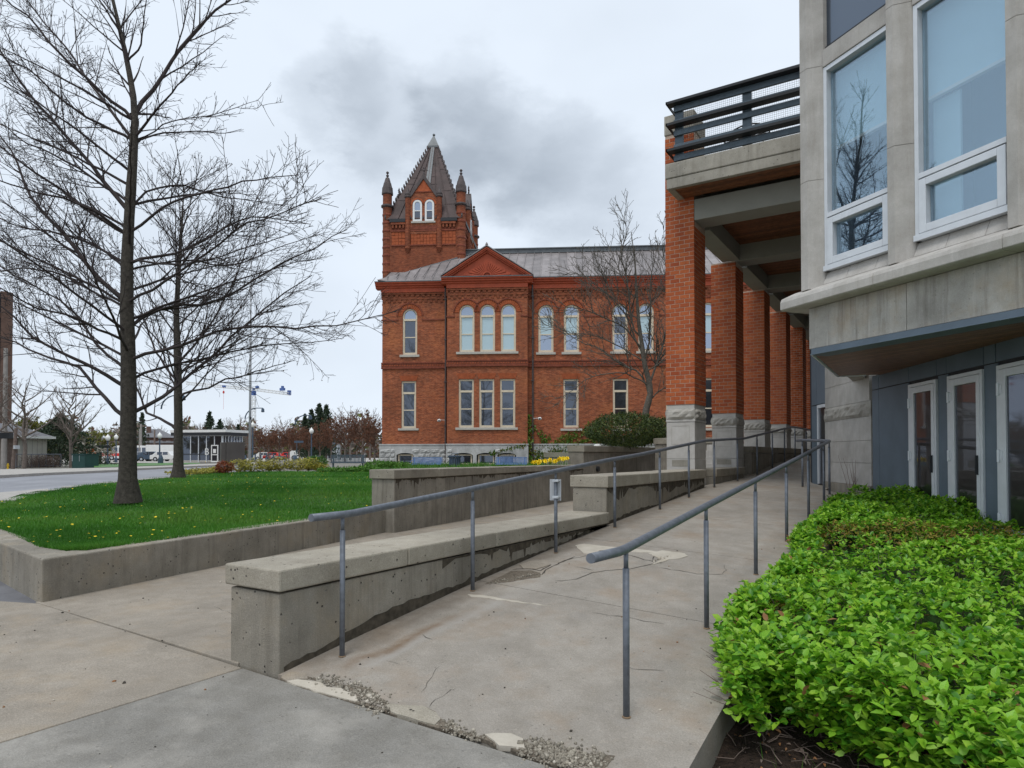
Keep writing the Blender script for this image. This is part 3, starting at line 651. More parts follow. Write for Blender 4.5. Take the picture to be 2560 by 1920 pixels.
blob([(1180, 1475), (1230, 1468), (1330, 1470), (1400, 1500), (1410, 1555), (1330, 1545), (1230, 1510)], MT['patch'], 'mortar_patch', .012)
blob([(1700, 380), (1750, 370), (1880, 385), (2020, 395), (2140, 410), (2240, 425), (2120, 420), (1950, 412), (1850, 405), (1800, 430), (1750, 425)], MT['patch'], 'mortar_patch', .007)
blob([(2120, 425), (2200, 408), (2330, 425), (2350, 440), (2300, 455), (2240, 460), (2200, 475), (2140, 490), (2200, 460)], MT['patch'], 'mortar_patch', .007)
blob([(1380, 490), (1450, 470), (1540, 465), (1560, 490), (1480, 515), (1400, 512)], MT['walk'], 'mortar_patch', .010)
blob([(1260, 560), (1330, 525), (1440, 520), (1500, 535), (1500, 560), (1400, 575), (1300, 590), (1180, 600)], MT['rubble'], 'broken_edge', .002)
blob([(1080, 660), (1200, 670), (1400, 705), (1560, 725), (1400, 712), (1200, 682), (1100, 675)], MT['patch'], 'mortar_patch', .004)
# gravel in the broken toe
gp = []
def ptri(n, pts):
    Q = np.array([rpx(*z1_(*q)) for q in pts])
    k = rng.integers(0, len(Q) - 1, n); t = rng.random(n)[:, None]; P = Q[k] * (1 - t) + Q[k + 1] * t
    return P
for n, pts, sp in ((380, [(200, 1150), (330, 1175), (440, 1215), (500, 1250), (560, 1300), (600, 1325)], .05), (120, [(940, 1400), (1000, 1440), (1080, 1465), (1170, 1490)], .025), (800, [(1420, 1520), (1500, 1560), (1600, 1590), (1700, 1610), (1850, 1630)], .055), (60, [(1190, 600), (1280, 580), (1400, 560), (1500, 540)], .05), (50, [(2170, 470), (2220, 450), (2240, 440)], .03)):
    P = ptri(n, pts); P[:, 0] += rng.normal(0, sp * .6, n); P[:, 1] += rng.normal(0, sp, n); gp.append(P)
P = np.concatenate(gp); P[:, 2] = [zramp(x, y) if y > 3.27 else zside(x) for x, y in P[:, :2]]; P[:, 2] += .004
ico = np.array([(0, 0, 1), (.9, 0, .1), (.28, .85, .2), (-.72, .53, 0), (-.72, -.53, .1), (.28, -.85, 0), (0, 0, -.6)]); icf = np.array([(0, i, i % 5 + 1) for i in range(1, 6)] + [(6, i % 5 + 1, i) for i in range(1, 6)])
icf = icf[:, [0, 1, 2]]
scatter('gravel', P, rotmats(len(P)), rng.gamma(3, .0024, len(P)) + .0025, ico, icf, [MT['gravel'], MT['coping'], MT['patch']], kind='stuff', w=[.68, .25, .07])
# grit and specks lying about on the paving
n = 260; gx = rng.uniform(-7.8, -1.2, n); gy = rng.uniform(1.0, 9, n); keep = ~((gx < -3.95) & (gx > -4.75) & (gy > 3.2)); gx, gy = gx[keep], gy[keep]
gz = np.array([(zramp(x, y) if (y > 3.27 and x > -4.1) else (zside(x) if y < 3.27 else .02)) for x, y in zip(gx, gy)])
scatter('grit', np.stack([gx, gy, gz + .002], 1), rotmats(len(gx)), rng.gamma(2, .0028, len(gx)) + .002, ico, icf, [MT['crack'], MT['patch'], MT['dead']], kind='stuff', w=[.6, .25, .15])

# ------------------------------------------------------------------ concrete walls beside the ramp
def cwall(name, label, base, copings, wallpoly, z0, z1, mat, cmat, ctop, cth, grp=None):
    t = thing(name, label, 'wall', base, 0, grp); m = WB(t); m.prism(wallpoly, z0, z1); m.build('wall_body', mat, t, bevel=.012)
    for p in copings:
        c = WB(t); c.prism(p, ctop - cth, ctop + rng.uniform(-.003, .003)); c.build('coping_stone', cmat, t, bevel=.014)
    return t
def rect(x0, y0, x1, y1): return [(x0, y0), (x1, y0), (x1, y1), (x0, y1)]
cy = [3.245, 4.667, 6.114, 7.553, 9.14]
cwall('concrete_wall', 'low weathered concrete wall with thick coping at the foot of the ramp', (-4.34, 3.3, 0),
      [rect(-4.655, a + .004, -4.02, b - .004) for a, b in zip(cy[:-1], cy[1:])], rect(-4.615, 3.275, -4.05, 9.14), -.4, .585, MT['wall'], MT['coping'], .762, .158)
cy = [9.145, 10.9, 12.7, 14.235]
cwall('concrete_wall', 'upper stepped concrete wall whose coping runs up to the first brick pillar', (-4.36, 9.2, 0),
      [rect(-4.68, a + .004, -4.05, b - .004) for a, b in zip(cy[:-1], cy[1:])], rect(-4.64, 9.17, -4.085, 14.235), -.4, 1.115, MT['wall'], MT['coping'], 1.298, .178)
cwall('concrete_wall', 'dark concrete wall filling the gap between the first and second brick pillars', (-4.36, 15.2, 0),
      [rect(-4.68, 15.13, -4.07, 17.80)], rect(-4.64, 15.13, -4.10, 17.80), -.4, 1.12, MT['wall2'], MT['coping2'], 1.298, .178)
cwall('concrete_wall', 'dark concrete wall behind the second brick pillar under the sloping handrail', (-4.4, 18.7, 0),
      [rect(-4.72, 18.68, -4.07, 21.32)], rect(-4.68, 18.68, -4.10, 21.32), -.4, 1.66, MT['wall2'], MT['coping2'], 1.84, .17)
cwall('concrete_wall', 'shaded concrete wall behind the third brick pillar at the top of the ramp', (-4.4, 22.3, 0),
      [rect(-4.72, 22.2, -4.07, 40)], rect(-4.68, 22.2, -4.10, 40), -.4, 1.66, MT['wall2'], MT['coping2'], 1.84, .17)
def drips_and_shade(parent, p, q, n, zt, hmin, hmax, off):
    """ragged dark strip under a coping: painted shadow line plus run-off streaks, on the wall face from p to q"""
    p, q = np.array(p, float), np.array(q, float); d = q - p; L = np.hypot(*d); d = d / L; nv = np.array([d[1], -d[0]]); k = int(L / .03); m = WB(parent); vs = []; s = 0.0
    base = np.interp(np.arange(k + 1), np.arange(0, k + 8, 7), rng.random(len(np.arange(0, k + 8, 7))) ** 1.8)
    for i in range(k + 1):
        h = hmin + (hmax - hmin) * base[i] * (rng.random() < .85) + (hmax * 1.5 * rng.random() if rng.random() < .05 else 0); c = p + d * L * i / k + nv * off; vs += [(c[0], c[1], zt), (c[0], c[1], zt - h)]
    m.add(vs, [(2 * i, 2 * i + 1, 2 * i + 3, 2 * i + 2) for i in range(k)]); m.build('drip_shade_strip', MT['grime_shade'], parent, kind='stuff')
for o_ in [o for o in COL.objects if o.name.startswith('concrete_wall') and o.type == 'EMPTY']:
    if 'foot of the ramp' in o_['label']: drips_and_shade(o_, (-4.05, 5.2), (-4.05, 9.1), 0, .584, .015, .10, .0015)
    if 'upper stepped' in o_['label']: drips_and_shade(o_, (-4.085, 9.2), (-4.085, 14.2), 0, 1.114, .03, .22, .0015)
# retaining wall round the lawn, an L in plan, one cast piece
A0 = np.array([-8.12, 3.465]); B0 = np.array([-9.56, 10.6]); dA = (B0 - A0) / np.linalg.norm(B0 - A0); nA = np.array([-dA[1], dA[0]])
L0 = np.array([-26.0, 6.77]); dL = (L0 - A0) / np.linalg.norm(L0 - A0); IN = np.array([-8.565, 3.915])
t = thing('lawn_retaining_wall', 'low L-shaped concrete wall holding up the dandelion lawn', 'wall', (-8.3, 3.7, 0))
m = WB(t); m.prism([tuple(A0), tuple(B0), tuple(B0 + nA * .40), tuple(IN), (-26.0, 7.20), tuple(L0)], -.35, .486); m.build('wall_body', MT['wall'], t, bevel=.018)
# tall planter wall with coping blocks
PA = np.array([-9.25, 10.29]); PB = np.array([-10.45, 21.55]); dP = (PB - PA) / np.linalg.norm(PB - PA); nP = np.array([-dP[1], dP[0]])
def along(s, w): return tuple(PA + dP * s + nP * w)
t = thing('planter_wall', 'long stained concrete planter wall with joined coping blocks behind the walkway', 'wall', (*PA, 0))
m = WB(t); m.prism([along(.05, .03), along(11.3, .03), along(11.3, .60), along(.05, .60)], -.35, 1.112); m.build('wall_body', MT['wall2'], t, bevel=.015)
ss = [0, 1.69, 3.47, 5.35, 7.2, 9.2, 11.3]
for a, b in zip(ss[:-1], ss[1:]):
    drips_and_shade(t, along(max(a, .1), .03), along(b, .03), 0, 1.111, .01, .16, .0015)
    m = WB(t); m.prism([along(a + .004, 0), along(b - .004, 0), along(b - .004, .63), along(a + .004, .63)], 1.118, 1.306 - .004 * a); m.build('coping_stone', MT['coping2'], t, bevel=.014)
# raised hedge planter
t = thing('hedge_planter', 'raised square concrete planter under the dark clipped hedge, drain pipe in its side', 'wall', (-10.8, 22, 0))
m = WB(t); m.prism(rect(-11.05, 21.48, -10.44, 33), -.3, 1.72); m.prism(rect(-12.7, 25.0, -11.06, 33), .4, 1.80); m.build('wall_body', MT['wall2'], t, bevel=.015)
for a, b in ((21.45, 25), (25.01, 29), (29.01, 33)):
    m = WB(t); m.prism(rect(-11.08, a, -10.40, b), 1.724, 1.945); m.build('coping_stone', MT['coping2'], t, bevel=.014)
m = WB(t); m.tube([(-10.47, 22.6, 1.1), (-10.36, 22.6, 1.1)], .10, 14); m.build('drain_pipe', MT['black'], t)
for yy_, zz_ in ((23.2, 1.99), (26.8, 1.99)):
    m = WB(t); m.lathe([(.14, -.05), (.13, .0), (.07, .03)], (-10.7, yy_, zz_), 10); m.build('path_light', MT['white'], t)
t = thing('planter_wall', 'short pale planter block behind the daffodils below the ivy', 'wall', gat(1390, 30))
p0, p1 = at(1361, 1130, 31), at(1424, 1130, 30.4); m = WB(t); m.obox(p0, p1 - p0, 0, 1.6, 0, .5, .3, 1.50); m.build('wall_body', MT['wall2'], t, bevel=.015)
m = WB(t); m.obox(p0, p1 - p0, -.03, 1.6, -.03, .53, 1.504, 1.73); m.build('coping_stone', MT['coping2'], t, bevel=.014)
t = thing('planter_wall', 'upper concrete planter block between hedge and first brick pillar', 'wall', (-8.2, 24, 0))
m = WB(t); m.prism(rect(-8.95, 24.6, -6.6, 25.2), 0, 2.02); m.build('wall_body', MT['wall2'], t, bevel=.015)
m = WB(t); m.prism(rect(-9.0, 24.55, -6.5, 25.25), 2.024, 2.25); m.build('coping_stone', MT['coping2'], t, bevel=.014)
# garden steps seen between the pillars
t = thing('garden_steps', 'flight of pale stone steps seen between the first two brick pillars', 'steps', (-5.6, 21, 0))
for i in range(6):
    m = WB(t); m.box(-6.3, 20.2 + i * .4, .3, -5.0, 20.6 + i * .4, .95 + i * .2); m.build('step', MT['lime'], t, bevel=.01)
# ------------------------------------------------------------------ old red brick school building (local frame: x right along the front, y into it)
BLD = thing('brick_building', 'old red brick building with corner-turreted tower and red pediment', 'building', BO, BRZ)
def wall_open(m, x0, x1, z0, z1, ops, y, depth=.22):
    xs = sorted({x0, x1} | {v for o in ops for v in o[:2] if x0 < v < x1}); zs = sorted({z0, z1} | {v for o in ops for v in o[2:4] if z0 < v < z1})
    for a, b in zip(xs[:-1], xs[1:]):
        for c, d in zip(zs[:-1], zs[1:]):
            mx, mz = (a + b) / 2, (c + d) / 2
            if any(o[0] < mx < o[1] and o[2] < mz < o[3] for o in ops): continue
            m.add([(a, y, c), (b, y, c), (b, y, d), (a, y, d)], [(0, 1, 2, 3)])
    for a, b, c, d, kind in ops:
        zt = d - (b - a) / 2 if kind == 'arch' else (d - (b - a) * .14 if kind == 'seg' else d); yb = y + depth
        m.add([(a, y, c), (a, yb, c), (a, yb, zt), (a, y, zt)], [(0, 1, 2, 3)]); m.add([(b, y, c), (b, y, zt), (b, yb, zt), (b, yb, c)], [(0, 1, 2, 3)])
        m.add([(a, y, c), (b, y, c), (b, yb, c), (a, yb, c)], [(0, 1, 2, 3)])
        if kind == 'rect': m.add([(a, y, d), (a, yb, d), (b, yb, d), (b, y, d)], [(0, 1, 2, 3)]); continue
        n = 12; cx = (a + b) / 2; hw = (b - a) / 2
        arc = [(cx - hw * math.cos(math.pi * i / n), zt + (d - zt) * math.sin(math.pi * i / n)) for i in range(n + 1)]
        for i in range(n):
            p, q = arc[i], arc[i + 1]; m.add([(p[0], y, p[1]), (q[0], y, q[1]), (q[0], y, d), (p[0], y, d)], [(0, 1, 2, 3)])
            m.add([(p[0], y, p[1]), (p[0], yb, p[1]), (q[0], yb, q[1]), (q[0], y, q[1])], [(0, 1, 2, 3)])
def arc_pts(cx, hw, zs, n=12, k=1.0): return [(cx - hw * math.cos(math.pi * i / n), zs + hw * k * math.sin(math.pi * i / n)) for i in range(n + 1)]
def sash(root, cx, w, z0, z1, arch, y, ztr, zmid, gl, fw=.105, name='window', fmat='cream'):
    """timber window: moulded frame, bars, one pane mesh per light"""
    a, b = cx - w / 2, cx + w / 2; zs = z1 - w / 2 if arch else z1; m = MB(); y0, y1 = y + .07, y + .17
    m.box(a, y0, z0, a + fw, y1, zs); m.box(b - fw, y0, z0, b, y1, zs); m.box(a + fw, y0, z0, b - fw, y1, z0 + .15)
    if arch:
        o, i = arc_pts(cx, w / 2, zs), arc_pts(cx, w / 2 - fw, zs)
        for k in range(12): m.ext([o[k], o[k + 1], i[k + 1], i[k]], y0, y1)
    else: m.box(a + fw, y0, z1 - .12, b - fw, y1, z1)
    bars = [(ztr, .07)] if ztr else []
    for zc, h in bars: m.box(a + fw, y0 - .02, zc - h, b - fw, y1, zc + h)
    if zmid: m.box(a + fw, y0 + .02, zmid - .035, b - fw, y1, zmid + .035)
    # inner sash stiles
    for xx in (a + fw, b - fw - .04): m.box(xx, y0 + .03, z0 + .15, xx + .04, y1 + .01, (ztr or zs) - .07)
    f = m.build(name, MT[fmat], root)
    cuts = [z0 + .15] + ([zmid] if zmid else []) + ([ztr] if ztr else []) + [z1]
    for k, (c, d) in enumerate(zip(cuts[:-1], cuts[1:])):
        pm = MB(); ia, ib = a + fw, b - fw; yp = y + .135 + .012 * (k % 2)
        if arch and k == len(cuts) - 2:
            pts = [(ia, c), (ib, c)] + [(p[0], p[1]) for p in reversed(arc_pts(cx, w / 2 - fw, zs))]
        else: pts = [(ia, c), (ib, c), (ib, d), (ia, d)]
        pm.ext(pts, yp, yp + .008); pm.build('pane', MT[gl[min(k, len(gl) - 1)]], f)
    return f
def stone(root, x0, x1, z0, z1, y0, y1, name='window_sill', mat='sill'):
    m = MB(); m.box(x0, y0, z0, x1, y1, z1); return m.build(name, MT[mat], root, bevel=.015)
ZF, ZE = 2.37, 12.85
YL, YB, YR = .92, 0.0, .5
groups = [(-7.42, -2.72, YL), (-2.72, 2.70, YB), (2.70, 22.0, YR)]
low = {0: [-5.55], 1: [-1.42, -.04, 1.37], 2: [5.6, 8.9, 12.4, 14.7, 17.2]}
up = {0: [-5.48], 1: [-1.38, .01, 1.42], 2: [3.92, 5.64, 8.88, 10.6, 14.7, 16.4]}
OW = 1.02
bas = {0: [(-5.78, 1.2)], 1: [(-1.6, 1.3), (-.08, 1.25), (1.32, 1.25)], 2: [(5.4, 1.2), (8.6, 1.2)]}
wm = MB(); fm_ops = {}
for gi, (x0, x1, y) in enumerate(groups):
    ops = [(c - OW / 2, c + OW / 2, 3.46, 6.72, 'rect') for c in low[gi]] + [(c - OW / 2, c + OW / 2, 8.55, 11.74, 'arch') for c in up[gi]]
    wall_open(wm, x0, x1, ZF, 13.3, ops, y)
for xa, ya, yb_ in ((-7.42, YL, 13), (-2.72, YB, YL), (2.70, YB, YR)):
    a_, b_ = (ya, yb_) ; wm.add([(xa, a_, ZF), (xa, b_, ZF), (xa, b_, 13.3), (xa, a_, 13.3)], [(0, 1, 2, 3)])
wm.build('wall', MT['brick'], BLD)
for gi, (x0, x1, y) in enumerate(groups):
    for c in low[gi]:
        sash(BLD, c, OW, 3.46, 6.72, False, y, 5.9, 4.72, ['oldglass', 'oldglass', 'oldglass'])
    for k, c in enumerate(up[gi]):
        g_ = {0: ['oldglass', 'oldglass', 'skyglass'], 1: ['blindglass', 'blindglass', 'skyglass'], 2: ['skyglass', 'blindglass' if k != 2 else 'oldglass', 'skyglass']}[gi]
        sash(BLD, c, OW, 8.55, 11.74, True, y, 10.97, 9.76, g_)
for x0, x1, z in ((-6.28, -4.84, 3.40), (5.0 - .1, 6.34, 3.33), (8.2, 9.6, 3.33), (11.7, 13.1, 3.33), (14, 15.4, 3.33)): stone(BLD, x0, x1, z - .09, z + .06, (YL if x0 < -3 else YR) - .10, (YL if x0 < -3 else YR) + .1)
stone(BLD, -2.14, 2.06, 3.30, 3.46, YB - .10, YB + .1); stone(BLD, -2.10, 2.10, 8.39, 8.55, YB - .10, YB + .1); stone(BLD, -6.18, -4.80, 8.38, 8.54, YL - .10, YL + .1)
for c in up[2]: stone(BLD, c - .66, c + .66, 8.38, 8.54, YR - .1, YR + .1)
# voussoir arches and flat arches
for gi, (x0, x1, y) in enumerate(groups):
    for c in up[gi]:
        m = MB(); zs = 11.74 - OW / 2; n = 17
        for i in range(n):
            a0, a1 = math.pi * (i + .06) / n, math.pi * (i + .94) / n
            P = [(c - r * math.cos(a), zs + r * math.sin(a)) for r, a in ((.53, a0), (.53, a1), (.83, a1), (.83, a0))]; m.ext(P[::-1], y - .03, y + .02)
        m.build('brick_arch', MT['archbrick'], BLD)
        m = MB(); o, i_ = arc_pts(c, .93, zs, 14), arc_pts(c, .845, zs, 14)
        for k in range(14): m.ext([o[k], o[k + 1], i_[k + 1], i_[k]], y - .075, y + .01)
        m.build('arch_hood', MT['terracotta'], BLD)
    for c in low[gi]:
        m = MB(); n = 13
        for i in range(n):
            u0, u1 = -1 + 2 * (i + .07) / n, -1 + 2 * (i + .93) / n
            m.ext([(c + u0 * .52, 6.73), (c + u1 * .52, 6.73), (c + u1 * .66, 7.1), (c + u0 * .66, 7.1)], y - .025, y + .02)
        m.build('flat_arch', MT['archbrick'], BLD)
# belt courses, dentils, frieze, cornice
for gi, (x0, x1, y) in enumerate(groups):
    xa = x0 - (.06 if gi == 0 else 0.05 if gi == 1 else -.0); xb = x1 + (0.05 if gi == 1 else 0)
    m = MB(); m.box(xa, y - .09, 7.93, xb, y + .02, 8.01); m.box(xa, y - .05, 7.65, xb, y + .02, 7.925); m.box(xa, y - .10, 7.57, xb, y + .02, 7.645); m.build('belt_course', MT['terracotta'], BLD)
    m = MB(); k = int((xb - xa) / .17)
    for i in range(k):
        xx = xa + (i + .5) * (xb - xa) / k; m.add([(xx - .06, y - .055, 7.79), (xx, y - .085, 7.79), (xx, y - .055, 7.85), (xx + .06, y - .055, 7.79), (xx, y - .055, 7.73)], [(0, 1, 2), (2, 1, 3), (0, 4, 1), (1, 4, 3)])
    m.build('rosette_band', MT['archbrick'], BLD)
    m = MB()
    for cx_ in (x0, x1) if gi == 1 else (x0,): pass
    # impost string between the upper arches
    zz0 = 10.95; pts = [xa] + [v for c in up[gi] for v in (c - .82, c + .82)] + [xb]
    for a, b in zip(pts[::2], pts[1::2]):
        if b - a > .12: m.box(a, y - .05, zz0 - .04, b, y + .02, zz0 + .05)
    m.build('impost_string', MT['terracotta'], BLD)
    m = MB(); w_ = .36; k = int((xb - xa) / w_); step = (xb - xa) / k
    for i in range(k + 1):
        xx = xa + i * step; m.box(max(xa, xx - .11), y - .09, 12.56, min(xb, xx + .11), y + .02, 12.70)
    for i in range(k):
        xx = xa + (i + .5) * step; m.box(xx - .10, y - .05, 12.18, xx + .10, y + .02, 12.36)
    m.box(xa, y - .06, 12.37, xb, y + .02, 12.55); m.box(xa, y - .12, 12.71, xb, y + .02, 12.84); m.build('dentil_course', MT['brickdark'], BLD)
    z_ = .03 if gi == 0 else 0
    e0, e1 = (-.42 if gi == 0 else -.34 if gi == 1 else 0), (.36 if gi == 1 else 0)
    xs0, xs1 = x0 + e0, x1 + e1
    if gi == 0: xs1 -= .345
    if gi == 2: xs0 += .365
    m = MB(); m.box(x0 - (.05 if gi == 0 else .03 if gi == 1 else -.04), y - .16, 12.845, x1 + (.03 if gi == 1 else -.035 if gi == 0 else 0), y + .02, 13.1); m.build('frieze', MT['redpaint'], BLD)
    m = MB(); prof = [(-.16, 13.1), (-.24, 13.16), (-.25, 13.24), (-.36, 13.28), (-.37, 13.37), (-.46, 13.42), (-.47, 13.5), (.3, 13.5), (.3, 13.1)]
    n = len(prof); vs = [(xs0, y + p, z) for p, z in prof] + [(xs1, y + p, z) for p, z in prof]
    m.add(vs, [tuple(range(n)), tuple(range(2 * n - 1, n - 1, -1))] + [(i, n + i, n + (i + 1) % n, (i + 1) % n) for i in range(n)]); m.build('cornice', MT['redpaint'], BLD)
    m = MB(); m.box(xs0 - .02, y - .50, 13.505, xs1 + .02, y + .5, 13.56); m.build('gutter_cap', MT['roofgrey'], BLD)
# foundation: ashlar band over coursed rock-faced stones
sb = MB()
for gi, (x0, x1, y) in enumerate(groups):
    xa = x0 - (.16 if gi == 0 else .06 if gi == 1 else -.07); xb = x1 + (.06 if gi == 1 else 0) - (.07 if gi == 0 else 0)
    ops = [(c - w / 2, c + w / 2, .98, 1.76, 'seg') for c, w in bas[gi]]
    wall_open(sb, xa, xb, .2, ZF, ops, y - .10, .3)
    sb.box(xa - .02, y - .14, ZF - .07, xb + .02, y + .0, ZF + .01)
sb.build('foundation_wall', MT['found'], BLD)
for gi, (x0, x1, y) in enumerate(groups[:2]):
    for c, w in bas[gi]:
        m = MB(); m.box(c - w / 2 + .08, y + .08, .98, c - w / 2 + .17, y + .2, 1.66); m.box(c + w / 2 - .17, y + .08, .98, c + w / 2 - .08, y + .2, 1.66); m.box(c - w / 2 + .17, y + .08, 1.58, c + w / 2 - .17, y + .2, 1.66); m.box(c - w / 2 + .17, y + .08, .98, c + w / 2 - .17, y + .2, 1.06)
        f = m.build('basement_window', MT['cream'], BLD); pm = MB(); pm.box(c - w / 2 + .17, y + .15, 1.06, c + w / 2 - .17, y + .16, 1.58); pm.build('pane', MT['oldglass'], f)
        m = MB(); m.box(c - w / 2, y + .205, .9, c + w / 2, y + .22, 1.8); m.build('window_backing', MT['darkroom'], BLD)
def rockblock(root, x0, x1, z0, z1, y, bulge=.05, name='stone', mat='found', nx=5, nz=4):
    m = MB(); vs = []
    for j in range(nz + 1):
        for i in range(nx + 1):
            e = min(i, nx - i, j, nz - j); vs.append((x0 + (x1 - x0) * i / nx, y - (0.004 if e == 0 else bulge * rng.uniform(.45, 1.25)), z0 + (z1 - z0) * j / nz))
    N = nx + 1; m.add(vs, [(j * N + i, j * N + i + 1, (j + 1) * N + i + 1, (j + 1) * N + i) for j in range(nz) for i in range(nx)])
    bx = [(x0, y + .02, z0), (x1, y + .02, z0), (x1, y + .02, z1), (x0, y + .02, z1)]; k = len(vs)
    m.add(bx + [vs[0], vs[nx], vs[-1], vs[nz * N]], [(0, 1, 5, 4), (1, 2, 6, 5), (2, 3, 7, 6), (3, 0, 4, 7)])
    return m.build(name, MT[mat], root)
rowz = [.55, .86, 1.12, 1.44, 1.74, 2.02]
for gi, (x0, x1, y) in enumerate(groups[:2]):
    xa, xb = (x0 - .14, x1 - .09) if gi == 0 else (x0 + .0, x1 + .05)
    for j in range(len(rowz) - 1):
        x = xa
        while x < xb - .15:
            w = rng.uniform(.34, .8); w = min(w, xb - x)
            a, b, c, d = x, x + w, rowz[j], rowz[j + 1]
            hit = [(cx_, ww) for cx_, ww in bas[gi] if a < cx_ + ww / 2 + .08 and b > cx_ - ww / 2 - .08]
            skip = False
            if hit:
                cx_, ww = hit[0]
                if a < cx_ - ww / 2 - .25: b = cx_ - ww / 2 - .09
                elif d <= 1.75 or a < cx_ + ww / 2 - .3: skip = True
            if gi == 1 and not (a < -2.0 or any(abs((a + b) / 2 - (b1 + b2) / 2) < .2 for b1, b2 in ((-.95, -.7), (.55, .72)))): skip = True

            if not skip and b - a > .12: rockblock(BLD, a + .008, b - .008, c + .008, d - .008, y - .105, .075)
            x = max(b, a + .12) if not skip else x + w
# down pipes
for px_, y_ in ((-2.98, YL - .14), (3.02, YR - .14)):
    m = MB(); m.tube([(px_, y_, 13.1), (px_, y_, 12.5), (px_ + .02, y_ + .02, 12.2), (px_ + .02, y_ + .02, 1.0)], .062, 8)
    for z in (12.3, 9.5, 6.6, 3.6): m.box(px_ - .09, y_ - .07, z, px_ + .11, y_ + .1, z + .06)
    m.build('down_pipe', MT['turretcap'], BLD)
# standing seam roof, each pan a panel
TP = math.tan(rad(30)); ye, ze = .1, 13.55
def rz_(y): return ze + TP * (y - ye)
YRG = 6.0; x = -7.6
pw = .62
while x < 22:
    x1 = x + pw; t0, t1 = min(YRG, ye + max(0, x + 7.7)), min(YRG, ye + max(0, x1 + 7.7))
    m = MB(); y00 = YL - .45 if x < -3 else ye
    zb_ = 13.57 if x < -3 else rz_(y00)
    m.add([(x, y00, zb_), (x1, y00, zb_), (x1, t1, rz_(t1)), (x, t0, rz_(t0))], [(0, 1, 2, 3)])
    if t0 > y00 + .2:
        m.add([(x - .02, y00, rz_(y00)), (x + .02, y00, rz_(y00)), (x + .02, t0, rz_(t0)), (x - .02, t0, rz_(t0)), (x - .02, y00, rz_(y00) + .07), (x + .02, y00, rz_(y00) + .07), (x + .02, t0, rz_(t0) + .07), (x - .02, t0, rz_(t0) + .07)], [(0, 1, 5, 4), (4, 5, 6, 7), (0, 4, 7, 3), (1, 2, 6, 5)])
    m.build('roof_panel', MT['roofmetal'], BLD); x = x1
m = MB(); m.tube([(-7.6, .5, 13.62), (-1.8, YRG, rz_(YRG) + .06)], .07, 6); m.build('hip_roll', MT['roofgrey'], BLD)
m = MB(); m.add([(-7.5, YL - .3, 13.55), (-1.8, YRG, rz_(YRG) - .03), (-1.8, 10, rz_(YRG) - .03), (-7.5, 12, 13.55)], [(0, 1, 2, 3)]); m.build('roof_hip_side', MT['roofmetal'], BLD)
m = MB(); m.box(-2.4, YRG - .1, rz_(YRG), 22, YRG + .5, rz_(YRG) + .28); m.box(-2.6, YRG - .2, rz_(YRG) + .285, 22, YRG + .6, rz_(YRG) + .36); m.build('ridge_cap', MT['roofgrey'], BLD)
for i in range(5):   # small skirt roof in front of the tower
    m = MB(); xa, xb = -8.15 + i * .62, -8.15 + (i + 1) * .62; m.add([(xa, 3.6, 14.5), (xb, 3.6, 14.5), (xb + .25, 4.98, 15.42), (xa + .25, 4.98, 15.42)], [(0, 1, 2, 3)])
    m.add([(xa, 3.6, 14.6), (xa + .04, 3.6, 14.66), (xa + .29, 4.98, 15.48), (xa + .25, 4.98, 15.42)], [(0, 1, 2, 3)]); m.build('roof_panel', MT['roofmetal'], BLD)
# pediment with sunburst
ped = MB(); ped.ext([(-3.0, 13.57), (3.0, 13.57), (0, 15.4)], YB - .1, YB + 1.0); pedo = ped.build('pediment', MT['redpaint'], BLD)
def bar2(m, p, q, w, y0, y1):
    p, q = np.array(p), np.array(q); d = (q - p) / np.linalg.norm(q - p); n = np.array([-d[1], d[0]]) * w
    m.ext([tuple(p), tuple(q), tuple(q + n), tuple(p + n)] if n[1] > 0 else [tuple(p + n), tuple(q + n), tuple(q), tuple(p)], y0, y1)
m = MB()
for sg in (-1, 1):
    for w0, w1, yy0 in ((.0, .10, -.42), (.10, .2, -.36), (.2, .32, -.24)):
        a = np.array([sg * 3.05, 13.57]); b = np.array([0, 15.52]); dn = np.array([0, -1.0])
        P = [tuple(a + dn * w0 * 0 + np.array([-sg * w0 * 1.6, 0])), tuple(b + dn * w0), tuple(b + dn * w1), tuple(a + np.array([-sg * w1 * 1.6, 0]))]
        if sg > 0: P = P[::-1]
        m.ext(P, YB + yy0, YB - .08)
m.build('raking_cornice', MT['redpaint'], pedo)
m = MB()
for i in range(17):
    a = math.pi * (i + .5) / 17; rmax = min(1.55, 1.02 / max(.12, math.sin(a) + .62 * abs(math.cos(a)) * .9)); p = (.34 * math.cos(a), 13.62 + .30 * math.sin(a)); q = (rmax * math.cos(a) * 1.0, 13.62 + rmax * math.sin(a) * .92)
    d = np.array(q) - np.array(p); L = np.linalg.norm(d); d /= L; nn = np.array([-d[1], d[0]]); rm = MB()
    w0, w1 = .022, .075 * min(1, L / .8)
    P = [np.array(p) - nn * w0, np.array(q) - nn * w1, np.array(q) + d * .05, np.array(q) + nn * w1, np.array(p) + nn * w0]
    rm.ext([tuple(v) for v in P], YB - .15, YB - .09); rm.build('sunburst_ray', MT['redpaint'], pedo, bevel=.012)
m = MB(); hc = arc_pts(0, .33, 13.6, 10); hi = arc_pts(0, .25, 13.6, 10)
for k in range(10): m.ext([hc[k], hc[k + 1], hi[k + 1], hi[k]], YB - .19, YB - .09)
m.build('sunburst_hub', MT['redpaint'], pedo)
m = MB()
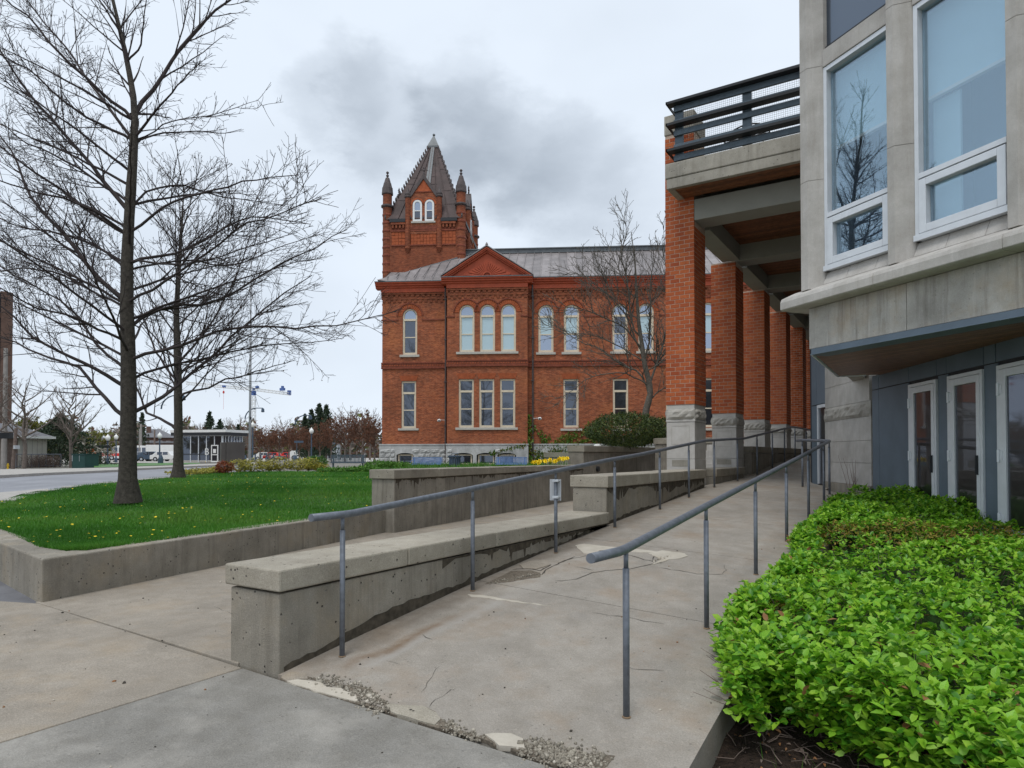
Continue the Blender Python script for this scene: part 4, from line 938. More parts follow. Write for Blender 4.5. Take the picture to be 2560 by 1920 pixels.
for sg in (-1, 1):
    v = [(sg * 3.12, YB - .46, 13.6), (0, YB - .46, 15.6), (0, 4.2, 15.6), (sg * 3.12, .9, 13.6)]; m.add(v, [(0, 1, 2, 3)])
    m.add([(sg * 3.14, YB - .48, 13.56), (0, YB - .48, 15.56), (0, YB - .48, 15.64), (sg * 3.14, YB - .48, 13.62)], [(0, 1, 2, 3)])
m.lathe([(.07, 0), (.1, .08), (.02, .22)], (0, YB - .4, 15.6), 8); m.build('gable_roof', MT['roofmetal'], pedo)
# ---- tower
YT, XT0, XT1, YT1 = 5.0, -8.55, -2.22, 13.0
tw = MB(); dops = []
wall_open(tw, XT0 + .3, XT1 - .3, 13.0, 19.2, [], YT)
tw.box(XT0 + .3, YT + .01, 12, XT1 - .3, YT1, 19.2); tw.build('tower_wall', MT['brickdark'], BLD)
for a, b, c in ((XT0 + .7, -6.76, 0), (-6.38, -4.40, 0), (-4.0, XT1 - .7, 0)):
    for za_, zb_, yo in ((18.48, 18.6, .09), (17.4, 17.49, .07), (18.64, 18.72, .05)): m = MB(); m.box(a, YT - yo, za_, b, YT + .02, zb_); m.build('tower_string', MT['terracotta'], BLD)
for a, b in ((XT0 + .72, -6.78), (-6.36, -4.42), (-3.98, XT1 - .72)):
    k = int((b - a) / .22); w_ = (b - a) / k; m = MB()
    for i in range(k):
        for j in range(4):
            m.box(a + i * w_ + .012, YT - rng.uniform(.02, .05), 17.5 + j * .243, a + (i + 1) * w_ - .012, YT + .01, 17.5 + (j + 1) * .243 - .02)
    m.build('terracotta_panel', MT['archbrick'], BLD)
m = MB()
for a, b in ((XT0 + .7, -6.76), (-4.0, XT1 - .7)):
    k = int((b - a) / .26)
    for i in range(k):
        xx = a + (i + .5) * (b - a) / k; m.box(xx - .07, YT - .16, 18.74, xx + .07, YT + .02, 18.98); 
    m.box(a, YT - .2, 18.985, b, YT + .02, 19.14)
for i in range(22): m.box(XT1 - .32, YT + .9 + i * .3, 18.74, XT1 - .14, YT + 1.04 + i * .3, 18.98)
m.build('tower_dentils', MT['brickdark'], BLD)
# side face details
for za_, zb_, xo in ((18.985, 19.14, .1), (17.4, 17.5, .2), (18.48, 18.6, .2)): m = MB(); m.box(XT1 - .32, YT + .8, za_, XT1 - xo, YT1 - .8, zb_); m.build('tower_string', MT['terracotta'], BLD)
# tower roof
AX, AY, ZA = -5.38, 9.0, 26.6
m = MB(); er = [(XT0 + .25, YT - .12), (XT1 - .25, YT - .12), (XT1 + .0 - .2, YT1), (XT0 + .25, YT1)]
base = [(x, y, 19.42) for x, y in er]; top = [(AX - .33, AY - .33, ZA), (AX + .33, AY - .33, ZA), (AX + .33, AY + .33, ZA), (AX - .33, AY + .33, ZA)]
m.add(base + top, [(0, 1, 5, 4), (1, 2, 6, 5), (2, 3, 7, 6), (3, 0, 4, 7)])
for fr in (.22, .42, .62, .8):    # cross welts on the front and right faces
    for k in range(2):
        a, b = np.array(base[k]), np.array(base[k + 1]); c, d = np.array(top[k]), np.array(top[k + 1]); nrm_ = np.array([0, -.04, .02]) if k == 0 else np.array([.04, 0, .02])
        for s0, s1 in ((.03, .2), (.3, .42), (.55, .7), (.8, .97)):
            f = fr + rng.uniform(-.07, .07); p0, p1 = a + (c - a) * f, b + (d - b) * f; q0, q1 = p0 + (p1 - p0) * s0 + nrm_, p0 + (p1 - p0) * s1 + nrm_; up_ = (c - a) * .006
            m.add([q0, q1, q1 + up_, q0 + up_], [(0, 1, 2, 3)])
m.build('tower_roof', MT['slate'], BLD)
m = MB()
for k in range(2):
    a, b = np.array(base[k]), np.array(base[k + 1]); c, d = np.array(top[k]), np.array(top[k + 1]); off = np.array([0, -.05, .03]) if k == 0 else np.array([.05, 0, .03])
    for s in (.17, .33, .5, .67, .83): m.tube([a + (b - a) * s + off, c + (d - c) * s + off], .028, 5)
m.build('roof_seams', MT['slate'], BLD)
m = MB(); a, b, c, d = [np.array(v) for v in (base[0], base[1], top[0], top[1])]; off = np.array([0, -.07, .04])
def rp(s, f): p0, p1 = a + (c - a) * f, b + (d - b) * f; return p0 + (p1 - p0) * s + off
m.add([rp(.44, .46), rp(.56, .46), rp(.68, .985), rp(.32, .985)], [(0, 1, 2, 3)]); m.build('grey_roof_strip', MT['roofgrey'], BLD)
m = MB()
for s, e in ((0, 4), (1, 5), (2, 6), (3, 7)):   # crocketed hips
    p, q = np.array((base + top)[s]), np.array((base + top)[e]); nseg = 22
    for i in range(nseg):
        u = p + (q - p) * (i + .1) / nseg; v = p + (q - p) * (i + .8) / nseg; o_ = np.array([(-1 if s in (0, 3) else 1) * .10, (-1 if s in (0, 1) else 1) * .10, .08])
        m.tube([u, (u + v) / 2 + o_ * .5, v + o_], [.04, .08, .05], 5)
m.build('hip_crocket', MT['turretcap'], BLD, kind='stuff')
m = MB(); m.add([(AX - .46, AY - .46, ZA - .1), (AX + .46, AY - .46, ZA - .1), (AX + .46, AY + .46, ZA - .1), (AX - .46, AY + .46, ZA - .1), (AX - .46, AY - .46, ZA + .05), (AX + .46, AY - .46, ZA + .05), (AX + .46, AY + .46, ZA + .05), (AX - .46, AY + .46, ZA + .05), (AX - .06, AY - .06, ZA + 1.0), (AX + .06, AY - .06, ZA + 1.0), (AX + .06, AY + .06, ZA + 1.0), (AX - .06, AY + .06, ZA + 1.0)],
                [(0, 1, 5, 4), (1, 2, 6, 5), (2, 3, 7, 6), (3, 0, 4, 7), (4, 5, 9, 8), (5, 6, 10, 9), (6, 7, 11, 10), (7, 4, 8, 11), (3, 2, 1, 0)])
m.lathe([(.02, 0), (.11, .08), (.11, .16), (.02, .24)], (AX, AY, ZA + 1.0), 10); m.build('spire_cap', MT['roofgrey'], BLD)
m = MB()
for (x0, x1, y0_, y1_) in ((XT0 + .6, -6.75, YT - .22, YT + .02), (-4.05, XT1 - .6, YT - .22, YT + .02), (XT1 - .2, XT1 - .02, YT + .6, YT1 - .6)): m.box(x0, y0_, 19.17, x1, y1_, 19.42)
m.build('tower_gutter', MT['dark'], BLD)
def turret(cx, cy, r, z0, z1, zring, cone, sc=1.0, ball=True, nm='turret'):
    m = MB(); m.lathe([(r, z0), (r, z1)], (cx, cy, 0), 14)
    z = z0 + .4
    o = m.build(nm, MT['brickdark'], BLD, smooth=False)
    b_ = MB(); z = z0 + .3
    while z < zring - .2: b_.lathe([(r, z), (r + .035, z + .05), (r + .035, z + .14), (r, z + .19)], (cx, cy, 0), 14); z += .62
    if z0 < 18: b_.build('turret_band', MT['terracotta'], o)
    c_ = MB(); c_.lathe([(r, zring - .12), (r + .13, zring - .04), (r + .13, zring + .06), (r * .95, zring + .14)], (cx, cy, 0), 14)
    zc = z1; R_ = r + .09
    pr_ = [(r, zc - .12), (R_ + .0, zc - .06), (R_, zc + .03), (R_ * .97, zc + .1)]
    for k in range(3): pr_ += [(R_ * (.92 - .27 * k), zc + .1 + cone * (k + .9) / 3), (R_ * (.92 - .27 * k) * .90, zc + .1 + cone * (k + 1) / 3)]
    pr_ += [(.05, zc + .1 + cone * 1.08)]
    c_.lathe(pr_, (cx, cy, 0), 12)
    if ball:
        zb = zc + .1 + cone * 1.08
        for dz in (.10, .33): c_.lathe([(.03, zb + dz - .11), (.10, zb + dz - .05), (.115, zb + dz), (.10, zb + dz + .05), (.03, zb + dz + .11)], (cx, cy, 0), 10)
    c_.build('turret_cap', MT['turretcap'], o)
for cx_, cy_ in ((XT0 + .32, YT + .25), (XT1 - .36, YT + .25), (XT1 - .36, YT1 - .25), (XT0 + .32, YT1 - .25)): turret(cx_, cy_, .35, 12, 21.5, 20.5, 1.1)
# dormer with paired windows
def dormer(fn, front):
    """fn maps local dormer coords (s along, t outward, z) to building coords"""
    def add(m, poly, t0, t1):
        n = len(poly); vs = [fn(s, t0, z) for s, z in poly] + [fn(s, t1, z) for s, z in poly]
        m.add(vs, [tuple(range(n - 1, -1, -1)), tuple(range(n, 2 * n))] + [(i, (i + 1) % n, n + (i + 1) % n, n + i) for i in range(n)])
    m = MB(); add(m, [(-1.2, 18.3), (1.2, 18.3), (1.2, 21.05), (0, 22.62), (-1.2, 21.05)], -2.6, .06); d = m.build('dormer', MT['brick'], BLD)
    m = MB()
    for sg in (-1, 1):
        P = [(sg * 1.28, 20.98), (sg * 1.02, 20.98), (0, 22.42), (0, 22.82)]
        add(m, P if sg < 0 else P[::-1], -3.0, .16)
    m.build('dormer_roof', MT['turretcap'], d)
    m = MB(); add(m, [(-.62, 21.5), (.62, 21.5), (0, 22.36)], .06, .085); m.build('tympanum', MT['archbrick'], d)
    m = MB(); add(m, [(-.7, 21.42), (.7, 21.42), (.7, 21.48), (-.7, 21.48)], .06, .12); m.build('dormer_string', MT['terracotta'], d); m = MB(); add(m, [(-1.2, 18.62), (1.2, 18.62), (1.2, 18.9), (-1.2, 18.9)], .06, .10); m.build('dormer_string', MT['terracotta'], d)
    for c in (-.46, .46):
        fm = MB(); w, z0, z1 = .70, 19.24, 20.84; zs = z1 - w / 2; o = arc_pts(c, w / 2, zs, 10); i_ = arc_pts(c, w / 2 - .14, zs, 10)
        for k in range(10): add(fm, [i_[k], i_[k + 1], o[k + 1], o[k]], .05, .12)
        add(fm, [(c - w / 2, z0), (c - w / 2 + .14, z0), (c - w / 2 + .14, zs), (c - w / 2, zs)], .05, .12); add(fm, [(c + w / 2 - .14, z0), (c + w / 2, z0), (c + w / 2, zs), (c + w / 2 - .14, zs)], .05, .12)
        add(fm, [(c - .21, z0), (c + .21, z0), (c + .21, z0 + .12), (c - .21, z0 + .12)], .05, .12); add(fm, [(c - .21, 19.98), (c + .21, 19.98), (c + .21, 20.05), (c - .21, 20.05)], .05, .12)
        f = fm.build('window', MT['white'], d)
        pm = MB(); add(pm, [(c - .21, z0 + .12), (c + .21, z0 + .12), (c + .21, 19.98), (c - .21, 19.98)], .062, .07); pm.build('pane', MT['oldglass'], f)
        pm = MB(); add(pm, [(c - .21, 20.05), (c + .21, 20.05)] + list(reversed(arc_pts(c, .21, zs, 10))), .062, .07); pm.build('pane', MT['skyglass'], f)
        hm = MB(); o = arc_pts(c, .52, zs, 12); i_ = arc_pts(c, .40, zs, 12)
        for k in range(12): add(hm, [i_[k], i_[k + 1], o[k + 1], o[k]], .06, .10)
        hm.build('brick_arch', MT['archbrick'], d)
    sm = MB(); add(sm, [(-.92, 19.08), (.92, 19.08), (.92, 19.2), (-.92, 19.2)], .03, .2); sm.build('window_sill', MT['sill'], d)
    for sg in (-1, 1):
        m = MB(); p = fn(sg * 1.2, .05, 0); m.lathe([(.03, 16.85), (.16, 17.1), (.23, 17.2), (.20, 17.26), (.2, 21.0)], (p[0], p[1], 0), 10); m.build('corbelled_shaft', MT['brickdark'], d)
        m = MB(); m.lathe([(.2, 21.0), (.27, 21.06), (.27, 21.14), (.22, 21.2), (.25, 21.26), (.25, 21.34), (.16, 21.4), (.02, 21.85)], (p[0], p[1], 0), 10); m.build('shaft_cap', MT['turretcap'], d)
    m = MB(); p = fn(0, -.05, 0); m.lathe([(.05, 22.7), (.08, 22.95), (.04, 23.05), (.1, 23.1), (.04, 23.2), (.07, 23.32), (.0, 23.5)], (p[0], p[1], 0), 8)
    q, r_ = fn(-.3, -.05, 0), fn(.3, -.05, 0); m.tube([(q[0], q[1], 23.12), (q[0] * .5 + p[0] * .5, q[1] * .5 + p[1] * .5, 23.2), (p[0], p[1], 23.14), (r_[0] * .5 + p[0] * .5, r_[1] * .5 + p[1] * .5, 23.2), (r_[0], r_[1], 23.12)], .04, 6); m.build('finial', MT['turretcap'], d)
dormer(lambda s, t, z: (-5.38 + s, YT - t, z), True)
dormer(lambda s, t, z: (XT1 - .25 + t, 9.0 + s, z), False)
dormer(lambda s, t, z: (XT0 + .25 - t, 9.0 - s, z), False)
# security cameras on the wall corners
def bworld(x, y, z): return BO + BX * x + BY * y + CZ * z
def wall_camera(label, x, y, z, ex):
    p = bworld(x, y, z); t = thing('security_camera', label, 'camera', p, BRZ)
    m = MB(); m.box(-.03, -.06, -.05, .03, .06, .05); m.build('mount', MT['white'], t)
    m = MB(); m.tube([(0, 0, 0), (ex * .8, -.25, .02), (ex, -.3, .0)], .02, 6); m.build('arm', MT['white'], t)
    m = MB(); m.lathe([(.06, -.02), (.12, .02), (.13, .1), (.09, .16), (.02, .18)], (ex, -.32, -.1), 12); m.build('housing', MT['white'], t, smooth=True)
    m = MB(); m.lathe([(.055, 0), (.05, .03), (.02, .05)], (0, 0, 0), 10); o = m.build('lens', MT['black'], t); o.location = (ex, -.43, -.04); o.rotation_euler = (rad(90), 0, 0)
wall_camera('white dome camera left of the left down pipe on brick wall', -2.98, YL - .1, 4.0, -.36)
wall_camera('white dome camera right of the right down pipe above the ivy', 3.1, YR - .06, 4.08, .42)
# ivy over the lower right wall
t = thing('ivy', 'spring ivy with brown stems climbing the brick wall by the down pipe', 'climbing plant', bworld(4, YR, .9), BRZ)
m = MB(); pts = []
for i in range(64):
    x0 = rng.choice([2.75, 3.4, 4.2, 5.0, 6.5, 8.0, 9.5]) + rng.normal(0, .2); P = [np.array([x0 - 4, -.03, 0.0])]; ang = rng.uniform(.3, 1.5) * rng.choice([1, 1, 1, -1]); L = rng.uniform(1.2, 4.6)
    for k in range(int(L / .16)):
        ang += rng.normal(0, .28); ang += (.25 if rng.random() < .3 else 0) * (-ang); P.append(P[-1] + np.array([math.cos(ang) * .16 * (1 if i % 3 else -1), rng.normal(0, .002), abs(math.sin(ang)) * .13 + .02]))
        if x0 + (P[-1][0] - (x0 - 4)) < 2.62: P[-1][0] = 2.66 - 4
    P = [np.array([p[0], -.03, p[2]]) for p in P]; m.tube(P, np.linspace(.013, .004, len(P)), 4)
    z = np.array([p[2] for p in P]); 
    for p in P[2:]:
        dens = 5 if p[2] < 1.0 else 3 if p[2] < 2.2 else 1.1 if p[2] < 3.6 else .5
        for _ in range(rng.poisson(dens * 2.0)): pts.append(p + np.array([rng.normal(0, .09), -.04, rng.normal(0, .06)]))
m.build('stems', MT['twig'], t, kind='stuff')
pts = np.array(pts)
for _ in range(1): 
    corner = np.stack([rng.normal(2.72, .16, 900) - 4, rng.uniform(-.5, 0, 900), rng.uniform(0, 1, 900) ** 1.6 * 3.4], 1); mass = np.stack([rng.uniform(2.9, 5.8, 900) - 4, rng.uniform(-.12, -.03, 900), rng.uniform(.2, 1.0, 900)], 1); run = np.stack([rng.uniform(.2, 2.6, 260), np.zeros(260), np.zeros(260)], 1); run[:, 2] = .75 + .26 * run[:, 0] + rng.normal(0, .07, 260); run[:, 0] -= 4; run[:, 1] = -.55 - rng.uniform(0, .08, 260) - (.0)
pts = np.concatenate([pts, corner, mass[rng.random(900) < .8], run])
scatter('leaves', pts, rotmats(len(pts), (.8, 1.9)), rng.uniform(.07, .15, len(pts)), QUAD_V * np.array([1, 2.2, 1]), QUAD_F, MT['ivy'], t, kind='stuff', w=[.5, .25, .25])
# ------------------------------------------------------------------ brick pillars of the covered walk
PX0, PX1, PD = -4.925, -4.29, .84
PY = [14.24, 17.83, 21.36, 24.95, 28.5, 32.0]
bm1 = MB(); bm1.box(0, 0, 0, 1, 1, 1)
BL, BH, JT = .2025, .0805, .011
CH = BH + JT
def brick_mesh(l, w, h):
    m = MB(); e = .003
    m.add([(-l / 2, -w / 2 + e, -h / 2), (l / 2, -w / 2 + e, -h / 2), (l / 2, w / 2, -h / 2), (-l / 2, w / 2, -h / 2), (-l / 2, -w / 2 + e, h / 2), (l / 2, -w / 2 + e, h / 2), (l / 2, w / 2, h / 2), (-l / 2, w / 2, h / 2),
           (-l / 2 + e, -w / 2, -h / 2 + e), (l / 2 - e, -w / 2, -h / 2 + e), (l / 2 - e, -w / 2, h / 2 - e), (-l / 2 + e, -w / 2, h / 2 - e)],
          [(0, 3, 2, 1), (4, 5, 6, 7), (1, 2, 6, 5), (2, 3, 7, 6), (3, 0, 4, 7), (8, 9, 10, 11), (0, 1, 9, 8), (1, 5, 10, 9), (5, 4, 11, 10), (4, 0, 8, 11)])
    return m.mesh('brick', MT['pbrick'])
BM = {}
def brick_face(root, org, ax, L, z0, n, odd, limit, thick=.05):
    """courses of single bricks on one face: org corner, ax direction along the face"""
    ax = np.array([*ax, 0.0]); out = np.array([ax[1], -ax[0], 0]); rz = math.atan2(ax[1], ax[0]); cnt = 0
    for c in range(n):
        cuts = []; x = 0.0; first = .097 if (c + odd) % 2 else BL
        w = first
        while x < L - .02:
            w2 = min(w, L - x)
            if L - x - w2 < .06: w2 = L - x
            cuts.append((x, w2)); x += w2 + JT; w = BL
        for x, w in cuts:
            k = round(w, 3)
            if k not in BM: BM[k] = brick_mesh(k, thick, BH)
            o = bpy.data.objects.new('brick', BM[k]); p = org + ax * (x + w / 2) - out * (thick / 2 + rng.uniform(-.0015, .0015) - .002) + CZ * (z0 + (c + .5) * CH) - np.array(root.location)
            o.location = p; o.rotation_euler = (0, 0, rz); link(o, root); cnt += 1
    return cnt
order = ['nearest tall brick pillar, its base on the low concrete wall', 'second brick pillar along the covered walk', 'third brick pillar along the covered walk', 'fourth brick pillar along the covered walk', 'fifth brick pillar along the covered walk, mostly hidden', 'farthest brick pillar, a sliver behind the grey building']
for i, y in enumerate(PY):
    t = thing('brick_pillar', order[i], 'pillar', ((PX0 + PX1) / 2, y + PD / 2, 0), 0, 'brick pillars of the covered walk')
    z0, ztop = 2.695, (8.62 if i == 0 else 6.66); nc = int((ztop - z0) / CH)
    m = WB(t); ins = .0035 if i < 4 else 0; m.box(PX0 + ins, y + ins, z0, PX1 - ins, y + PD - ins, ztop)
    m.build('core', MT['mortar'] if i < 4 else MT['brickcol'], t)
    if i < 4:
        cnt = brick_face(t, np.array([PX0, y, 0]), (1, 0), PX1 - PX0, z0, nc if i == 0 else int((6.66 - z0) / CH), 0, 300)
        nsd = int((6.62 - z0) / CH) if i < 3 else 0
        if nsd and i < 2: brick_face(t, np.array([PX1, y, 0]), (0, 1), PD, z0, nsd, 1, 300)
        m = WB(t); w = .2
        for c in range(nc):
            for xx, ln in ((PX0 - .002, PD),):
                m.box(xx - .0, y + .008, z0 + c * CH, xx + .03, y + PD - .008, z0 + c * CH + BH)
            if i in (2, 3) and z0 + c * CH < 6.6:
                k = 0; yy_ = y + .004
                for ln in ((.19, .2, .2, .2) if c % 2 else (.09, .2, .2, .2, .09)): m.box(PX1 - .03, yy_, z0 + c * CH, PX1 + .002, yy_ + ln, z0 + c * CH + BH); yy_ += ln + JT
        m.build('brick', MT['pbrick'], t, kind='stuff')
    # limestone base
    e = .0
    for nm, mt, g0, za, zb in (('base_stone', 'limebase', .012, 2.58, 2.692), ('base_stone', 'limebase', -.006, 2.32, 2.372), ('base_stone', 'limebase', .004, 1.52, 2.316), ('base_stone', 'limebase', .004, .3, 1.516)):
        m = WB(t); m.box(PX0 + g0 + .004, y + g0, za, PX1 - g0, y + PD - g0, zb); m.build(nm, MT[mt], t, bevel=.01)
    # rock-faced course: bulging stone on four sides
    m = WB(t); zb0, zb1 = 2.374, 2.60; nx, nz = 9, 4
    for (ox, oy, ax_, ay_, L) in ((PX0, y, 1, 0, PX1 - PX0), (PX1, y, 0, 1, PD), (PX0, y + PD, 0, -1, PD)):
        vs = []
        for j in range(nz + 1):
            for k in range(nx + 1):
                ed = min(k, nx - k, j, nz - j); b_ = -.004 if ed == 0 else rng.uniform(.012, .055)
                s = L * k / nx; vs.append((ox + ax_ * s + ay_ * b_, oy + ay_ * s - ax_ * b_, zb0 + (zb1 - zb0) * j / nz))
        N = nx + 1; m.add(vs, [(j * N + k, j * N + k + 1, (j + 1) * N + k + 1, (j + 1) * N + k) for j in range(nz) for k in range(nx)])
    m.box(PX0 + .005, y + .005, zb0, PX1 - .005, y + PD - .005, zb1); m.build('rock_faced_stone', MT['rock'], t)
    if i < 4:
        m = WB(t)   # sunk panels marked by thin raised margins
        for (xa, xb, za, zb) in ((PX0 + .12, PX1 - .12, 1.83, 2.24),):
            for q in ((xa, za, xb, za + .008), (xa, zb - .008, xb, zb), (xa, za + .008, xa + .008, zb - .008), (xb - .008, za + .008, xb, zb - .008)): m.box(q[0], y + .001, q[1], q[2], y + .02, q[3])
        m.build('panel_margin', MT['rock'], t)
        m = WB(t); m.box(PX0 + .13, y - .001, 1.36, PX1 - .13, y + .02, 1.50); m.build('vent_plate', MT['fascia'], t)
    if i == 0:
        m = WB(t); m.box(PX0 - .015, y - .015, 8.625, PX1 + .015, y + PD + .015, 9.06); m.build('cap_stone', MT['fascia'], t, bevel=.015)
# ------------------------------------------------------------------ roof over the walk
CAN = thing('walkway_roof', 'concrete roof and timber soffit bridging brick pillars and grey building', 'canopy', (-3.2, 13.5, 6.6))
XR = -1.40
def part(nm, mt, x0, y0, z0, x1, y1, z1, bev=.01, root=CAN):
    m = WB(root); m.box(x0, y0, z0, x1, y1, z1); return m.build(nm, MT[mt], root, bevel=bev)
YF = 13.494
part('fascia', 'fascia', -4.67, YF, 7.355, XR, 14.2, 7.67, .02)
part('fascia', 'fascia', -4.67, 14.2 + .001, 7.355, -4.30 + .6, 34, 7.67, .02) if False else None
part('lower_fascia', 'fascia', -4.645, YF + .015, 7.142, XR, YF + .13, 7.35, .01)
part('lower_fascia', 'fascia', -4.645, YF + .135, 7.142, -4.50, 14.235, 7.35, .01)
part('roof_slab', 'fascia', -4.64, 15.09, 7.2, XR, 36, 7.66, .02)
part('roof_slab', 'fascia', -4.28, 14.205, 7.36, XR, 15.085, 7.66, .02)
# beams across, and between pillars
for i, y in enumerate(PY): part('cross_beam', 'beam', PX1 + .004, y + .005, 6.65, XR, y + .62, 7.10)
for i in range(len(PY)):
    y0_ = PY[i] + PD; y1_ = PY[i + 1] if i + 1 < len(PY) else 36
    part('edge_beam', 'beam', -4.62, y0_ + .003, 6.66, -4.18, y1_ - .003, 7.10)
part('end_wall', 'brickcol', -4.6, 40.2, 1.0, XR + .3, 40.5, 7.6, 0)
# soffit boards, each one
def soffit(x0, x1, y0, y1, z, w=.135):
    y = y0
    while y < y1 - .02:
        b = min(y + w, y1); part('soffit_board', 'woodsoff', x0, y + .004, z, x1, b - .004, z + .02, 0); y = b
soffit(-4.495, XR, YF + .135, 14.2, 7.15); 
for i in range(3): soffit(-4.175, XR, PY[i] + .625, PY[i + 1], 7.06, .16)
# balustrade on the roof edge
BAL = thing('balcony_railing', 'slate grey metal balcony railing with wire mesh above the covered walk', 'railing', (-3, YF + .2, 7.7))
yb = YF + .16
for z0_, z1_s in ((8.80, 8.922), (8.53, 8.63), (8.29, 8.405), (7.99, 8.11), (7.76, 7.88)):
    m = WB(BAL); m.box(-4.535, yb, z0_, XR, yb + .05, z1_s); m.build('rail_board', MT['strip'], BAL, bevel=.004)
for z in (8.955, 8.505, 7.965):
    m = WB(BAL); m.box(-4.655, yb - .15, z - .03, XR, yb + .06, z + .022); m.box(-4.655, yb - .15, z - .03, -4.63, yb + .6, z + .022); m.build('rail_ledge', MT['dark'], BAL)
for xx in (-4.44, -3.06, -1.75):
    m = WB(BAL); m.box(xx - .085, yb + .055, 7.67, xx + .085, yb + .12, 8.95); m.build('rail_post', MT['strip'], BAL)
m = WB(BAL); m.box(-4.56, yb + .2, 7.67, -4.48, yb + .28, 8.95); m.box(-4.56, yb + .9, 7.67, -4.48, yb + .98, 8.95); m.build('rail_post', MT['strip'], BAL)
m = WB(BAL)
for k in range(72):
    x = -4.4 + k * .041
    if x < XR: m.box(x - .0014, yb + .128, 7.72, x + .0014, yb + .132, 8.93)
for k in range(29): m.box(-4.42, yb + .134, 7.74 + k * .041 - .0014, XR, yb + .137, 7.74 + k * .041 + .0014)
m.build('wire_mesh', MT['dark'], BAL, kind='stuff')
t = thing('patio_chair', 'black wrought iron chair with fan-shaped round back behind the railing mesh', 'chair', (-3.25, YF + 1.05, 7.67))
m = MB(); R_ = .46; arc = [(R_ * math.cos(a), 0, .62 + R_ * .62 * math.sin(a)) for a in np.linspace(0, math.pi, 17)]; m.tube(arc, .016, 6)
m.tube([(x * .8, 0, .62 + (z - .62) * .8) for x, y, z in arc], .010, 5); m.tube([(-R_, 0, .62), (R_, 0, .62)], .016, 6)
for a in np.linspace(.12, math.pi - .12, 15): m.tube([(.08 * math.cos(a), 0, .63), (R_ * math.cos(a), 0, .62 + R_ * .62 * math.sin(a))], .007, 4)
m.build('back', MT['black'], t)
m = MB(); m.lathe([(.3, .42), (.32, .44), (.3, .46)], (0, .28, 0), 14); m.build('seat', MT['black'], t)
for sx in (-1, 1):
    for sy in (0, 1):
        m = MB(); m.tube([(sx * .3, sy * .52, 0), (sx * .34 if sy == 0 else sx * .26, sy * .46, .44 if sy else .64)], .014, 6); m.build('leg', MT['black'], t)

# ------------------------------------------------------------------ grey stone building with angled front
GD = np.array([math.sin(rad(52.3)), -math.cos(rad(52.3)), 0.0])      # along the front, towards the right
GN = np.array([GD[1], -GD[0], 0.0])                                    # outwards
P0 = np.array([-1.386, 9.987, 0.0])
GB = thing('grey_building', 'grey limestone building with big angled windows over a recessed entrance', 'building', P0)
def gp(s, o, z): return P0 + GD * s + GN * o + CZ * z
class GM(MB):
    def __init__(s): super().__init__(tuple(P0))
    def gbox(s, s0, s1, o0, o1, z0, z1):
        vs = [gp(a, b, c) for c in (z0, z1) for a, b in ((s0, o1), (s1, o1), (s1, o0), (s0, o0))]
        return s.add(vs, [(0, 3, 2, 1), (4, 5, 6, 7), (0, 1, 5, 4), (1, 2, 6, 5), (2, 3, 7, 6), (3, 0, 4, 7)])
    def gprof(s, prof, s0, s1):
        """profile in (outward, z) extruded along the front"""
        n = len(prof); vs = [gp(s0, o, z) for o, z in prof] + [gp(s1, o, z) for o, z in prof]
        return s.add(vs, [tuple(range(n)), tuple(range(2 * n - 1, n - 1, -1))] + [(i, n + i, n + (i + 1) % n, (i + 1) % n) for i in range(n)])
    def splan(s, plan, z0, z1):
        n = len(plan); vs = [gp(a, b, z0) for a, b in plan] + [gp(a, b, z1) for a, b in plan]
        return s.add(vs, [tuple(range(n - 1, -1, -1)), tuple(range(n, 2 * n))] + [(i, (i + 1) % n, n + (i + 1) % n, n + i) for i in range(n)])
SE = 5.6      # front carries on past the picture edge
sb_ = [-.05, 1.45, 2.95, 4.4, SE]
for a, b in zip(sb_[:-1], sb_[1:]):
    m = GM(); m.gbox(a + .003, b - .003, -.35, .0, 3.062, 3.62); m.build('panel_stone', MT['lime_stain'], GB, bevel=.006)
m = GM(); m.gbox(.0, SE, -.3, .012, 2.985, 3.058); m.gbox(.0, SE, -.28, .035, 2.972, 2.984); m.build('metal_strip', MT['bluepanel'], GB, bevel=.003)
lb = [-.335, 1.2, 2.7, 4.2, SE]
for a, b in zip(lb[:-1], lb[1:]):
    m = GM(); m.gprof([(-.3, 3.625), (.20, 3.625), (.24, 3.64), (.24, 3.74), (.22, 3.79), (-.02, 3.90), (-.3, 3.90)], a + .0015, b - .0015); m.build('ledge_stone', MT['lime'], GB, bevel=.008)
cols = [(-.12, .185), (1.255, 1.53), (2.625, 2.91), (4.0, 4.28)]
for (a, b), (c, d) in zip(cols[:-1], cols[1:]):
    mid = (b + c) / 2
    for q0, q1 in ((b, mid - .16), (mid - .16, mid + .28), (mid + .28, c)):
        m = GM(); m.gprof([(-.25, 3.903), (-.02, 3.903), (-.10, 4.075), (-.25, 4.075)], q0 + .002, q1 - .002); m.build('sill_stone', MT['lime'], GB, bevel=.005)
zj = [3.86, 5.05, 6.02, 6.95, 8.2, 9.5, 11]
for k, (a, b) in enumerate(cols):
    zs_ = [3.86] + [z + (.0 if k else .0) for z in ((5.35, 6.9, 8.6, 11) if k == 0 else (5.25, 6.93, 8.6, 11) if k == 1 else (5.95, 7.6, 9, 11))]
    for z0_, z1_k in zip(zs_[:-1], zs_[1:]):
        m = GM(); f0, f1 = a + .04, b - .14
        m.splan([(a, .02), (f0, .10), (f1, .10), (b, -.06), (b, -.3), (a, -.3)], z0_ + .002, z1_k - .002); m.build('mullion_stone', MT['lime'], GB, bevel=.003)
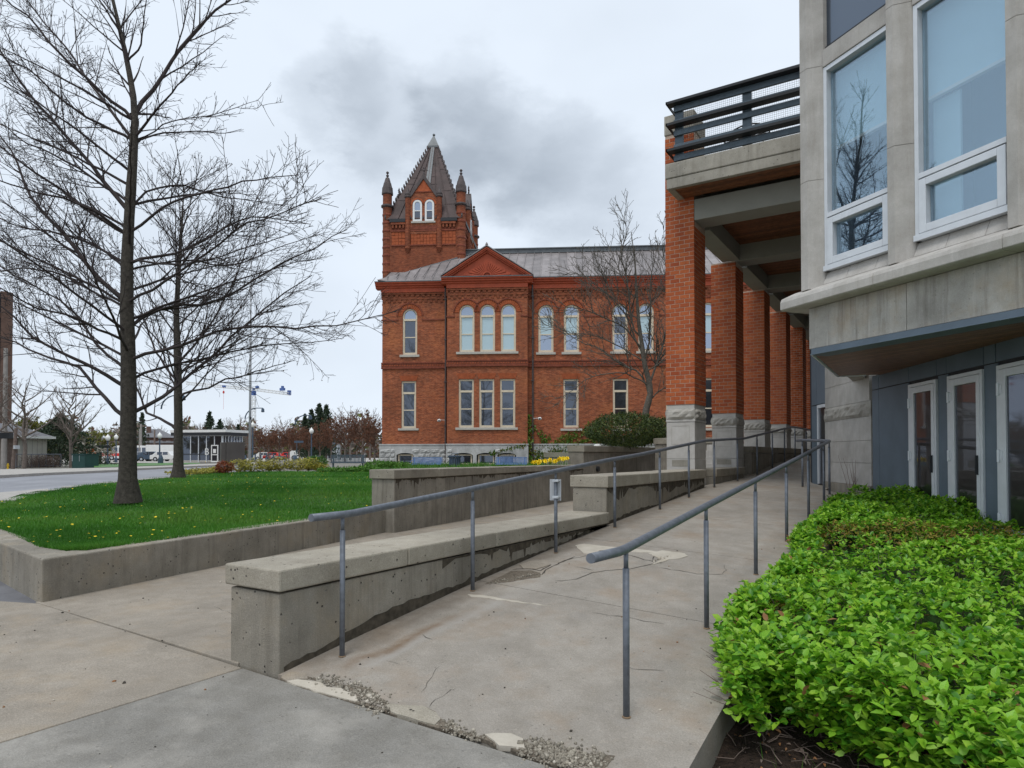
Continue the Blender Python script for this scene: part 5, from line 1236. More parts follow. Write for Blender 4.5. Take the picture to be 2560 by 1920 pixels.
# left return of the corner
for z0_, z1_k in ((3.86, 5.6), (5.6, 7.3), (7.3, 9), (9, 11)):
    m = GM(); m.splan([(-.20, -.02), (-.125, .0), (-.125, -.5), (-.20, -.5)], z0_, z1_k - .003); m.build('corner_stone', MT['lime'], GB)
for (a, b), (c, d) in zip(cols[:-1], cols[1:]):
    # aluminium window: outer frame, fixed light, opening light below
    m = GM(); o0, o1 = -.17, -.05
    m.gbox(b + .002, b + .055, o0, o1, 4.08, 6.86); m.gbox(c - .055, c - .002, o0, o1, 4.08, 6.86); m.gbox(b + .055, c - .055, o0, o1, 6.80, 6.86); m.gbox(b + .002, c - .002, o0, o1 + .03, 4.08, 4.15); m.gbox(b + .055, c - .055, o0, o1 + .01, 4.80, 4.86)
    f = m.build('window', MT['alu'], GB, bevel=.003)
    m = GM(); o2 = o1 + .015
    m.gbox(b + .06, b + .15, o0 + .02, o2, 4.16, 4.785); m.gbox(c - .15, c - .06, o0 + .02, o2, 4.16, 4.785); m.gbox(b + .15, c - .15, o0 + .02, o2, 4.16, 4.25); m.gbox(b + .15, c - .15, o0 + .02, o2, 4.70, 4.785); m.build('casement', MT['alu'], f, bevel=.006)
    m = GM(); m.gbox(b + .15, c - .15, -.12, -.112, 4.25, 4.70); m.build('pane', MT['glass'], f)
    m = GM(); m.gbox(b + .055, c - .055, -.14, -.132, 4.86, 6.80); m.build('pane', MT['glass'], f)
    # header and spandrel
    m = GM(); m.gbox(b + .002, c - .002, -.28, -.035, 6.865, 7.10); m.build('header_stone', MT['lime'], GB, bevel=.006)
    m = GM(); m.gbox(b + .002, c - .002, -.16, -.12, 7.16, 10.9); m.build('spandrel_glass', MT['glassdark'], GB)
    m = GM(); m.gbox(b + .002, c - .002, -.17, -.09, 7.103, 7.16); m.build('spandrel_frame', MT['dark'], GB)
    # room seen through the glass
    m = GM(); m.gbox(b - .06, c + .06, -.34, -.31, 5.83, 6.84); m.build('blind', MT['blind'], GB); m = GM(); m.gbox(b - .06, c + .06, -.35, -.29, 5.79, 5.828); m.build('blind_rail', MT['white'], GB)
    m = GM(); m.gbox((a + b) / 2, (c + d) / 2, -1.3, -1.2, 3.9, 7.0); m.gbox((a + b) / 2, (c + d) / 2, -1.2, -.27, 6.965, 7.0); m.gbox((a + b) / 2, (c + d) / 2, -1.2, -.27, 3.9, 3.95); m.gbox((a + b) / 2 - .01, (a + b) / 2 + .02, -1.2, -.31, 3.95, 6.96); m.gbox((c + d) / 2 - .02, (c + d) / 2 + .01, -1.2, -.31, 3.95, 6.96); m.build('room_wall', MT['interior'], GB)
m = GM(); m.gbox(1.53, 1.86, -.40, -.37, 4.2, 5.78); m.build('curtain', MT['blind'], GB)
# body of the building behind the front (keeps the sky out, closes the left side)
m = MB(tuple(P0)); a = gp(-.12, -.35, 0); b = gp(SE, -.35, 0)
m.prism([(a[0], a[1]), (a[0] + .02, 36), (9, 36), (b[0], b[1])], 10.95, 11.4); m.box(a[0] + .005, a[1] + .3, 3.0, a[0] + .25, 36, 11)
m.build('upper_wall', MT['lime'], GB)
# soffit of the overhang, board by board
sof = [tuple(gp(.02, -.02, 0)[:2]), tuple(gp(SE, -.02, 0)[:2]), (3.2, 6.0), (.95, 9.70), (-.74, 13.12), (-1.38, 12.96)]
gx_, gy_ = GN[0], GN[1]; oo = [p[0] * gx_ + p[1] * gy_ for p in sof]
lo_, hi_ = min(oo), max(oo); v = lo_
while v < hi_:
    q = poly_clip(poly_clip(sof, gx_, gy_, v + .003), -gx_, -gy_, -(v + .137))
    if len(q) >= 3:
        ar = sum(p[0] * r[1] - r[0] * p[1] for p, r in zip(q, q[1:] + q[:1]))
        if ar < 0: q = q[::-1]
        m = MB(tuple(P0)); m.prism(q, 2.985, 3.0); m.build('soffit_board', MT['wooddark'], GB)
    v += .14
m = MB(tuple(P0)); m.prism(sof if sum(p[0] * r[1] - r[0] * p[1] for p, r in zip(sof, sof[1:] + sof[:1])) > 0 else sof[::-1], 3.004, 3.05); m.build('soffit_backing', MT['dark'], GB)
m = MB(tuple(P0)); m.tube([(*gp(.0, -.01, 0)[:2], 2.985), (-1.385, 12.97, 2.985), (-.95, 13.02, 2.985)], .022, 6); m.build('soffit_trim', MT['alu'], GB)
m = MB(tuple(P0)); m.box(-1.40, 10.1, 2.98, -1.383, 13.0, 3.6); m.build('side_panel', MT['lime'], GB)
# recessed entrance wall; s runs along it from the corner pier towards the right
DD = np.array([math.sin(rad(26)), -math.cos(rad(26)), 0.0]); DNn = np.array([DD[1], -DD[0], 0.0]); E0 = np.array([-.896, 13.445, 0.0])
class DM(MB):
    def __init__(s): super().__init__(tuple(P0))
    def dbox(s, s0, s1, o0, o1, z0, z1):
        vs = [E0 + DD * a + DNn * b + CZ * c for c in (z0, z1) for a, b in ((s0, o1), (s1, o1), (s1, o0), (s0, o0))]
        return s.add(vs, [(0, 3, 2, 1), (4, 5, 6, 7), (0, 1, 5, 4), (1, 2, 6, 5), (2, 3, 7, 6), (3, 0, 4, 7)])
# corner pier of limestone blocks
PIER = thing('stone_pier', 'pale limestone corner pier with one rock-faced course beside the ramp', 'pier', E0 + CZ * .7)
def pier_block(s0, s1, z0, z1, nm='stone_block', mt='lime', o=0.0):
    m = DM(); m.o = np.array(PIER.location); m.dbox(s0 + .002, s1 - .002, -.45, o, z0 + .002, z1 - .002); return m.build(nm, MT[mt], PIER, bevel=.005)
pier_block(-2.36, -.02, .3, 1.05, 'plinth', 'wall', .03)
for z0_, z1_k, cuts in ((1.05, 1.46, (-2.32, -.9, -.04)), (1.46, 1.87, (-2.32, -1.5, -.04)), (1.87, 2.30, (-2.32, -.04)), (2.58, 3.0, (-2.30, -1.25, -.10)), (3.0, 3.62, (-2.30, -.10))):
    for a, b in zip(cuts[:-1], cuts[1:]): pier_block(a, b, z0_, z1_k)
m = DM(); m.o = np.array(PIER.location); nx, nz = 22, 5; vs = []
for j in range(nz + 1):
    for k in range(nx + 1):
        ed = min(k, nx - k, j, nz - j); b_ = .0 if ed == 0 else rng.uniform(.02, .055); vs.append(E0 + DD * (-2.34 + 2.30 * k / nx) + DNn * b_ + CZ * (2.302 + .276 * j / nz))
N = nx + 1; m.add(vs, [(j * N + k, j * N + k + 1, (j + 1) * N + k + 1, (j + 1) * N + k) for j in range(nz) for k in range(nx)]); m.dbox(-2.335, -.045, -.44, -.001, 2.303, 2.577); m.build('rock_faced_stone', MT['rock'], PIER)
t = thing('bare_climber', 'leafless thin climber stems on the pale stone pier', 'plant', E0 + DD * -.7 + CZ * .85)
m = WB(t)
for i in range(9):
    p = E0 + DD * (-.8 + rng.normal(0, .06)) + DNn * .035 + CZ * .8; P = [p]; sx = rng.normal(0, .35)
    for k in range(rng.integers(4, 9)): P.append(P[-1] + DD * (sx * .12 + rng.normal(0, .035)) + CZ * rng.uniform(.07, .14))
    m.tube(P, np.linspace(.006, .002, len(P)), 4)
m.build('stem', MT['wood'], t, kind='stuff')
# metal panels and doors
ENT = thing('entrance_wall', 'blue grey metal entrance wall with three glazed doors under the soffit', 'wall', E0 + CZ * .5)
def dpart(nm, mt, *b, bev=.003, parent=None):
    m = DM(); m.o = np.array(ENT.location); m.dbox(*b); return m.build(nm, MT[mt], parent or ENT, bevel=bev)
dpart('backing', 'dark', -.02, 7.5, -.5, -.02, .2, 3.0)
for a, b in ((.02, .275), (.285, 1.35), (1.36, 2.19), (2.20, 2.45), (2.46, 3.33), (3.345, 3.58), (3.6, 4.5), (4.52, 4.8), (4.82, 5.8)): dpart('metal_panel', 'bluepanel', a, b, -.02, .0, 2.755, 2.985)
for a, b in ((.02, .275), (.285, 1.35), (2.235, 2.50), (3.35, 3.63), (4.5, 4.78), (5.7, 6.5)): dpart('metal_panel', 'bluepanel', a, b, -.02, .0, .35, 2.74)
for s0_ in (1.395, 2.525, 3.65, 4.8):
    s1_ = s0_ + .825
    dpart('door_frame', 'alu', s0_, s0_ + .05, -.03, .03, .55, 2.70); dpart('door_frame', 'alu', s1_ - .05, s1_, -.03, .03, .55, 2.70); dpart('door_frame', 'alu', s0_ + .05, s1_ - .05, -.03, .03, 2.65, 2.70)
    m = DM(); m.o = np.array(ENT.location)
    m.dbox(s0_ + .053, s0_ + .18, -.015, .035, .56, 2.645); m.dbox(s1_ - .13, s1_ - .053, -.015, .035, .56, 2.645); m.dbox(s0_ + .18, s1_ - .13, -.015, .035, 2.55, 2.645); m.dbox(s0_ + .18, s1_ - .13, -.015, .035, .56, .72)
    d = m.build('door', MT['alu'], ENT, bevel=.004)
    dpart('pane', 'doorglass', s0_ + .18, s1_ - .13, -.005, .012, .72, 2.55, parent=d)
    for z in (.75, 1.52, 2.33):
        m = DM(); m.o = np.array(ENT.location); p = E0 + DD * (s0_ + .055) + DNn * .045; m.tube([p + CZ * z, p + CZ * (z + .15)], .018, 8); m.dbox(s0_ + .03, s0_ + .12, .031, .042, z + .02, z + .13); m.build('hinge', MT['alu'], d)
    m = DM(); m.o = np.array(ENT.location); m.dbox(s1_ - .105, s1_ - .085, .036, .07, 1.35, 1.6); m.build('handle', MT['dark'], d)
# blue panelled wall and glazed door left of the pier
m = DM(); SW = thing('side_entrance', 'narrow blue panelled strip with glazed door left of the stone pier', 'door', E0 + DD * -2.9 + CZ * .9)
def spart(nm, mt, *b, parent=None):
    m = DM(); m.o = np.array(SW.location); m.dbox(*b); return m.build(nm, MT[mt], parent or SW, bevel=.003)
spart('backing', 'dark', -3.5, -2.33, -.5, -.09, .6, 4.4)
spart('metal_panel', 'bluepanel', -3.32, -3.0, -.085, -.06, 2.72, 4.3); spart('metal_panel', 'bluepanel', -2.99, -2.33, -.085, -.06, 2.72, 4.3); spart('metal_panel', 'bluepanel', -3.32, -2.93, -.085, -.06, .95, 2.70)
spart('door_frame', 'alu', -2.92, -2.86, -.085, -.04, .98, 2.70); spart('door_frame', 'alu', -2.86, -2.33, -.085, -.04, 2.63, 2.70); spart('pane', 'doorglass', -2.86, -2.33, -.08, -.07, .98, 2.63); spart('plinth', 'wall', -3.32, -2.37, -.4, -.02, .5, .95)
m = MB(tuple(SW.location)); m.box(-1.45, 16.6, 3.2, -1.2, 36, 7.3); m.box(-2.35, 16.9, .8, -2.1, 40, 4.4); m.box(-2.35, 16.9, 4.41, -1.2, 40, 4.7); m.build('side_wall', MT['lime'], SW)

# ------------------------------------------------------------------ handrails
def railing(name, label, line, posts, r=.029, pr=.021, ends=True, mat=MT['rail']):
    b = line[0]; t = thing(name, label, 'handrail', (b[0], b[1], b[2] - 1.05)); m = WB(t)
    pts = []
    for i, p in enumerate(line):
        p = np.array(p, float)
        if 0 < i < len(line) - 1:
            a, c = np.array(line[i - 1], float), np.array(line[i + 1], float); d0 = (a - p) / np.linalg.norm(a - p); d1 = (c - p) / np.linalg.norm(c - p); k = min(.06, np.linalg.norm(a - p) * .3, np.linalg.norm(c - p) * .3)
            pts += [p + d0 * k, p + d0 * k * .4 + d1 * k * .4 - (d0 + d1) * 0, p + d1 * k]
        else: pts.append(p)
    m.tube(pts, r, 20); m.build('top_rail', mat, t)
    for x, y in posts:
        # rail height above this post
        best = None
        for p, q in zip(line[:-1], line[1:]):
            p, q = np.array(p, float), np.array(q, float); d = q[:2] - p[:2]; u = np.clip(((x - p[0]) * d[0] + (y - p[1]) * d[1]) / (d @ d), 0, 1); c = p + (q - p) * u; e = np.hypot(c[0] - x, c[1] - y)
            if best is None or e < best[0]: best = (e, c)
        c = best[1]; zt = c[2]; zb = zramp(x, y) - .05
        pm = WB(t); pm.tube([(c[0], c[1], zb), (c[0], c[1], zt - .12)], pr, 12); pm.tube([(c[0], c[1], zt - .12), (c[0], c[1], zt - r * .6)], pr * .72, 10)
        po = pm.build('post', mat, t)
        bm = WB(t); bm.lathe([(pr + .007, 0), (pr + .005, .005), (pr, .007)], (c[0], c[1], zramp(x, y) + .001), 12); bm.build('rust_ring', MT['rust'], po)
    return t
for o_ in (0,):
    pass
LXp = -3.9
def rl(y): return np.interp(y, [3.8, 5.43, 7.11, 8.77, 10.05, 13.64, 17.0, 23.64, 26], [1.14, 1.262, 1.395, 1.528, 1.612, 1.90, 2.015, 2.54, 2.58])
line = [(-3.86, 3.40, 1.142), (-3.87, 3.80, 1.142)] + [(LXp - .0, y, rl(y)) for y in (5.43, 8.77, 10.05, 13.64, 17.0, 23.64)] + [(LXp, 34, 2.6)]
posts = [(-3.87, 3.72)] + [(LXp, y) for y in (5.50, 7.25, 9.05, 10.95, 12.55, 14.3, 16.3, 18.4, 20.4, 22.3, 24.2, 26.6, 29)]
railing('handrail', 'left galvanised handrail climbing the ramp along the concrete wall', line, posts)
line = [(-1.62, 3.42, 1.025), (-1.62, 3.87, 1.013), (-1.62, 5.62, 1.167), (-1.62, 7.49, 1.325), (-1.63, 10.97, 1.613), (-1.64, 13.97, 1.873), (-2.32, 15.3, 1.92), (-2.6, 16.4, 1.93)]
posts = [(-1.62, 3.93), (-1.62, 5.68), (-1.62, 7.55), (-1.63, 9.4), (-1.63, 11.3), (-1.63, 13.1), (-1.64, 14.0), (-2.28, 15.35)]
railing('handrail', 'right galvanised handrail beside the bright green hedge', line, posts)
for o_ in list(bpy.data.objects):
    if o_.name.startswith(('top_rail', 'post')) and o_.type == 'MESH':
        o_.data.polygons.foreach_set('use_smooth', [len(p.vertices) == 4 for p in o_.data.polygons])
# small sign plate clamped to a post, seen from behind
yS = 7.25; xs_, zs_ = LXp, rl(7.25)
t = thing('post_sign', 'small grey sign plate clamped to a left handrail post, seen from behind', 'sign', (xs_, yS, zs_ - .5))
m = WB(t); c = np.array([xs_, yS, 0]); m.obox(c + np.array([-.0, .045, 0]), (1, .25), -.098, .045, 0, .004, zs_ - .36, zs_ - .10); m.build('plate', MT['greybox'], t)
for dz in (-.13, -.33):
    m = WB(t); m.obox(c, (1, .25), -.035, .035, -.03, .045, zs_ + dz, zs_ + dz + .03); m.tube([c + np.array([.03, -.05, zs_ + dz + .015]), c + np.array([.03, .05, zs_ + dz + .015])], .007, 6); m.build('clamp', MT['alu'], t)
# ------------------------------------------------------------------ hedge bed on the right
def soil_z(x, y): return -.30 + .085 * max(0.0, y - 3.5) + .015 * math.sin(3 * x) * math.sin(2.3 * y)
m = MB(); NX, NY = 30, 40; vs = []
for j in range(NY + 1):
    y = 1.2 + (12.8 - 1.2) * j / NY
    for i in range(NX + 1):
        x = -1.16 + 5.2 * i / NX; vs.append((x, y, soil_z(x, y) + rng.normal(0, .012)))
N = NX + 1; m.add(vs, [(j * N + i, j * N + i + 1, (j + 1) * N + i + 1, (j + 1) * N + i) for j in range(NY) for i in range(NX)]); m.build('soil', MT['soil'], kind='structure')
# litter on the soil: dry leaves, twigs, grass
n = 900; x = rng.uniform(-1.12, 1.2, n); y = rng.uniform(3.2, 5.4, n); P = np.stack([x, y, [soil_z(a, b) + .012 for a, b in zip(x, y)]], 1)
scatter('dry_leaf_litter', P, rotmats(n, (0, .9)), rng.uniform(.015, .05, n), LEAF_V * np.array([1, 1, 2.5]), LEAF_F, [MT['dead'], MT['soil'], MT['wood']], kind='stuff', w=[.3, .4, .3])
m = MB()
for i in range(260):
    p = np.array([rng.uniform(-1.1, .9), rng.uniform(3.2, 5.2), 0]); a = rng.uniform(0, 6.28); L = rng.uniform(.05, .3); P = []
    for k in range(5):
        q = p + np.array([math.cos(a), math.sin(a), 0]) * L * k / 4; a += rng.normal(0, .35); P.append((q[0], q[1], soil_z(q[0], q[1]) + .012 + .03 * math.sin(k / 4 * 3.14) * rng.random()))
    m.tube(P, rng.uniform(.0012, .004), 4)
m.build('twig_litter', MT['wood'], kind='stuff')
# the hedge: clipped top sloping up along the ramp
def hz(x, y): return np.clip(.30 + .094 * (y - 4.0), .2, 1.0) + .05 * np.sin(2.1 * x + 1.7 * y) + .045 * np.sin(4.3 * y - 2.2 * x) + .03 * np.sin(7.1 * x + 3.1 * y) - .07 * np.clip((-.85 - x) / .35, 0, 1) ** 2
def hx0(y): return -1.17 + .09 * np.sin(1.9 * y) + .05 * np.sin(4.7 * y) + np.where(y < 5.6, (5.6 - y) * .12, 0)
def hy0(x): return 4.95 - .50 * np.clip(x + 1.2, 0, .9) - 1.15 * np.clip(x + .3, 0, 3) + .09 * np.sin(4 * x)
HED = thing('hedge', 'broad bright green privet hedge spreading beside the ramp', 'hedge', (.6, 7, .2))
def gap(x, y): return (np.sin(x * 1.7 + y * 1.2) + np.sin(2.6 * x - 1.9 * y + 2)) 
def hedge_pts(n, ymin, ymax, xmax, depth=.16):
    y = rng.uniform(ymin, ymax, n); x = hx0(y) + (xmax - hx0(y)) * rng.random(n); ok = y > hy0(x); x, y = x[ok], y[ok]
    z = hz(x, y) - rng.exponential(depth * .45, len(x)); 
    # the yellowish yew breaks through in a band at the back
    lump = np.sin(5.3 * x + 2 * np.sin(2.9 * y)) * np.sin(4.7 * y + 1.6 * np.sin(3.7 * x)); z = z + .055 * lump - .10 * (lump < -.55)
    band = np.exp(-((y - (8.9 + .25 * np.sin(1.5 * x))) / .33) ** 2) * (x > -1.15); k = rng.random(len(x)) > band * .85
    return np.stack([x, y, z], 1)[k]
def side_pts(n):
    y = rng.uniform(4.2, 11.8, n); x = hx0(y) + rng.normal(0, .05, n) - .02; t = rng.random(n) ** .8; top = hz(x + .1, y); lo = np.array([max(soil_z(a, b) + .05, zramp(a, b) - .05) for a, b in zip(x, y)]); z = lo + (top - lo) * t; x = x - .10 * np.sin(t * 3.1)
    A = np.stack([x, y, z], 1)
    n2 = n // 2; x = rng.uniform(-1.1, 1.6, n2); y = hy0(x) + rng.normal(0, .06, n2); t = rng.random(n2); lo = np.array([soil_z(a, b) for a, b in zip(x, y)]) + .04; z = lo + (hz(x, y + .15) - lo) * t; y = y - .16 * np.sin(t * 3.0)
    return np.concatenate([A, np.stack([x, y, z], 1)])
near = np.concatenate([hedge_pts(15000, 1.9, 6.2, 2.6, .26), side_pts(8500)])
far = np.concatenate([hedge_pts(19000, 6.0, 12.3, 4.2, .18), hedge_pts(9000, 9.4, 13.0, 2.6, .3)])
# leaves face mostly up and outwards; sprigs give whorls of leaves
def whorl(C, k, rg=rng):
    n = len(C); P = np.repeat(C, k, 0); base = np.repeat(rg.uniform(0, 6.28, n), k) + np.tile(np.arange(k) * 2.4, n) + rg.normal(0, .25, n * k); el = rg.uniform(-.35, 1.15, n * k)
    cz, sz, ce, se = np.cos(base), np.sin(base), np.cos(el), np.sin(el); R = np.zeros((n * k, 3, 3)); roll = rg.normal(0, .5, n * k)
    X = np.stack([cz * ce, sz * ce, se], 1); Y0 = np.stack([-sz, cz, 0 * cz], 1); Z0 = np.cross(X, Y0); Y = Y0 * np.cos(roll)[:, None] + Z0 * np.sin(roll)[:, None]; Z = np.cross(X, Y)
    R[:, :, 0], R[:, :, 1], R[:, :, 2] = X, Y, Z; return P + np.array([0, 0, 1]) * np.tile(np.arange(k) * .006, n)[:, None], R
def hedge_scale(P): return rng.uniform(.034, .085, len(P)) * (.85 + .3 * rng.random(len(P)))
Cn = near[rng.random(len(near)) < .42]; Pn, Rn = whorl(Cn, 5)
dist = np.linalg.norm(Pn - np.array([0, 0, EYE]), axis=1); vis = (Pn @ CR) / np.maximum(Pn @ CF, .3); sc = hedge_scale(Pn)
zt = hz(Pn[:, 0], Pn[:, 1]); surf = (Pn[:, 2] > zt - .06) & (vis < .74) & (vis > .2) & (dist < 5.4) & (dist > 3.0)
idx = np.where(surf)[0]; idx = idx[np.argsort(-(sc[idx] / dist[idx]))][:300]
me_leaf = MB().add([tuple(v) for v in LEAF_V], [tuple(f) for f in LEAF_F]).mesh('leaf', MT['leaf1'])
for i in idx:
    o = bpy.data.objects.new('leaf', me_leaf); M_ = Matrix(Rn[i].tolist()).to_4x4(); M_.translation = Vector((Pn[i] - np.array(HED.location)).tolist()); o.matrix_local = M_ @ Matrix.Scale(float(sc[i]), 4); link(o, HED)
rest = np.ones(len(Pn), bool); rest[idx] = False
scatter('leaf', Pn[rest], Rn[rest], sc[rest], LEAF_V, LEAF_F, MT['leaf'] + [MT['dead']], HED, 'stuff', tuple(HED.location), w=[.37, .25, .25, .115, .015])
Pf, Rf = whorl(far[rng.random(len(far)) < .62], 4); scatter('leaf', Pf, Rf, rng.uniform(.04, .066, len(Pf)), LEAF_V, LEAF_F, MT['leaf'], HED, 'stuff', tuple(HED.location), w=[.38, .26, .24, .12])
m = WB(HED)
for i in range(520):
    y = rng.uniform(2.2, 11.5); x = rng.uniform(float(hx0(y)) + .12, 2.4)
    if y < hy0(x) + .05: continue
    b = np.array([x, y, soil_z(x, y)]); tp = np.array([x + rng.normal(0, .12), y + rng.normal(0, .12), float(hz(x, y)) - .04]); mid = (b + tp) / 2 + rng.normal(0, .03, 3); m.tube([b, mid, tp], [.006, .004, .002], 4)
for i in range(30):
    y = rng.uniform(4.7, 5.5); x = float(hx0(y)) + rng.uniform(-.02, .2); b = np.array([x, y - .3, soil_z(x, y)]); m.tube([b, b + np.array([rng.normal(-.03, .06), rng.normal(-.06, .05), .14]), b + np.array([rng.normal(-.08, .12), rng.normal(-.12, .1), .28])], [.004, .003, .0015], 4)
m.build('stems', MT['wood'], HED, kind='stuff')
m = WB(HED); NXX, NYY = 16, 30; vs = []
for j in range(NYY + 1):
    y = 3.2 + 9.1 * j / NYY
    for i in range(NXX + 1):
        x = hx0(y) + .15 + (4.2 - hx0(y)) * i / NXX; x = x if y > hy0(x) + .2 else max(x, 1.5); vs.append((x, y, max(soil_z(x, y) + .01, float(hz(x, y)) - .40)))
N = NXX + 1; m.add(vs, [(j * N + i, j * N + i + 1, (j + 1) * N + i + 1, (j + 1) * N + i) for j in range(NYY) for i in range(NXX)]); m.build('inner_shade_sheet', MT['hedgecore'], HED, kind='stuff')  # dark sheet below the leaves, the shade of the gaps put into its colour
# golden yew showing through
YW = thing('yew_bush', 'brownish yellow yew pushing up through the green hedge', 'shrub', (.8, 8.9, .4)); n = 5200
x = rng.uniform(-1.28, 3.4, n); y = 8.9 + .25 * np.sin(1.5 * x) + rng.normal(0, .3, n); z = hz(x, y) - rng.exponential(.07, n) - .01; P = np.stack([x, y, z], 1)
n2 = 1800; y2 = rng.uniform(5.6, 7.6, n2); P2 = np.stack([hx0(y2) + rng.uniform(-.03, .18, n2), y2, hz(hx0(y2) + .1, y2) - rng.uniform(.08, .42, n2)], 1); P = np.concatenate([P, P2])
scatter('foliage', P, rotmats(len(P), (.1, 1.5)), rng.uniform(.025, .05, len(P)), QUAD_V, QUAD_F, MT['yewgold'] + [MT['yew'][1]], YW, 'stuff', tuple(YW.location), w=[.45, .35, .2])
n = 700; x = rng.uniform(-.9, 1.4, n); y = rng.uniform(2.4, 4.3, n); ok = (y < hy0(x) + .1) & (rng.random(n) < .55); x, y = x[ok], y[ok]; P = np.stack([x, y, [soil_z(a, b) for a, b in zip(x, y)]], 1); blades('weeds', P, rng.uniform(.05, .22, len(P)), np.full(len(P), .006), [MT['grass'][0], MT['green'][1], MT['leaf'][0]], .9)

# ------------------------------------------------------------------ shrubs: clumps of small leaves spread through a volume
def shrub(name, label, cat, c, rx, ry, h, n, mats, size=(.05, .1), group=None, w=None, rot=0.0, lumps=9, tv=QUAD_V, tf=QUAD_F, shell=.55, up=(.2, 1.7), stems=True, droop=0.0):
    c = np.array(c, float); t = thing(name, label, cat, c, 0, group)
    u = rng.normal(size=(n, 3)); u /= np.linalg.norm(u, axis=1)[:, None]; r = rng.uniform(shell, 1, n) ** .6
    L = rng.normal(size=(lumps, 3)); L[:, 2] = abs(L[:, 2]); L /= np.linalg.norm(L, axis=1)[:, None]
    bump_ = 1 + .22 * np.max(np.clip((u @ L.T - .72) / .28, 0, 1), axis=1) + rng.normal(0, .05, n)
    P = u * (r * bump_)[:, None]; P[:, 2] = np.where(P[:, 2] < 0, P[:, 2] * .75, P[:, 2]); cr, sr = math.cos(rot), math.sin(rot); X, Y = P[:, 0] * rx, P[:, 1] * ry
    Q = np.stack([c[0] + X * cr - Y * sr, c[1] + X * sr + Y * cr, c[2] + h * .45 + P[:, 2] * h * .55], 1); Q[:, 2] = np.maximum(Q[:, 2], c[2] + .02)
    scatter('foliage', Q, rotmats(n, up), rng.uniform(*size, n), tv, tf, mats, t, 'stuff', tuple(t.location), w)
    if stems:
        m = WB(t)
        for i in range(7):
            a = rng.uniform(0, 6.28); e = c + np.array([math.cos(a) * rx * .6, math.sin(a) * ry * .6, h * .7]); m.tube([c, (c + e) / 2 + rng.normal(0, .03, 3), e], [.03 * h, .02 * h, .008 * h], 5)
        m.build('stems', MT['bark_light'], t)
    return t
c = at(1567, 1113, 27.2); shrub('clipped_yew', 'dark green clipped yew mound in the raised concrete planter', 'shrub', (c[0], c[1], 1.9), 1.42, 1.9, 1.28, 15000, MT['yew'], (.05, .11), w=[.5, .24, .26], rot=rad(10), lumps=16, shell=.75)
c = at(1668, 1100, 30.5); shrub('clipped_yew', 'farther dark yew half hidden behind the nearest brick pillar', 'shrub', (c[0], c[1], 2.1), 1.2, 1.4, 1.15, 6000, MT['yew'], (.05, .11), w=[.5, .25, .25], shell=.75)
# golden junipers along the back of the lawn
gsh = [(470, 1186, 1.3, .30), (505, 1184, 1.2, .34), (538, 1182, .9, .40), (598, 1181, 1.05, .95), (630, 1180, 1.15, 1.0), (672, 1178, 1.0, .85), (700, 1178, 1.2, 1.15), (745, 1178, 1.1, 1.0), (772, 1177, .9, 1.1), (800, 1177, .8, .55)]
gl = ['low golden ground juniper beside the second bare tree', 'low golden ground juniper, second from the second bare tree', 'low golden juniper touching the red barberry', 'golden juniper mound just right of the red barberry', 'golden juniper below the metal sign slab', 'golden juniper below the flagpole', 'tall golden juniper in the middle of the lawn edge row', 'golden juniper under the stair rails', 'tall golden juniper next to the round green bush', 'small golden juniper closest to the black bench']
for (px, py, rx, h), lb in zip(gsh, gl):
    p = gpx(px, py); shrub('juniper', lb, 'shrub', p, rx * .72, rx * .6, h * .66, 900, MT['juniper'], (.06, .14), 'golden junipers along the lawn', w=[.6, .4], lumps=12, shell=.4, up=(.1, 1.0))
p = gpx(560, 1184); shrub('barberry_bush', 'round rust red barberry bush at the lawn edge', 'shrub', p, .42, .4, .58, 1100, MT['barberry'], (.05, .11), w=[.6, .4])
p = gpx(790, 1172); shrub('boxwood', 'round dark green bush left of the black bench', 'shrub', p, .72, .65, .8, 2200, [MT['green'][0], MT['yew'][0], MT['green'][1]], (.06, .13), w=[.55, .3, .15])
for px, py, h, rx, lb in ((832, 1180, .2, .8, 'low leafy green plants in front of the black bench'), (905, 1180, .28, .9, 'low leafy green plants right of the black bench'), (945, 1171, .45, .9, 'low leafy green plants at the corner of the brick building'), (985, 1170, .35, .8, 'green perennials under the left basement window')):
    p = gpx(px, py); shrub('garden_plant', lb, 'plant', p, rx, .7, h, 700, MT['green'], (.08, .18), 'green plants along the bed', stems=False)
# bed in front of the brick building
vs = []; m = MB()
P = np.array([BO + BX * a + BY * b for a, b in zip(rng.uniform(-7, 8, 9000), rng.uniform(-9, -.3, 9000))]); P[:, 2] = zg(P[:, 0], P[:, 1])
keep = (P[:, 0] < wx(P[:, 1]) - .7); P = P[keep]; blades('bed_grass', P, rng.uniform(.08, .28, len(P)), np.full(len(P), .045), MT['grass'] + MT['green'], .8)
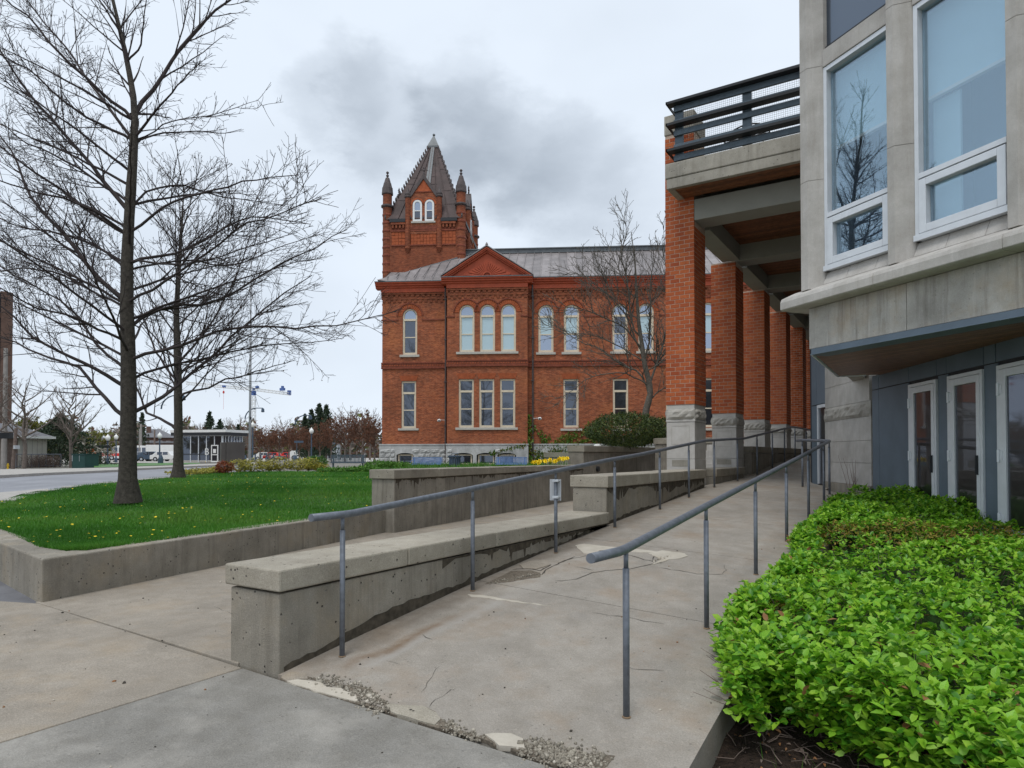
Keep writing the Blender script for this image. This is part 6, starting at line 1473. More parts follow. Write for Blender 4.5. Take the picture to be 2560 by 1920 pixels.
# daffodils
for i in range(22):
    px = 1329 + 88 * (i / 21) + rng.normal(0, 2.0); d = rng.uniform(22.6, 24.2); hgt = (.0 + .35 * (i / 21) ** 2) + rng.uniform(-.04, .14)
    p = at(px, 1158 - 13 * (i / 21) ** 1.5 - rng.uniform(-3, 4), d); b = np.array([p[0], p[1], p[2] - .42])
    t = thing('daffodil', 'yellow daffodil in the clump behind the planter wall coping', 'flower', b, 0, 'daffodils behind the planter wall')
    m = WB(t); m.tube([b, b + np.array([rng.normal(0, .03), rng.normal(0, .03), .25]), p], .008, 5); m.build('stem', MT['green'][0], t)
    f = -CF * .85 + CZ * rng.uniform(-.1, .5) + rng.normal(0, .35, 3); f /= np.linalg.norm(f); a = np.cross(f, CZ); a /= np.linalg.norm(a); bb = np.cross(a, f); m = WB(t)
    for k in range(6):
        an_ = k * math.pi / 3 + .2; dr = a * math.cos(an_) + bb * math.sin(an_); sd = np.cross(f, dr); m.add([p, p + dr * .045 + sd * .028 + f * .012, p + dr * .088 + f * .004, p + dr * .045 - sd * .028 + f * .012], [(0, 1, 2, 3)])
    n0 = [p + (a * math.cos(q) + bb * math.sin(q)) * .018 for q in np.arange(8) * .785]; n1 = [p + f * .05 + (a * math.cos(q) + bb * math.sin(q)) * .034 for q in np.arange(8) * .785]; m.add(n0 + n1, [(k, (k + 1) % 8, 8 + (k + 1) % 8, 8 + k) for k in range(8)]); m.build('flower_head', MT['daffodil'], t)
n = 500; P = np.stack([at(px, 1160, d) for px, d in zip(rng.uniform(1325, 1424, n), rng.uniform(22.6, 24.4, n))]); P[:, 2] = .95; blades('daffodil_leaves', P, rng.uniform(.25, .5, n), np.full(n, .025), MT['green'], .35)
# ------------------------------------------------------------------ benches and bin
def bench(label, p, rz, L, mat, slats=26):
    t = thing('park_bench', label, 'bench', p, rz, 'metal park benches'); m_ = MT[mat]
    for i in range(slats):
        x = -L / 2 + (i + .5) * L / slats; m = MB(); w = L / slats * .32
        m.box(x - w, -.30, .42, x + w, .16, .44); m.box(x - w, .16, .43, x + w, .20, .5); m.obox((x, .18), (1, 0), -w, w, -.0, .025, .5, .84); m.build('slat', m_, t)
    for z, y in ((.86, .19), (.47, .19), (.425, -.30)): 
        m = MB(); m.box(-L / 2, y - .02, z - .02, L / 2, y + .025, z + .02); m.build('rail', m_, t)
    for s in (-1, 1):
        for yy_ in (-.26, .2):
            m = MB(); m.box(s * L * .42 - .025, yy_ - .025, 0, s * L * .42 + .025, yy_ + .025, .43 if yy_ < 0 else .86); m.build('leg', m_, t)
        m = MB(); m.tube([(s * L * .5, -.3, .43), (s * L * .5, -.3, .64), (s * L * .5, .2, .66)], .02, 6); m.build('armrest', m_, t)
    return t
p = gpx(870, 1175.5); bench('black slatted metal bench on the far edge of the lawn', p, YAW + rad(8), 1.95, 'strip')
bb_ = lambda px, d, z: np.array([*at(px, 1150, d)[:2], z])
bench('blue bench left of the bin, in front of the basement window', bb_(1067, 42.6, .60), BRZ, 1.95, 'bluebench')
bench('blue bench right of the bin beside the ivy', bb_(1278, 41.5, .62), BRZ, 1.95, 'bluebench')
p = bb_(1137, 42.0, .62); t = thing('litter_bin', 'round dark slatted litter bin with hooded lid between two blue benches', 'bin', p)
m = MB(); m.lathe([(.30, 0), (.335, .1), (.335, .78), (.31, .8)], (0, 0, 0), 20); m.build('drum', MT['dark'], t)
for i in range(20):
    a = i * math.pi / 10; m = MB(); m.obox((math.cos(a) * .345, math.sin(a) * .345), (-math.sin(a), math.cos(a)), -.035, .035, -.01, .012, .05, .84); m.build('slat', MT['slateblue'], t)
m = MB(); m.lathe([(.37, .84), (.42, .88), (.43, .94), (.30, .97), (.2, .95)], (0, 0, 0), 20); m.tube([(-.22, 0, .95), (-.22, 0, 1.08), (-.05, 0, 1.1), (0, 0, 1.08), (.2, 0, 1.1), (.22, 0, .95)], .02, 6); m.build('lid', MT['slateblue'], t)
# ------------------------------------------------------------------ bare trees: trunk, limbs and several orders of twigs
def tubes_batch(P, Rd, k):
    """P (B,n,3) polylines, Rd (B,n) radii -> verts, quads"""
    B, n, _ = P.shape; T = np.gradient(P, axis=1); T /= np.linalg.norm(T, axis=2, keepdims=True) + 1e-9
    ref = np.where((abs(T[:, :1, 2:3]) > .85), np.array([[[1.0, 0, 0]]]), np.array([[[0, 0, 1.0]]])); A = np.cross(T, np.broadcast_to(ref, T.shape)); A /= np.linalg.norm(A, axis=2, keepdims=True) + 1e-9; Bv = np.cross(T, A)
    an = np.arange(k) * 2 * math.pi / k; V = P[:, :, None, :] + Rd[:, :, None, None] * (np.cos(an)[None, None, :, None] * A[:, :, None, :] + np.sin(an)[None, None, :, None] * Bv[:, :, None, :])
    i = np.arange(n - 1)[:, None]; j = np.arange(k)[None]; f = np.stack([i * k + j, i * k + (j + 1) % k, (i + 1) * k + (j + 1) % k, (i + 1) * k + j], -1).reshape(-1, 4)
    F = (f[None] + (np.arange(B) * n * k)[:, None, None]).reshape(-1, 4); return V.reshape(-1, 3), F
def resample(pts, n):
    pts = np.array(pts, float); d = np.r_[0, np.cumsum(np.linalg.norm(np.diff(pts, axis=0), axis=1))]; s = np.linspace(0, d[-1], n); return np.stack([np.interp(s, d, pts[:, k]) for k in range(3)], 1)
def children(P, Rd, per_m, len_fac, ang, n, rg, tmin=.12, trop=0.15, rfac=.6, minr=.002, maxlen=99, wob=.05, flat=0.0, lmin=.12):
    """grow one order of side shoots from parent polylines"""
    B, m, _ = P.shape; seg = np.linalg.norm(np.diff(P, axis=1), axis=2); L = seg.sum(1); cnt = rg.poisson(L * per_m); par = np.repeat(np.arange(B), cnt); N = len(par)
    t = tmin + (1 - tmin) * rg.random(N) ** .85; x = t * (m - 1); i0 = np.minimum(x.astype(int), m - 2); fr = x - i0
    S = P[par, i0] * (1 - fr)[:, None] + P[par, i0 + 1] * fr[:, None]; T = P[par, i0 + 1] - P[par, i0]; T /= np.linalg.norm(T, axis=1, keepdims=True) + 1e-9
    r0 = (Rd[par, i0] * (1 - fr) + Rd[par, i0 + 1] * fr)
    u = rg.normal(size=(N, 3)); u[:, 2] *= (1 - flat); u -= T * (u * T).sum(1, keepdims=True); u /= np.linalg.norm(u, axis=1, keepdims=True) + 1e-9
    a = rg.uniform(ang[0], ang[1], N); D = T * np.cos(a)[:, None] + u * np.sin(a)[:, None]; D[:, 2] += trop; D /= np.linalg.norm(D, axis=1, keepdims=True)
    ln = np.clip(L[par] * len_fac * rg.uniform(.45, 1.25, N) * (1.12 - .75 * t), lmin, maxlen)
    s = np.linspace(0, 1, n); bend = rg.normal(0, .15, (N, 3)); bend[:, 2] += .14
    Q = S[:, None, :] + (D[:, None, :] * s[None, :, None] + bend[:, None, :] * (s ** 2)[None, :, None] * .5) * ln[:, None, None]
    jit = rg.normal(0, wob, (N, n, 3)) * ln[:, None, None]; jit[:, 0] = 0; Q = Q + np.cumsum(jit, axis=1) * .5
    rr = np.clip(r0 * rfac, minr, .2)[:, None] * (1 - .72 * s)[None, :]; return Q, np.maximum(rr, minr * .7)
def tree_from(name, label, cat, base, trunk, trad, limbs, lrad, orders, mats, seed, group=None, buds=0, budsize=(.015, .03), budmat=None, limb_sides=7, flare=True):
    rg = np.random.default_rng(seed); t = thing(name, label, cat, base, 0, group); o = np.array(base, float)
    TP_ = resample(trunk, 26); s = np.linspace(0, 1, 26); tr = np.interp(s, *trad)
    if flare: tr = tr * (1 + .55 * np.exp(-s * 60) + .12 * np.exp(-s * 14))
    V, F = tubes_batch(TP_[None], tr[None], 14); V = V + rg.normal(0, .004, V.shape)
    fast_obj('trunk', V - o, F, mats[0], t, smooth=True)
    VV, FF, off, bud_at = [], [], 0, []
    LP = np.stack([resample(l, 14) for l in limbs]); LR = np.stack([np.linspace(1, .22, 14) * r for r in lrad]); LP[:, 1:] += rg.normal(0, .005, LP[:, 1:].shape) * np.linalg.norm(LP[:, -1] - LP[:, 0], axis=1)[:, None, None] * .5
    levels = [(LP, LR, limb_sides)]; P_, R_ = LP, LR
    for k, od in enumerate(orders):
        Q, R2 = children(P_, R_, rg=rg, **od['g']); levels.append((Q, R2, od['k'])); P_, R_ = Q, R2
        if od.get('also_parent'): pass
    for P2, R2, k in levels:
        V, F = tubes_batch(P2, R2, k); VV.append(V); FF.append(F + off); off += len(V)
    fast_obj('crown', np.concatenate(VV) - o, np.concatenate(FF), mats[1], t)
    if buds:
        ends = np.concatenate([l[0][:, -1] for l in levels[-2:]] + [levels[-1][0][:, 2]]); e = ends[rg.random(len(ends)) < buds]
        scatter('buds', e, rotmats(len(e), rg=rg), rg.uniform(*budsize, len(e)), SPR_V, SPR_F, budmat or MT['bud'], t, 'stuff', tuple(o))
    return t
def px_limb(pts, d0, slope): return [at(x, y, d0 + slope * k) for k, (x, y) in enumerate(pts)]
Zs = lambda q: [(x / 2.304, y / 2.304) for x, y in q]
Zt = lambda q: [(x / 2.304, 640 + y / 2.304) for x, y in q]
D1 = 13.9
trunk1 = [at(320, 1256, D1), at(319, 1200, D1), at(321, 1100, D1), at(322, 1000, D1), at(321, 900, D1), at(317, 780, D1), at(317, 680, D1), at(322, 560, D1), at(328, 470, D1), at(334, 380, D1), at(338, 268, D1), at(318, 152, D1), at(300, 78, D1), at(285, 10, D1), at(262, -90, D1), at(255, -230, D1)]
lim, LF = [], .62
TRX = [(268, 338), (380, 334), (470, 328), (560, 322), (680, 317), (780, 317), (900, 321), (1000, 322), (1256, 320)]
def add_limb(pts, r, slope):
    q = px_limb(pts, D1, slope); y0 = pts[0][1] + 10
    if TRX and y0 > TRX[0][0] + 8: q = [at(float(np.interp(y0, [a for a, _ in TRX], [b for _, b in TRX])), y0, D1)] + q
    lim.append((q, r * LF))
add_limb(Zs([(770, 640), (800, 600), (900, 500), (1010, 310), (1120, 190), (1200, 90), (1400, -60), (1560, -300)]), .075, .10)
add_limb(Zs([(770, 680), (640, 590), (570, 520), (480, 430), (380, 350), (170, 100), (60, 20), (-150, -180)]), .06, -.15)
add_limb(Zs([(750, 790), (640, 640), (500, 470), (430, 330), (300, 180), (150, -10), (60, -200)]), .055, .22)
add_limb(Zs([(745, 790), (500, 680), (350, 570), (200, 420), (60, 350), (-160, 200)]), .05, -.3)
add_limb(Zs([(715, 1200), (620, 1070), (440, 860), (290, 670), (170, 540), (80, 420), (0, 280), (-120, 60)]), .075, .12)
add_limb(Zs([(740, 1150), (640, 1100), (440, 960), (300, 880), (150, 830), (0, 700), (-200, 640)]), .05, .35)
add_limb(Zs([(690, 1330), (520, 1220), (350, 1090), (180, 980), (0, 840), (-150, 700)]), .065, -.28)
add_limb(Zt([(700, 240), (560, 120), (430, -40), (280, -220), (160, -370), (120, -490), (60, -620), (-60, -760)]), .085, .1)
add_limb(Zs([(700, 1330), (560, 1220), (400, 1150), (200, 1110), (0, 1040), (-200, 1000)]), .05, -.5)
add_limb(Zs([(690, 1500), (520, 1400), (330, 1340), (150, 1320), (0, 1260), (-220, 1250)]), .05, .4)
add_limb(Zs([(785, 815), (870, 780), (950, 765), (1150, 755), (1280, 770), (1390, 745)]), .035, .12)
add_limb(Zs([(860, 785), (930, 720), (1010, 690), (1200, 668), (1330, 630), (1480, 575), (1520, 615)]), .025, -.1)
add_limb(Zs([(785, 1320), (900, 1220), (1030, 1150), (1170, 1110), (1400, 1050), (1560, 1025), (1730, 1005)]), .05, -.2)
add_limb(Zs([(765, 1180), (860, 1085), (1050, 1065), (1180, 1110), (1300, 1135), (1480, 1160), (1650, 1190)]), .04, .25)
add_limb(Zs([(770, 1500), (950, 1470), (1060, 1440), (1200, 1370), (1310, 1300), (1440, 1245), (1600, 1260), (1790, 1290)]), .055, .2)
add_limb(Zs([(770, 1490), (880, 1515), (1000, 1525), (1150, 1515), (1300, 1465), (1500, 1400), (1720, 1340)]), .04, -.35)
add_limb(Zt([(760, 400), (830, 340), (900, 310), (1020, 290), (1200, 280), (1350, 200), (1500, 110), (1650, 30), (1800, -40), (2000, -160)]), .06, .15)
add_limb(Zt([(765, 580), (900, 550), (1050, 510), (1180, 460), (1300, 425), (1500, 405), (1700, 415), (1950, 395), (2180, 350)]), .06, -.12)
add_limb(Zt([(785, 890), (900, 840), (980, 775), (1090, 690), (1200, 600), (1330, 470), (1450, 360), (1600, 240), (1800, 110)]), .07, .3)
add_limb(Zt([(700, 740), (610, 680), (500, 620), (400, 575), (200, 480), (60, 330), (-120, 210)]), .07, -.15)
add_limb(Zt([(695, 920), (600, 810), (540, 740), (450, 640), (300, 590), (200, 560), (60, 480), (-150, 440)]), .07, .2)
add_limb(Zt([(700, 640), (600, 560), (480, 380), (330, 240), (150, 150), (-60, 30)]), .055, .45)
add_limb(Zt([(700, 480), (560, 420), (400, 340), (200, 300), (0, 180), (-150, 150)]), .05, -.45)
add_limb(Zt([(690, 280), (520, 200), (330, 90), (150, 70), (0, 90), (-200, 60)]), .045, .3)
add_limb(Zt([(770, 700), (900, 640), (1100, 610), (1300, 560), (1500, 520), (1700, 500), (1980, 480)]), .05, .55)
add_limb(Zt([(760, 250), (900, 180), (1080, 60), (1250, -60), (1400, -180), (1600, -240), (1850, -330)]), .05, -.5)
add_limb(Zt([(760, 60), (900, 40), (1100, 20), (1250, 60), (1400, 40), (1620, -60), (1900, -140)]), .04, .5)
for a_, z_, L in ((20, 4.4, 3.6), (75, 5.0, 3.4), (110, 3.8, 3.9), (200, 4.7, 3.6), (250, 4.1, 3.7), (300, 5.9, 3.1), (60, 6.8, 2.8), (160, 6.3, 2.9), (230, 7.5, 2.4), (330, 8.1, 2.3), (95, 8.7, 2.1), (175, 3.6, 3.6), (140, 5.4, 3.2), (285, 3.7, 3.5), (185, 7.2, 2.8), (200, 8.6, 2.4)):
    a_ = rad(a_); b = np.array([*trunk1[4][:2], z_]) - 0; dr = CR * math.cos(a_) + CF * math.sin(a_); lim.append(([b + dr * L * s + CZ * L * (.55 * s - .1 * s * s) for s in np.linspace(0, 1, 6)], .03))
lim.append((trunk1[9:], .06)); lim.append(([at(317, 155, 13.9), at(352, 120, 13.7), at(360, 40, 13.5), at(372, -60, 13.3)], .022)); lim.append(([at(300, 80, 13.9), at(262, 20, 14.1), at(215, -50, 14.3), at(190, -140, 14.5)], .022))
order_big = [dict(k=4, g=dict(per_m=5.2, len_fac=.34, ang=(.35, .9), n=7, trop=.10, rfac=.48, minr=.0062, maxlen=1.7, wob=.016)),
             dict(k=3, g=dict(per_m=5.6, len_fac=.45, ang=(.4, 1.0), n=5, trop=.04, rfac=.6, minr=.0050, maxlen=.75, wob=.025)),
             dict(k=3, g=dict(per_m=4.4, len_fac=.48, ang=(.45, 1.05), n=3, trop=.03, rfac=.8, minr=.0044, maxlen=.28, wob=.03))]
b1 = at(320, 1250, 13.9); b1[2] = zg(b1[0], b1[1]) - .05
T1 = tree_from('bare_tree', 'nearest tall leafless tree standing in the lawn, dark trunk', 'tree', b1, trunk1, ([0, .08, .3, .55, .75, 1], [.165, .155, .134, .09, .045, .008]), [l for l, _ in lim], [r for _, r in lim], order_big, [MT['bark'], MT['twig']], 11, buds=.10, budsize=(.02, .04))
# second tree, farther along the lawn
D2 = 25.7
trunk2 = [at(445, 1198, D2), at(446, 1140, D2), at(446, 1060, D2), at(445, 960, D2), at(443, 870, D2), at(441, 780, D2), at(446, 690, D2), at(452, 600, D2), at(456, 530, D2), at(461, 470, D2)]
lim = []
D1 = D2; TRX = [(470, 461), (530, 456), (690, 446), (780, 441), (870, 443), (960, 445), (1198, 445)]
add_limb(Zt([(1000, 985), (930, 940), (840, 900), (800, 790), (760, 700), (700, 600)]), .10, .3); add_limb(Zt([(1040, 800), (1090, 780), (1200, 760), (1280, 710), (1400, 690), (1560, 640), (1700, 600)]), .075, -.3)
add_limb(Zt([(1000, 700), (900, 560), (850, 420), (800, 260), (760, 100)]), .08, .3); add_limb(Zt([(1040, 600), (1150, 480), (1250, 330), (1330, 180), (1400, 20), (1440, -120)]), .08, .2)
add_limb(Zt([(1000, 760), (860, 700), (700, 640), (560, 520), (420, 460)]), .06, -.5); add_limb(Zt([(1030, 680), (1160, 600), (1300, 560), (1480, 520), (1650, 430)]), .06, .5)
for i in range(26):
    z_ = 3.4 + 9.2 * (i / 26) ** .9; a_ = rad(i * 137.5); L = 4.3 * (1 - .55 * i / 26); b = resample(trunk2, 60)[int(min(58, (z_ - .5) / (trunk2[-1][2] - .5) * 59))]; dr = CR * math.cos(a_) + CF * math.sin(a_)
    lim.append(([b + dr * L * s * .72 + CZ * L * (.75 * s + .1 * s * s) for s in np.linspace(0, 1, 6)], .036 * (1 - .4 * i / 26)))
lim.append((trunk2[6:], .05))
b2 = at(445, 1195, D2); b2[2] = zg(b2[0], b2[1]) - .05
order_2 = [dict(k=4, g=dict(per_m=3.4, len_fac=.40, ang=(.4, .9), n=6, trop=.25, rfac=.5, minr=.009, maxlen=2.2, wob=.02)), dict(k=3, g=dict(per_m=3.6, len_fac=.45, ang=(.4, .95), n=4, trop=.2, rfac=.6, minr=.007, maxlen=1.0, wob=.03)), dict(k=3, g=dict(per_m=2.4, len_fac=.45, ang=(.5, 1.1), n=3, trop=.15, rfac=.8, minr=.006, maxlen=.35))]
tree_from('bare_tree', 'second bare tree farther along the lawn, budding twigs', 'tree', b2, trunk2, ([0, .1, .4, .7, 1], [.18, .16, .136, .08, .012]), [l for l, _ in lim], [r for _, r in lim], order_2, [MT['bark'], MT['twig']], 12, buds=.5, budsize=(.035, .08), budmat=MT['bud'])
# small bare tree before the brick wall, behind the clipped yew
D3 = 31.0; D1 = D3; LF = 1.0; TRX = [(580, 1578), (740, 1592), (870, 1606), (950, 1622), (1000, 1622), (1060, 1612)]
Zb = lambda q: [(900 + x / 2.765, 680 + y / 2.765) for x, y in q]
trunk3 = [at(1612, 1060, D3), at(1614, 1030, D3), at(1622, 1000, D3), at(1627, 980, D3), at(1622, 950, D3), at(1612, 915, D3), at(1606, 870, D3), at(1597, 810, D3), at(1592, 740, D3), at(1588, 660, D3), at(1578, 580, D3)]
lim = []
for q, r, s in (([(2000, 820), (1960, 740), (1930, 690), (1800, 640), (1650, 520), (1560, 500), (1450, 440), (1360, 330)], .05, .1), ([(1960, 760), (1840, 700), (1700, 700), (1560, 740), (1500, 800), (1400, 860), (1360, 940)], .035, -.3), ([(2010, 880), (2060, 830), (2120, 790), (2200, 760), (2300, 720)], .04, .1), ([(1990, 800), (2040, 680), (2090, 520), (2120, 380), (2140, 200), (2120, 20)], .06, .2), ([(1960, 640), (2000, 480), (2010, 300), (2000, 120), (2030, -60), (2060, -200)], .05, -.2), ([(1940, 560), (1880, 400), (1820, 260), (1700, 140), (1560, 40), (1440, -20)], .045, .2), ([(1900, 420), (1860, 250), (1850, 60), (1800, -120), (1840, -260), (1830, -420)], .045, -.1), ([(1920, 500), (1830, 380), (1700, 320), (1560, 260), (1430, 240), (1330, 180)], .04, -.4), ([(1930, 600), (1800, 520), (1690, 460), (1560, 420), (1420, 430), (1260, 350)], .035, .4), ([(1880, 300), (1760, 180), (1680, 20), (1600, -80), (1540, -100)], .035, .1), ([(1870, 150), (1800, 20), (1740, -140), (1690, -240), (1640, -290)], .03, .2), ([(1990, 260), (2060, 120), (2120, -20), (2090, -140), (2100, -330)], .03, -.2), ([(1960, 700), (2060, 640), (2160, 540), (2260, 480)], .035, -.3)):
    add_limb(Zb(q), r, s)
order_3 = [dict(k=4, g=dict(per_m=4.4, len_fac=.40, ang=(.4, 1.1), n=6, trop=.22, rfac=.6, minr=.014, maxlen=1.9, wob=.06)), dict(k=3, g=dict(per_m=4.2, len_fac=.48, ang=(.5, 1.2), n=4, trop=.2, rfac=.75, minr=.011, maxlen=.8, wob=.07))]
b3 = at(1612, 1060, D3); b3[2] -= .3
tree_from('bare_tree', 'crooked bare ornamental tree against the brick building beside the first pillar', 'tree', b3, trunk3, ([0, .2, .5, 1], [.17, .13, .085, .012]), [l for l, _ in lim], [r for _, r in lim], order_3, [MT['bark_light'], MT['bark_light']], 13, flare=False)
# ------------------------------------------------------------------ things beyond the lawn
def dup(root, loc, rz=0.0, sc=1.0, label=None, group=None):
    r = root.copy(); COL.objects.link(r); r.location = tuple(map(float, loc)); r.rotation_euler = (0, 0, rz); r.scale = (sc,) * 3 if np.isscalar(sc) else sc
    if label: r['label'] = label
    if group: r['group'] = group
    for ch in list(root.children):
        c = ch.copy(); COL.objects.link(c); c.parent = r
        for g_ in ch.children:
            d = g_.copy(); COL.objects.link(d); d.parent = c
    return r
def proto_bare(seed, h, label, nl=16, thick=.02, rise=.9, mats=None, budm=None, buds=0, bs=(.2, .4), spread=.38, clear=.22, dens=1.0):
    rg = np.random.default_rng(seed); tr = [(rg.normal(0, .012 * h) * k / 5, rg.normal(0, .012 * h) * k / 5, h * .8 * k / 8) for k in range(9)]; lim, lr = [], []
    for i in range(nl):
        z = h * (clear + (.75 - clear) * i / nl); a = i * 2.4 + rg.normal(0, .3); L = h * spread * (1.1 - .6 * i / nl); dr = np.array([math.cos(a), math.sin(a), 0]); b = np.array([0, 0, z]); lim.append([b + dr * L * s * (1 - .25 * s) + CZ * L * rise * s ** 1.1 for s in np.linspace(0, 1, 5)]); lr.append(h * .011 * (1.1 - .6 * i / nl))
    od = [dict(k=3, g=dict(per_m=22 / h * dens, len_fac=.42, ang=(.4, 1.0), n=5, trop=.25, rfac=.55, minr=h * .0018, maxlen=9)), dict(k=3, g=dict(per_m=32 / h * dens, len_fac=.45, ang=(.4, 1.1), n=4, trop=.2, rfac=.6, minr=h * .0014, maxlen=4)), dict(k=3, g=dict(per_m=30 / h * dens, len_fac=.5, ang=(.4, 1.1), n=3, trop=.2, rfac=.8, minr=h * .0012, maxlen=2))]
    return tree_from('tree', label, 'tree', (0, 0, 0), tr, ([0, .5, 1], [h * thick, h * thick * .6, h * .003]), lim, lr, od, mats or [MT['bark_far'], MT['bark_far']], seed, buds=buds, budsize=bs, budmat=budm, limb_sides=4, flare=False)
used = set()
def place(proto, px, d, top, lab, grp=None, h=None, rz=None):
    """stand a copy of proto (height h) so that it reaches photo row top"""
    b = gat(px, d, -.05); ht = at(px, top, d)[2] - b[2]; sc = ht / h; rz = rng.uniform(0, 6.28) if rz is None else rz
    if id(proto) not in used:
        used.add(id(proto)); proto.location = tuple(b); proto.scale = (sc,) * 3; proto.rotation_euler = (0, 0, rz); proto['label'] = lab
        if grp: proto['group'] = grp
        return proto
    return dup(proto, b, rz, sc, lab, grp)
H = 10.0
tA = proto_bare(21, H, 'tree', nl=15); tB = proto_bare(22, H, 'tree', nl=18, rise=1.3, spread=.3); tC = proto_bare(23, H, 'tree', nl=13, rise=.7, spread=.45)
tR = proto_bare(24, H, 'tree', nl=18, rise=.9, spread=.42, mats=[MT['bark_far'], MT['redbud'][1]], budm=MT['redbud'], buds=1.0, bs=(.16, .38), clear=.24, dens=1.0)
tY = proto_bare(25, H, 'tree', nl=18, rise=.6, spread=.5, mats=[MT['bark_far'], MT['bark_far']], budm=MT['spring'], buds=1.0, bs=(.3, .7), clear=.15, dens=1.1)
tW = proto_bare(26, H, 'tree', nl=16, rise=.5, spread=.6, mats=[MT['bark_far'], MT['bark_far']], budm=MT['blossom'], buds=1.0, bs=(.3, .6), clear=.12, dens=.8)
# reddish budding trees in rows before the plaza
row = [(650, 100, 1058, 'reddish budding tree just right of the flagpole'), (672, 104, 1062, 'reddish budding tree between flagpole and the tall bare elm'), (698, 98, 1056, 'reddish budding tree under the tall bare elm'), (722, 106, 1060, 'reddish budding tree left of the curved street lamp'), (748, 100, 1060, 'reddish budding tree right of the curved street lamp'), (772, 95, 1055, 'reddish budding tree behind the white globe lamp'), (800, 92, 1052, 'reddish budding tree in front of the far glass kiosk'), (828, 88, 1040, 'reddish budding tree right of the far glass kiosk'), (862, 82, 1022, 'tall reddish budding tree behind the black bench'), (905, 78, 1018, 'tall reddish budding tree second from the brick building'), (936, 74, 1026, 'tall reddish budding tree touching the brick building edge')]
for px, d, top, lb in row: place(tR, px, d, top, lb, 'reddish trees in front of the plaza', H)
for px, d, top, lb, pr_ in ((706, 130, 1026, 'tall pale bare elm above the reddish trees', tA), (600, 150, 1022, 'crooked pale bare tree left of the flagpole', tC), (572, 160, 1036, 'thin bare tree right of the dark spruce', tB), (875, 120, 996, 'big bare crown behind the reddish trees', tA), (850, 135, 1005, 'bare crown between spruces and the brick building', tC), (925, 125, 1010, 'bare crown nearest to the brick building edge', tB),
                            (480, 170, 1045, 'bare tree above the near glass kiosk roof', tC), (500, 150, 1040, 'bare tree left of the dark spruce', tA), (345, 170, 1050, 'bare tree above the brown house', tB), (395, 180, 1052, 'bare tree behind the chimney of the brown house', tA), (320, 140, 1046, 'bare tree right of the nearest trunk', tC), (265, 130, 1052, 'bare tree behind the white blossoming tree', tA), (235, 150, 1060, 'grey bare tree over the green cabinets', tB), (620, 190, 1060, 'low bare tree behind the crane mast', tB), (660, 180, 1056, 'grey bare tree above the kiosk roof end', tC)):
    place(pr_, px, d, top, lb, 'bare trees on the skyline', H)
for k, (px, d, top, rzz) in enumerate(((30, 75, 1028, 0), (75, 72, 1034, 2), (112, 78, 1030, 4), (245, 90, 1062, 1))): place(tY, px, d, top, ['yellow green tree behind the tall dark building', 'yellow green tree above the pale outbuilding', 'yellow green tree left of the dark evergreen', 'small yellow green tree right of the blossom tree'][k], 'trees coming into leaf', H, rzz)
place(tW, 210, 58, 1088, 'white blossoming tree behind the green cabinets', None, H); place(tW, 264, 72, 1102, 'smaller white blossoming tree left of the globe lamp', None, H)
place(tA, 178, 50, 930, 'bare street tree beside the green cabinets, crown spreading left', None, H); place(tC, 60, 46, 905, 'bare tree reaching over the pale outbuilding', None, H); place(tC, -40, 40, 880, 'bare tree at the far left edge of the view', None, H)
# conifers
def conifer(name, label, px, d, top, wpx, n=2600, mats=MT['conifer'], yb=None, grp=None):
    b = gat(px, d, -.05); h = at(px, top, d)[2] - b[2]; r = wpx / 1680 * d * 1.5; t = thing(name, label, 'tree', b, 0, grp)
    m = WB(t); m.tube([b, b + CZ * h * .98], [h * .02, h * .004], 7); m.build('trunk', MT['bark_far'], t)
    tiers = 15; P = []; 
    for i in range(tiers):
        f = (i + .6) / tiers; rr = r * (1 - f) ** .8 * rng.uniform(.8, 1.15); nb = 9
        for k in range(nb):
            a = k * 6.28 / nb + i * 1.1 + rng.normal(0, .2); q = int(n / tiers / nb); s = rng.random(q) ** .7; L = rr * rng.uniform(.75, 1.2)
            P.append(np.stack([b[0] + np.cos(a + rng.normal(0, .09, q)) * L * s, b[1] + np.sin(a + rng.normal(0, .09, q)) * L * s, b[2] + h * (.10 + .88 * f) - .12 * L * s ** 2 * 2 + rng.normal(0, .012 * h, q)], 1))
    P = np.concatenate(P); scatter('crown', P, rotmats(len(P), (.6, 2.0)), rng.uniform(.02, .05, len(P)) * h, SPR_V, SPR_F, mats, t, 'stuff', tuple(b))
conifer('spruce_tree', 'dark spruce above the near glass kiosk', 523, 120, 1029, 26); conifer('spruce_tree', 'low dark spruce right of the taller kiosk spruce', 549, 125, 1048, 24); conifer('spruce_tree', 'small dark spruce tip left of the flagpole', 595, 130, 1060, 18)
for px, top, w, lb in ((762, 1034, 20, 'shortest of the dark spruces, left end of the group'), (778, 1023, 24, 'second dark spruce from the left in the group of four'), (798, 1008, 30, 'tallest dark spruce of the group of four'), (815, 1011, 28, 'rightmost dark spruce of the group of four')): conifer('spruce_tree', lb, px, 118, top, w, grp='group of dark spruces')
conifer('evergreen_tree', 'broad dark evergreen between pale outbuilding and green cabinets', 150, 54, 1034, 112, 10000); conifer('spruce_tree', 'thin dark conifer behind the utility poles', 355, 130, 1030, 14, 1500)
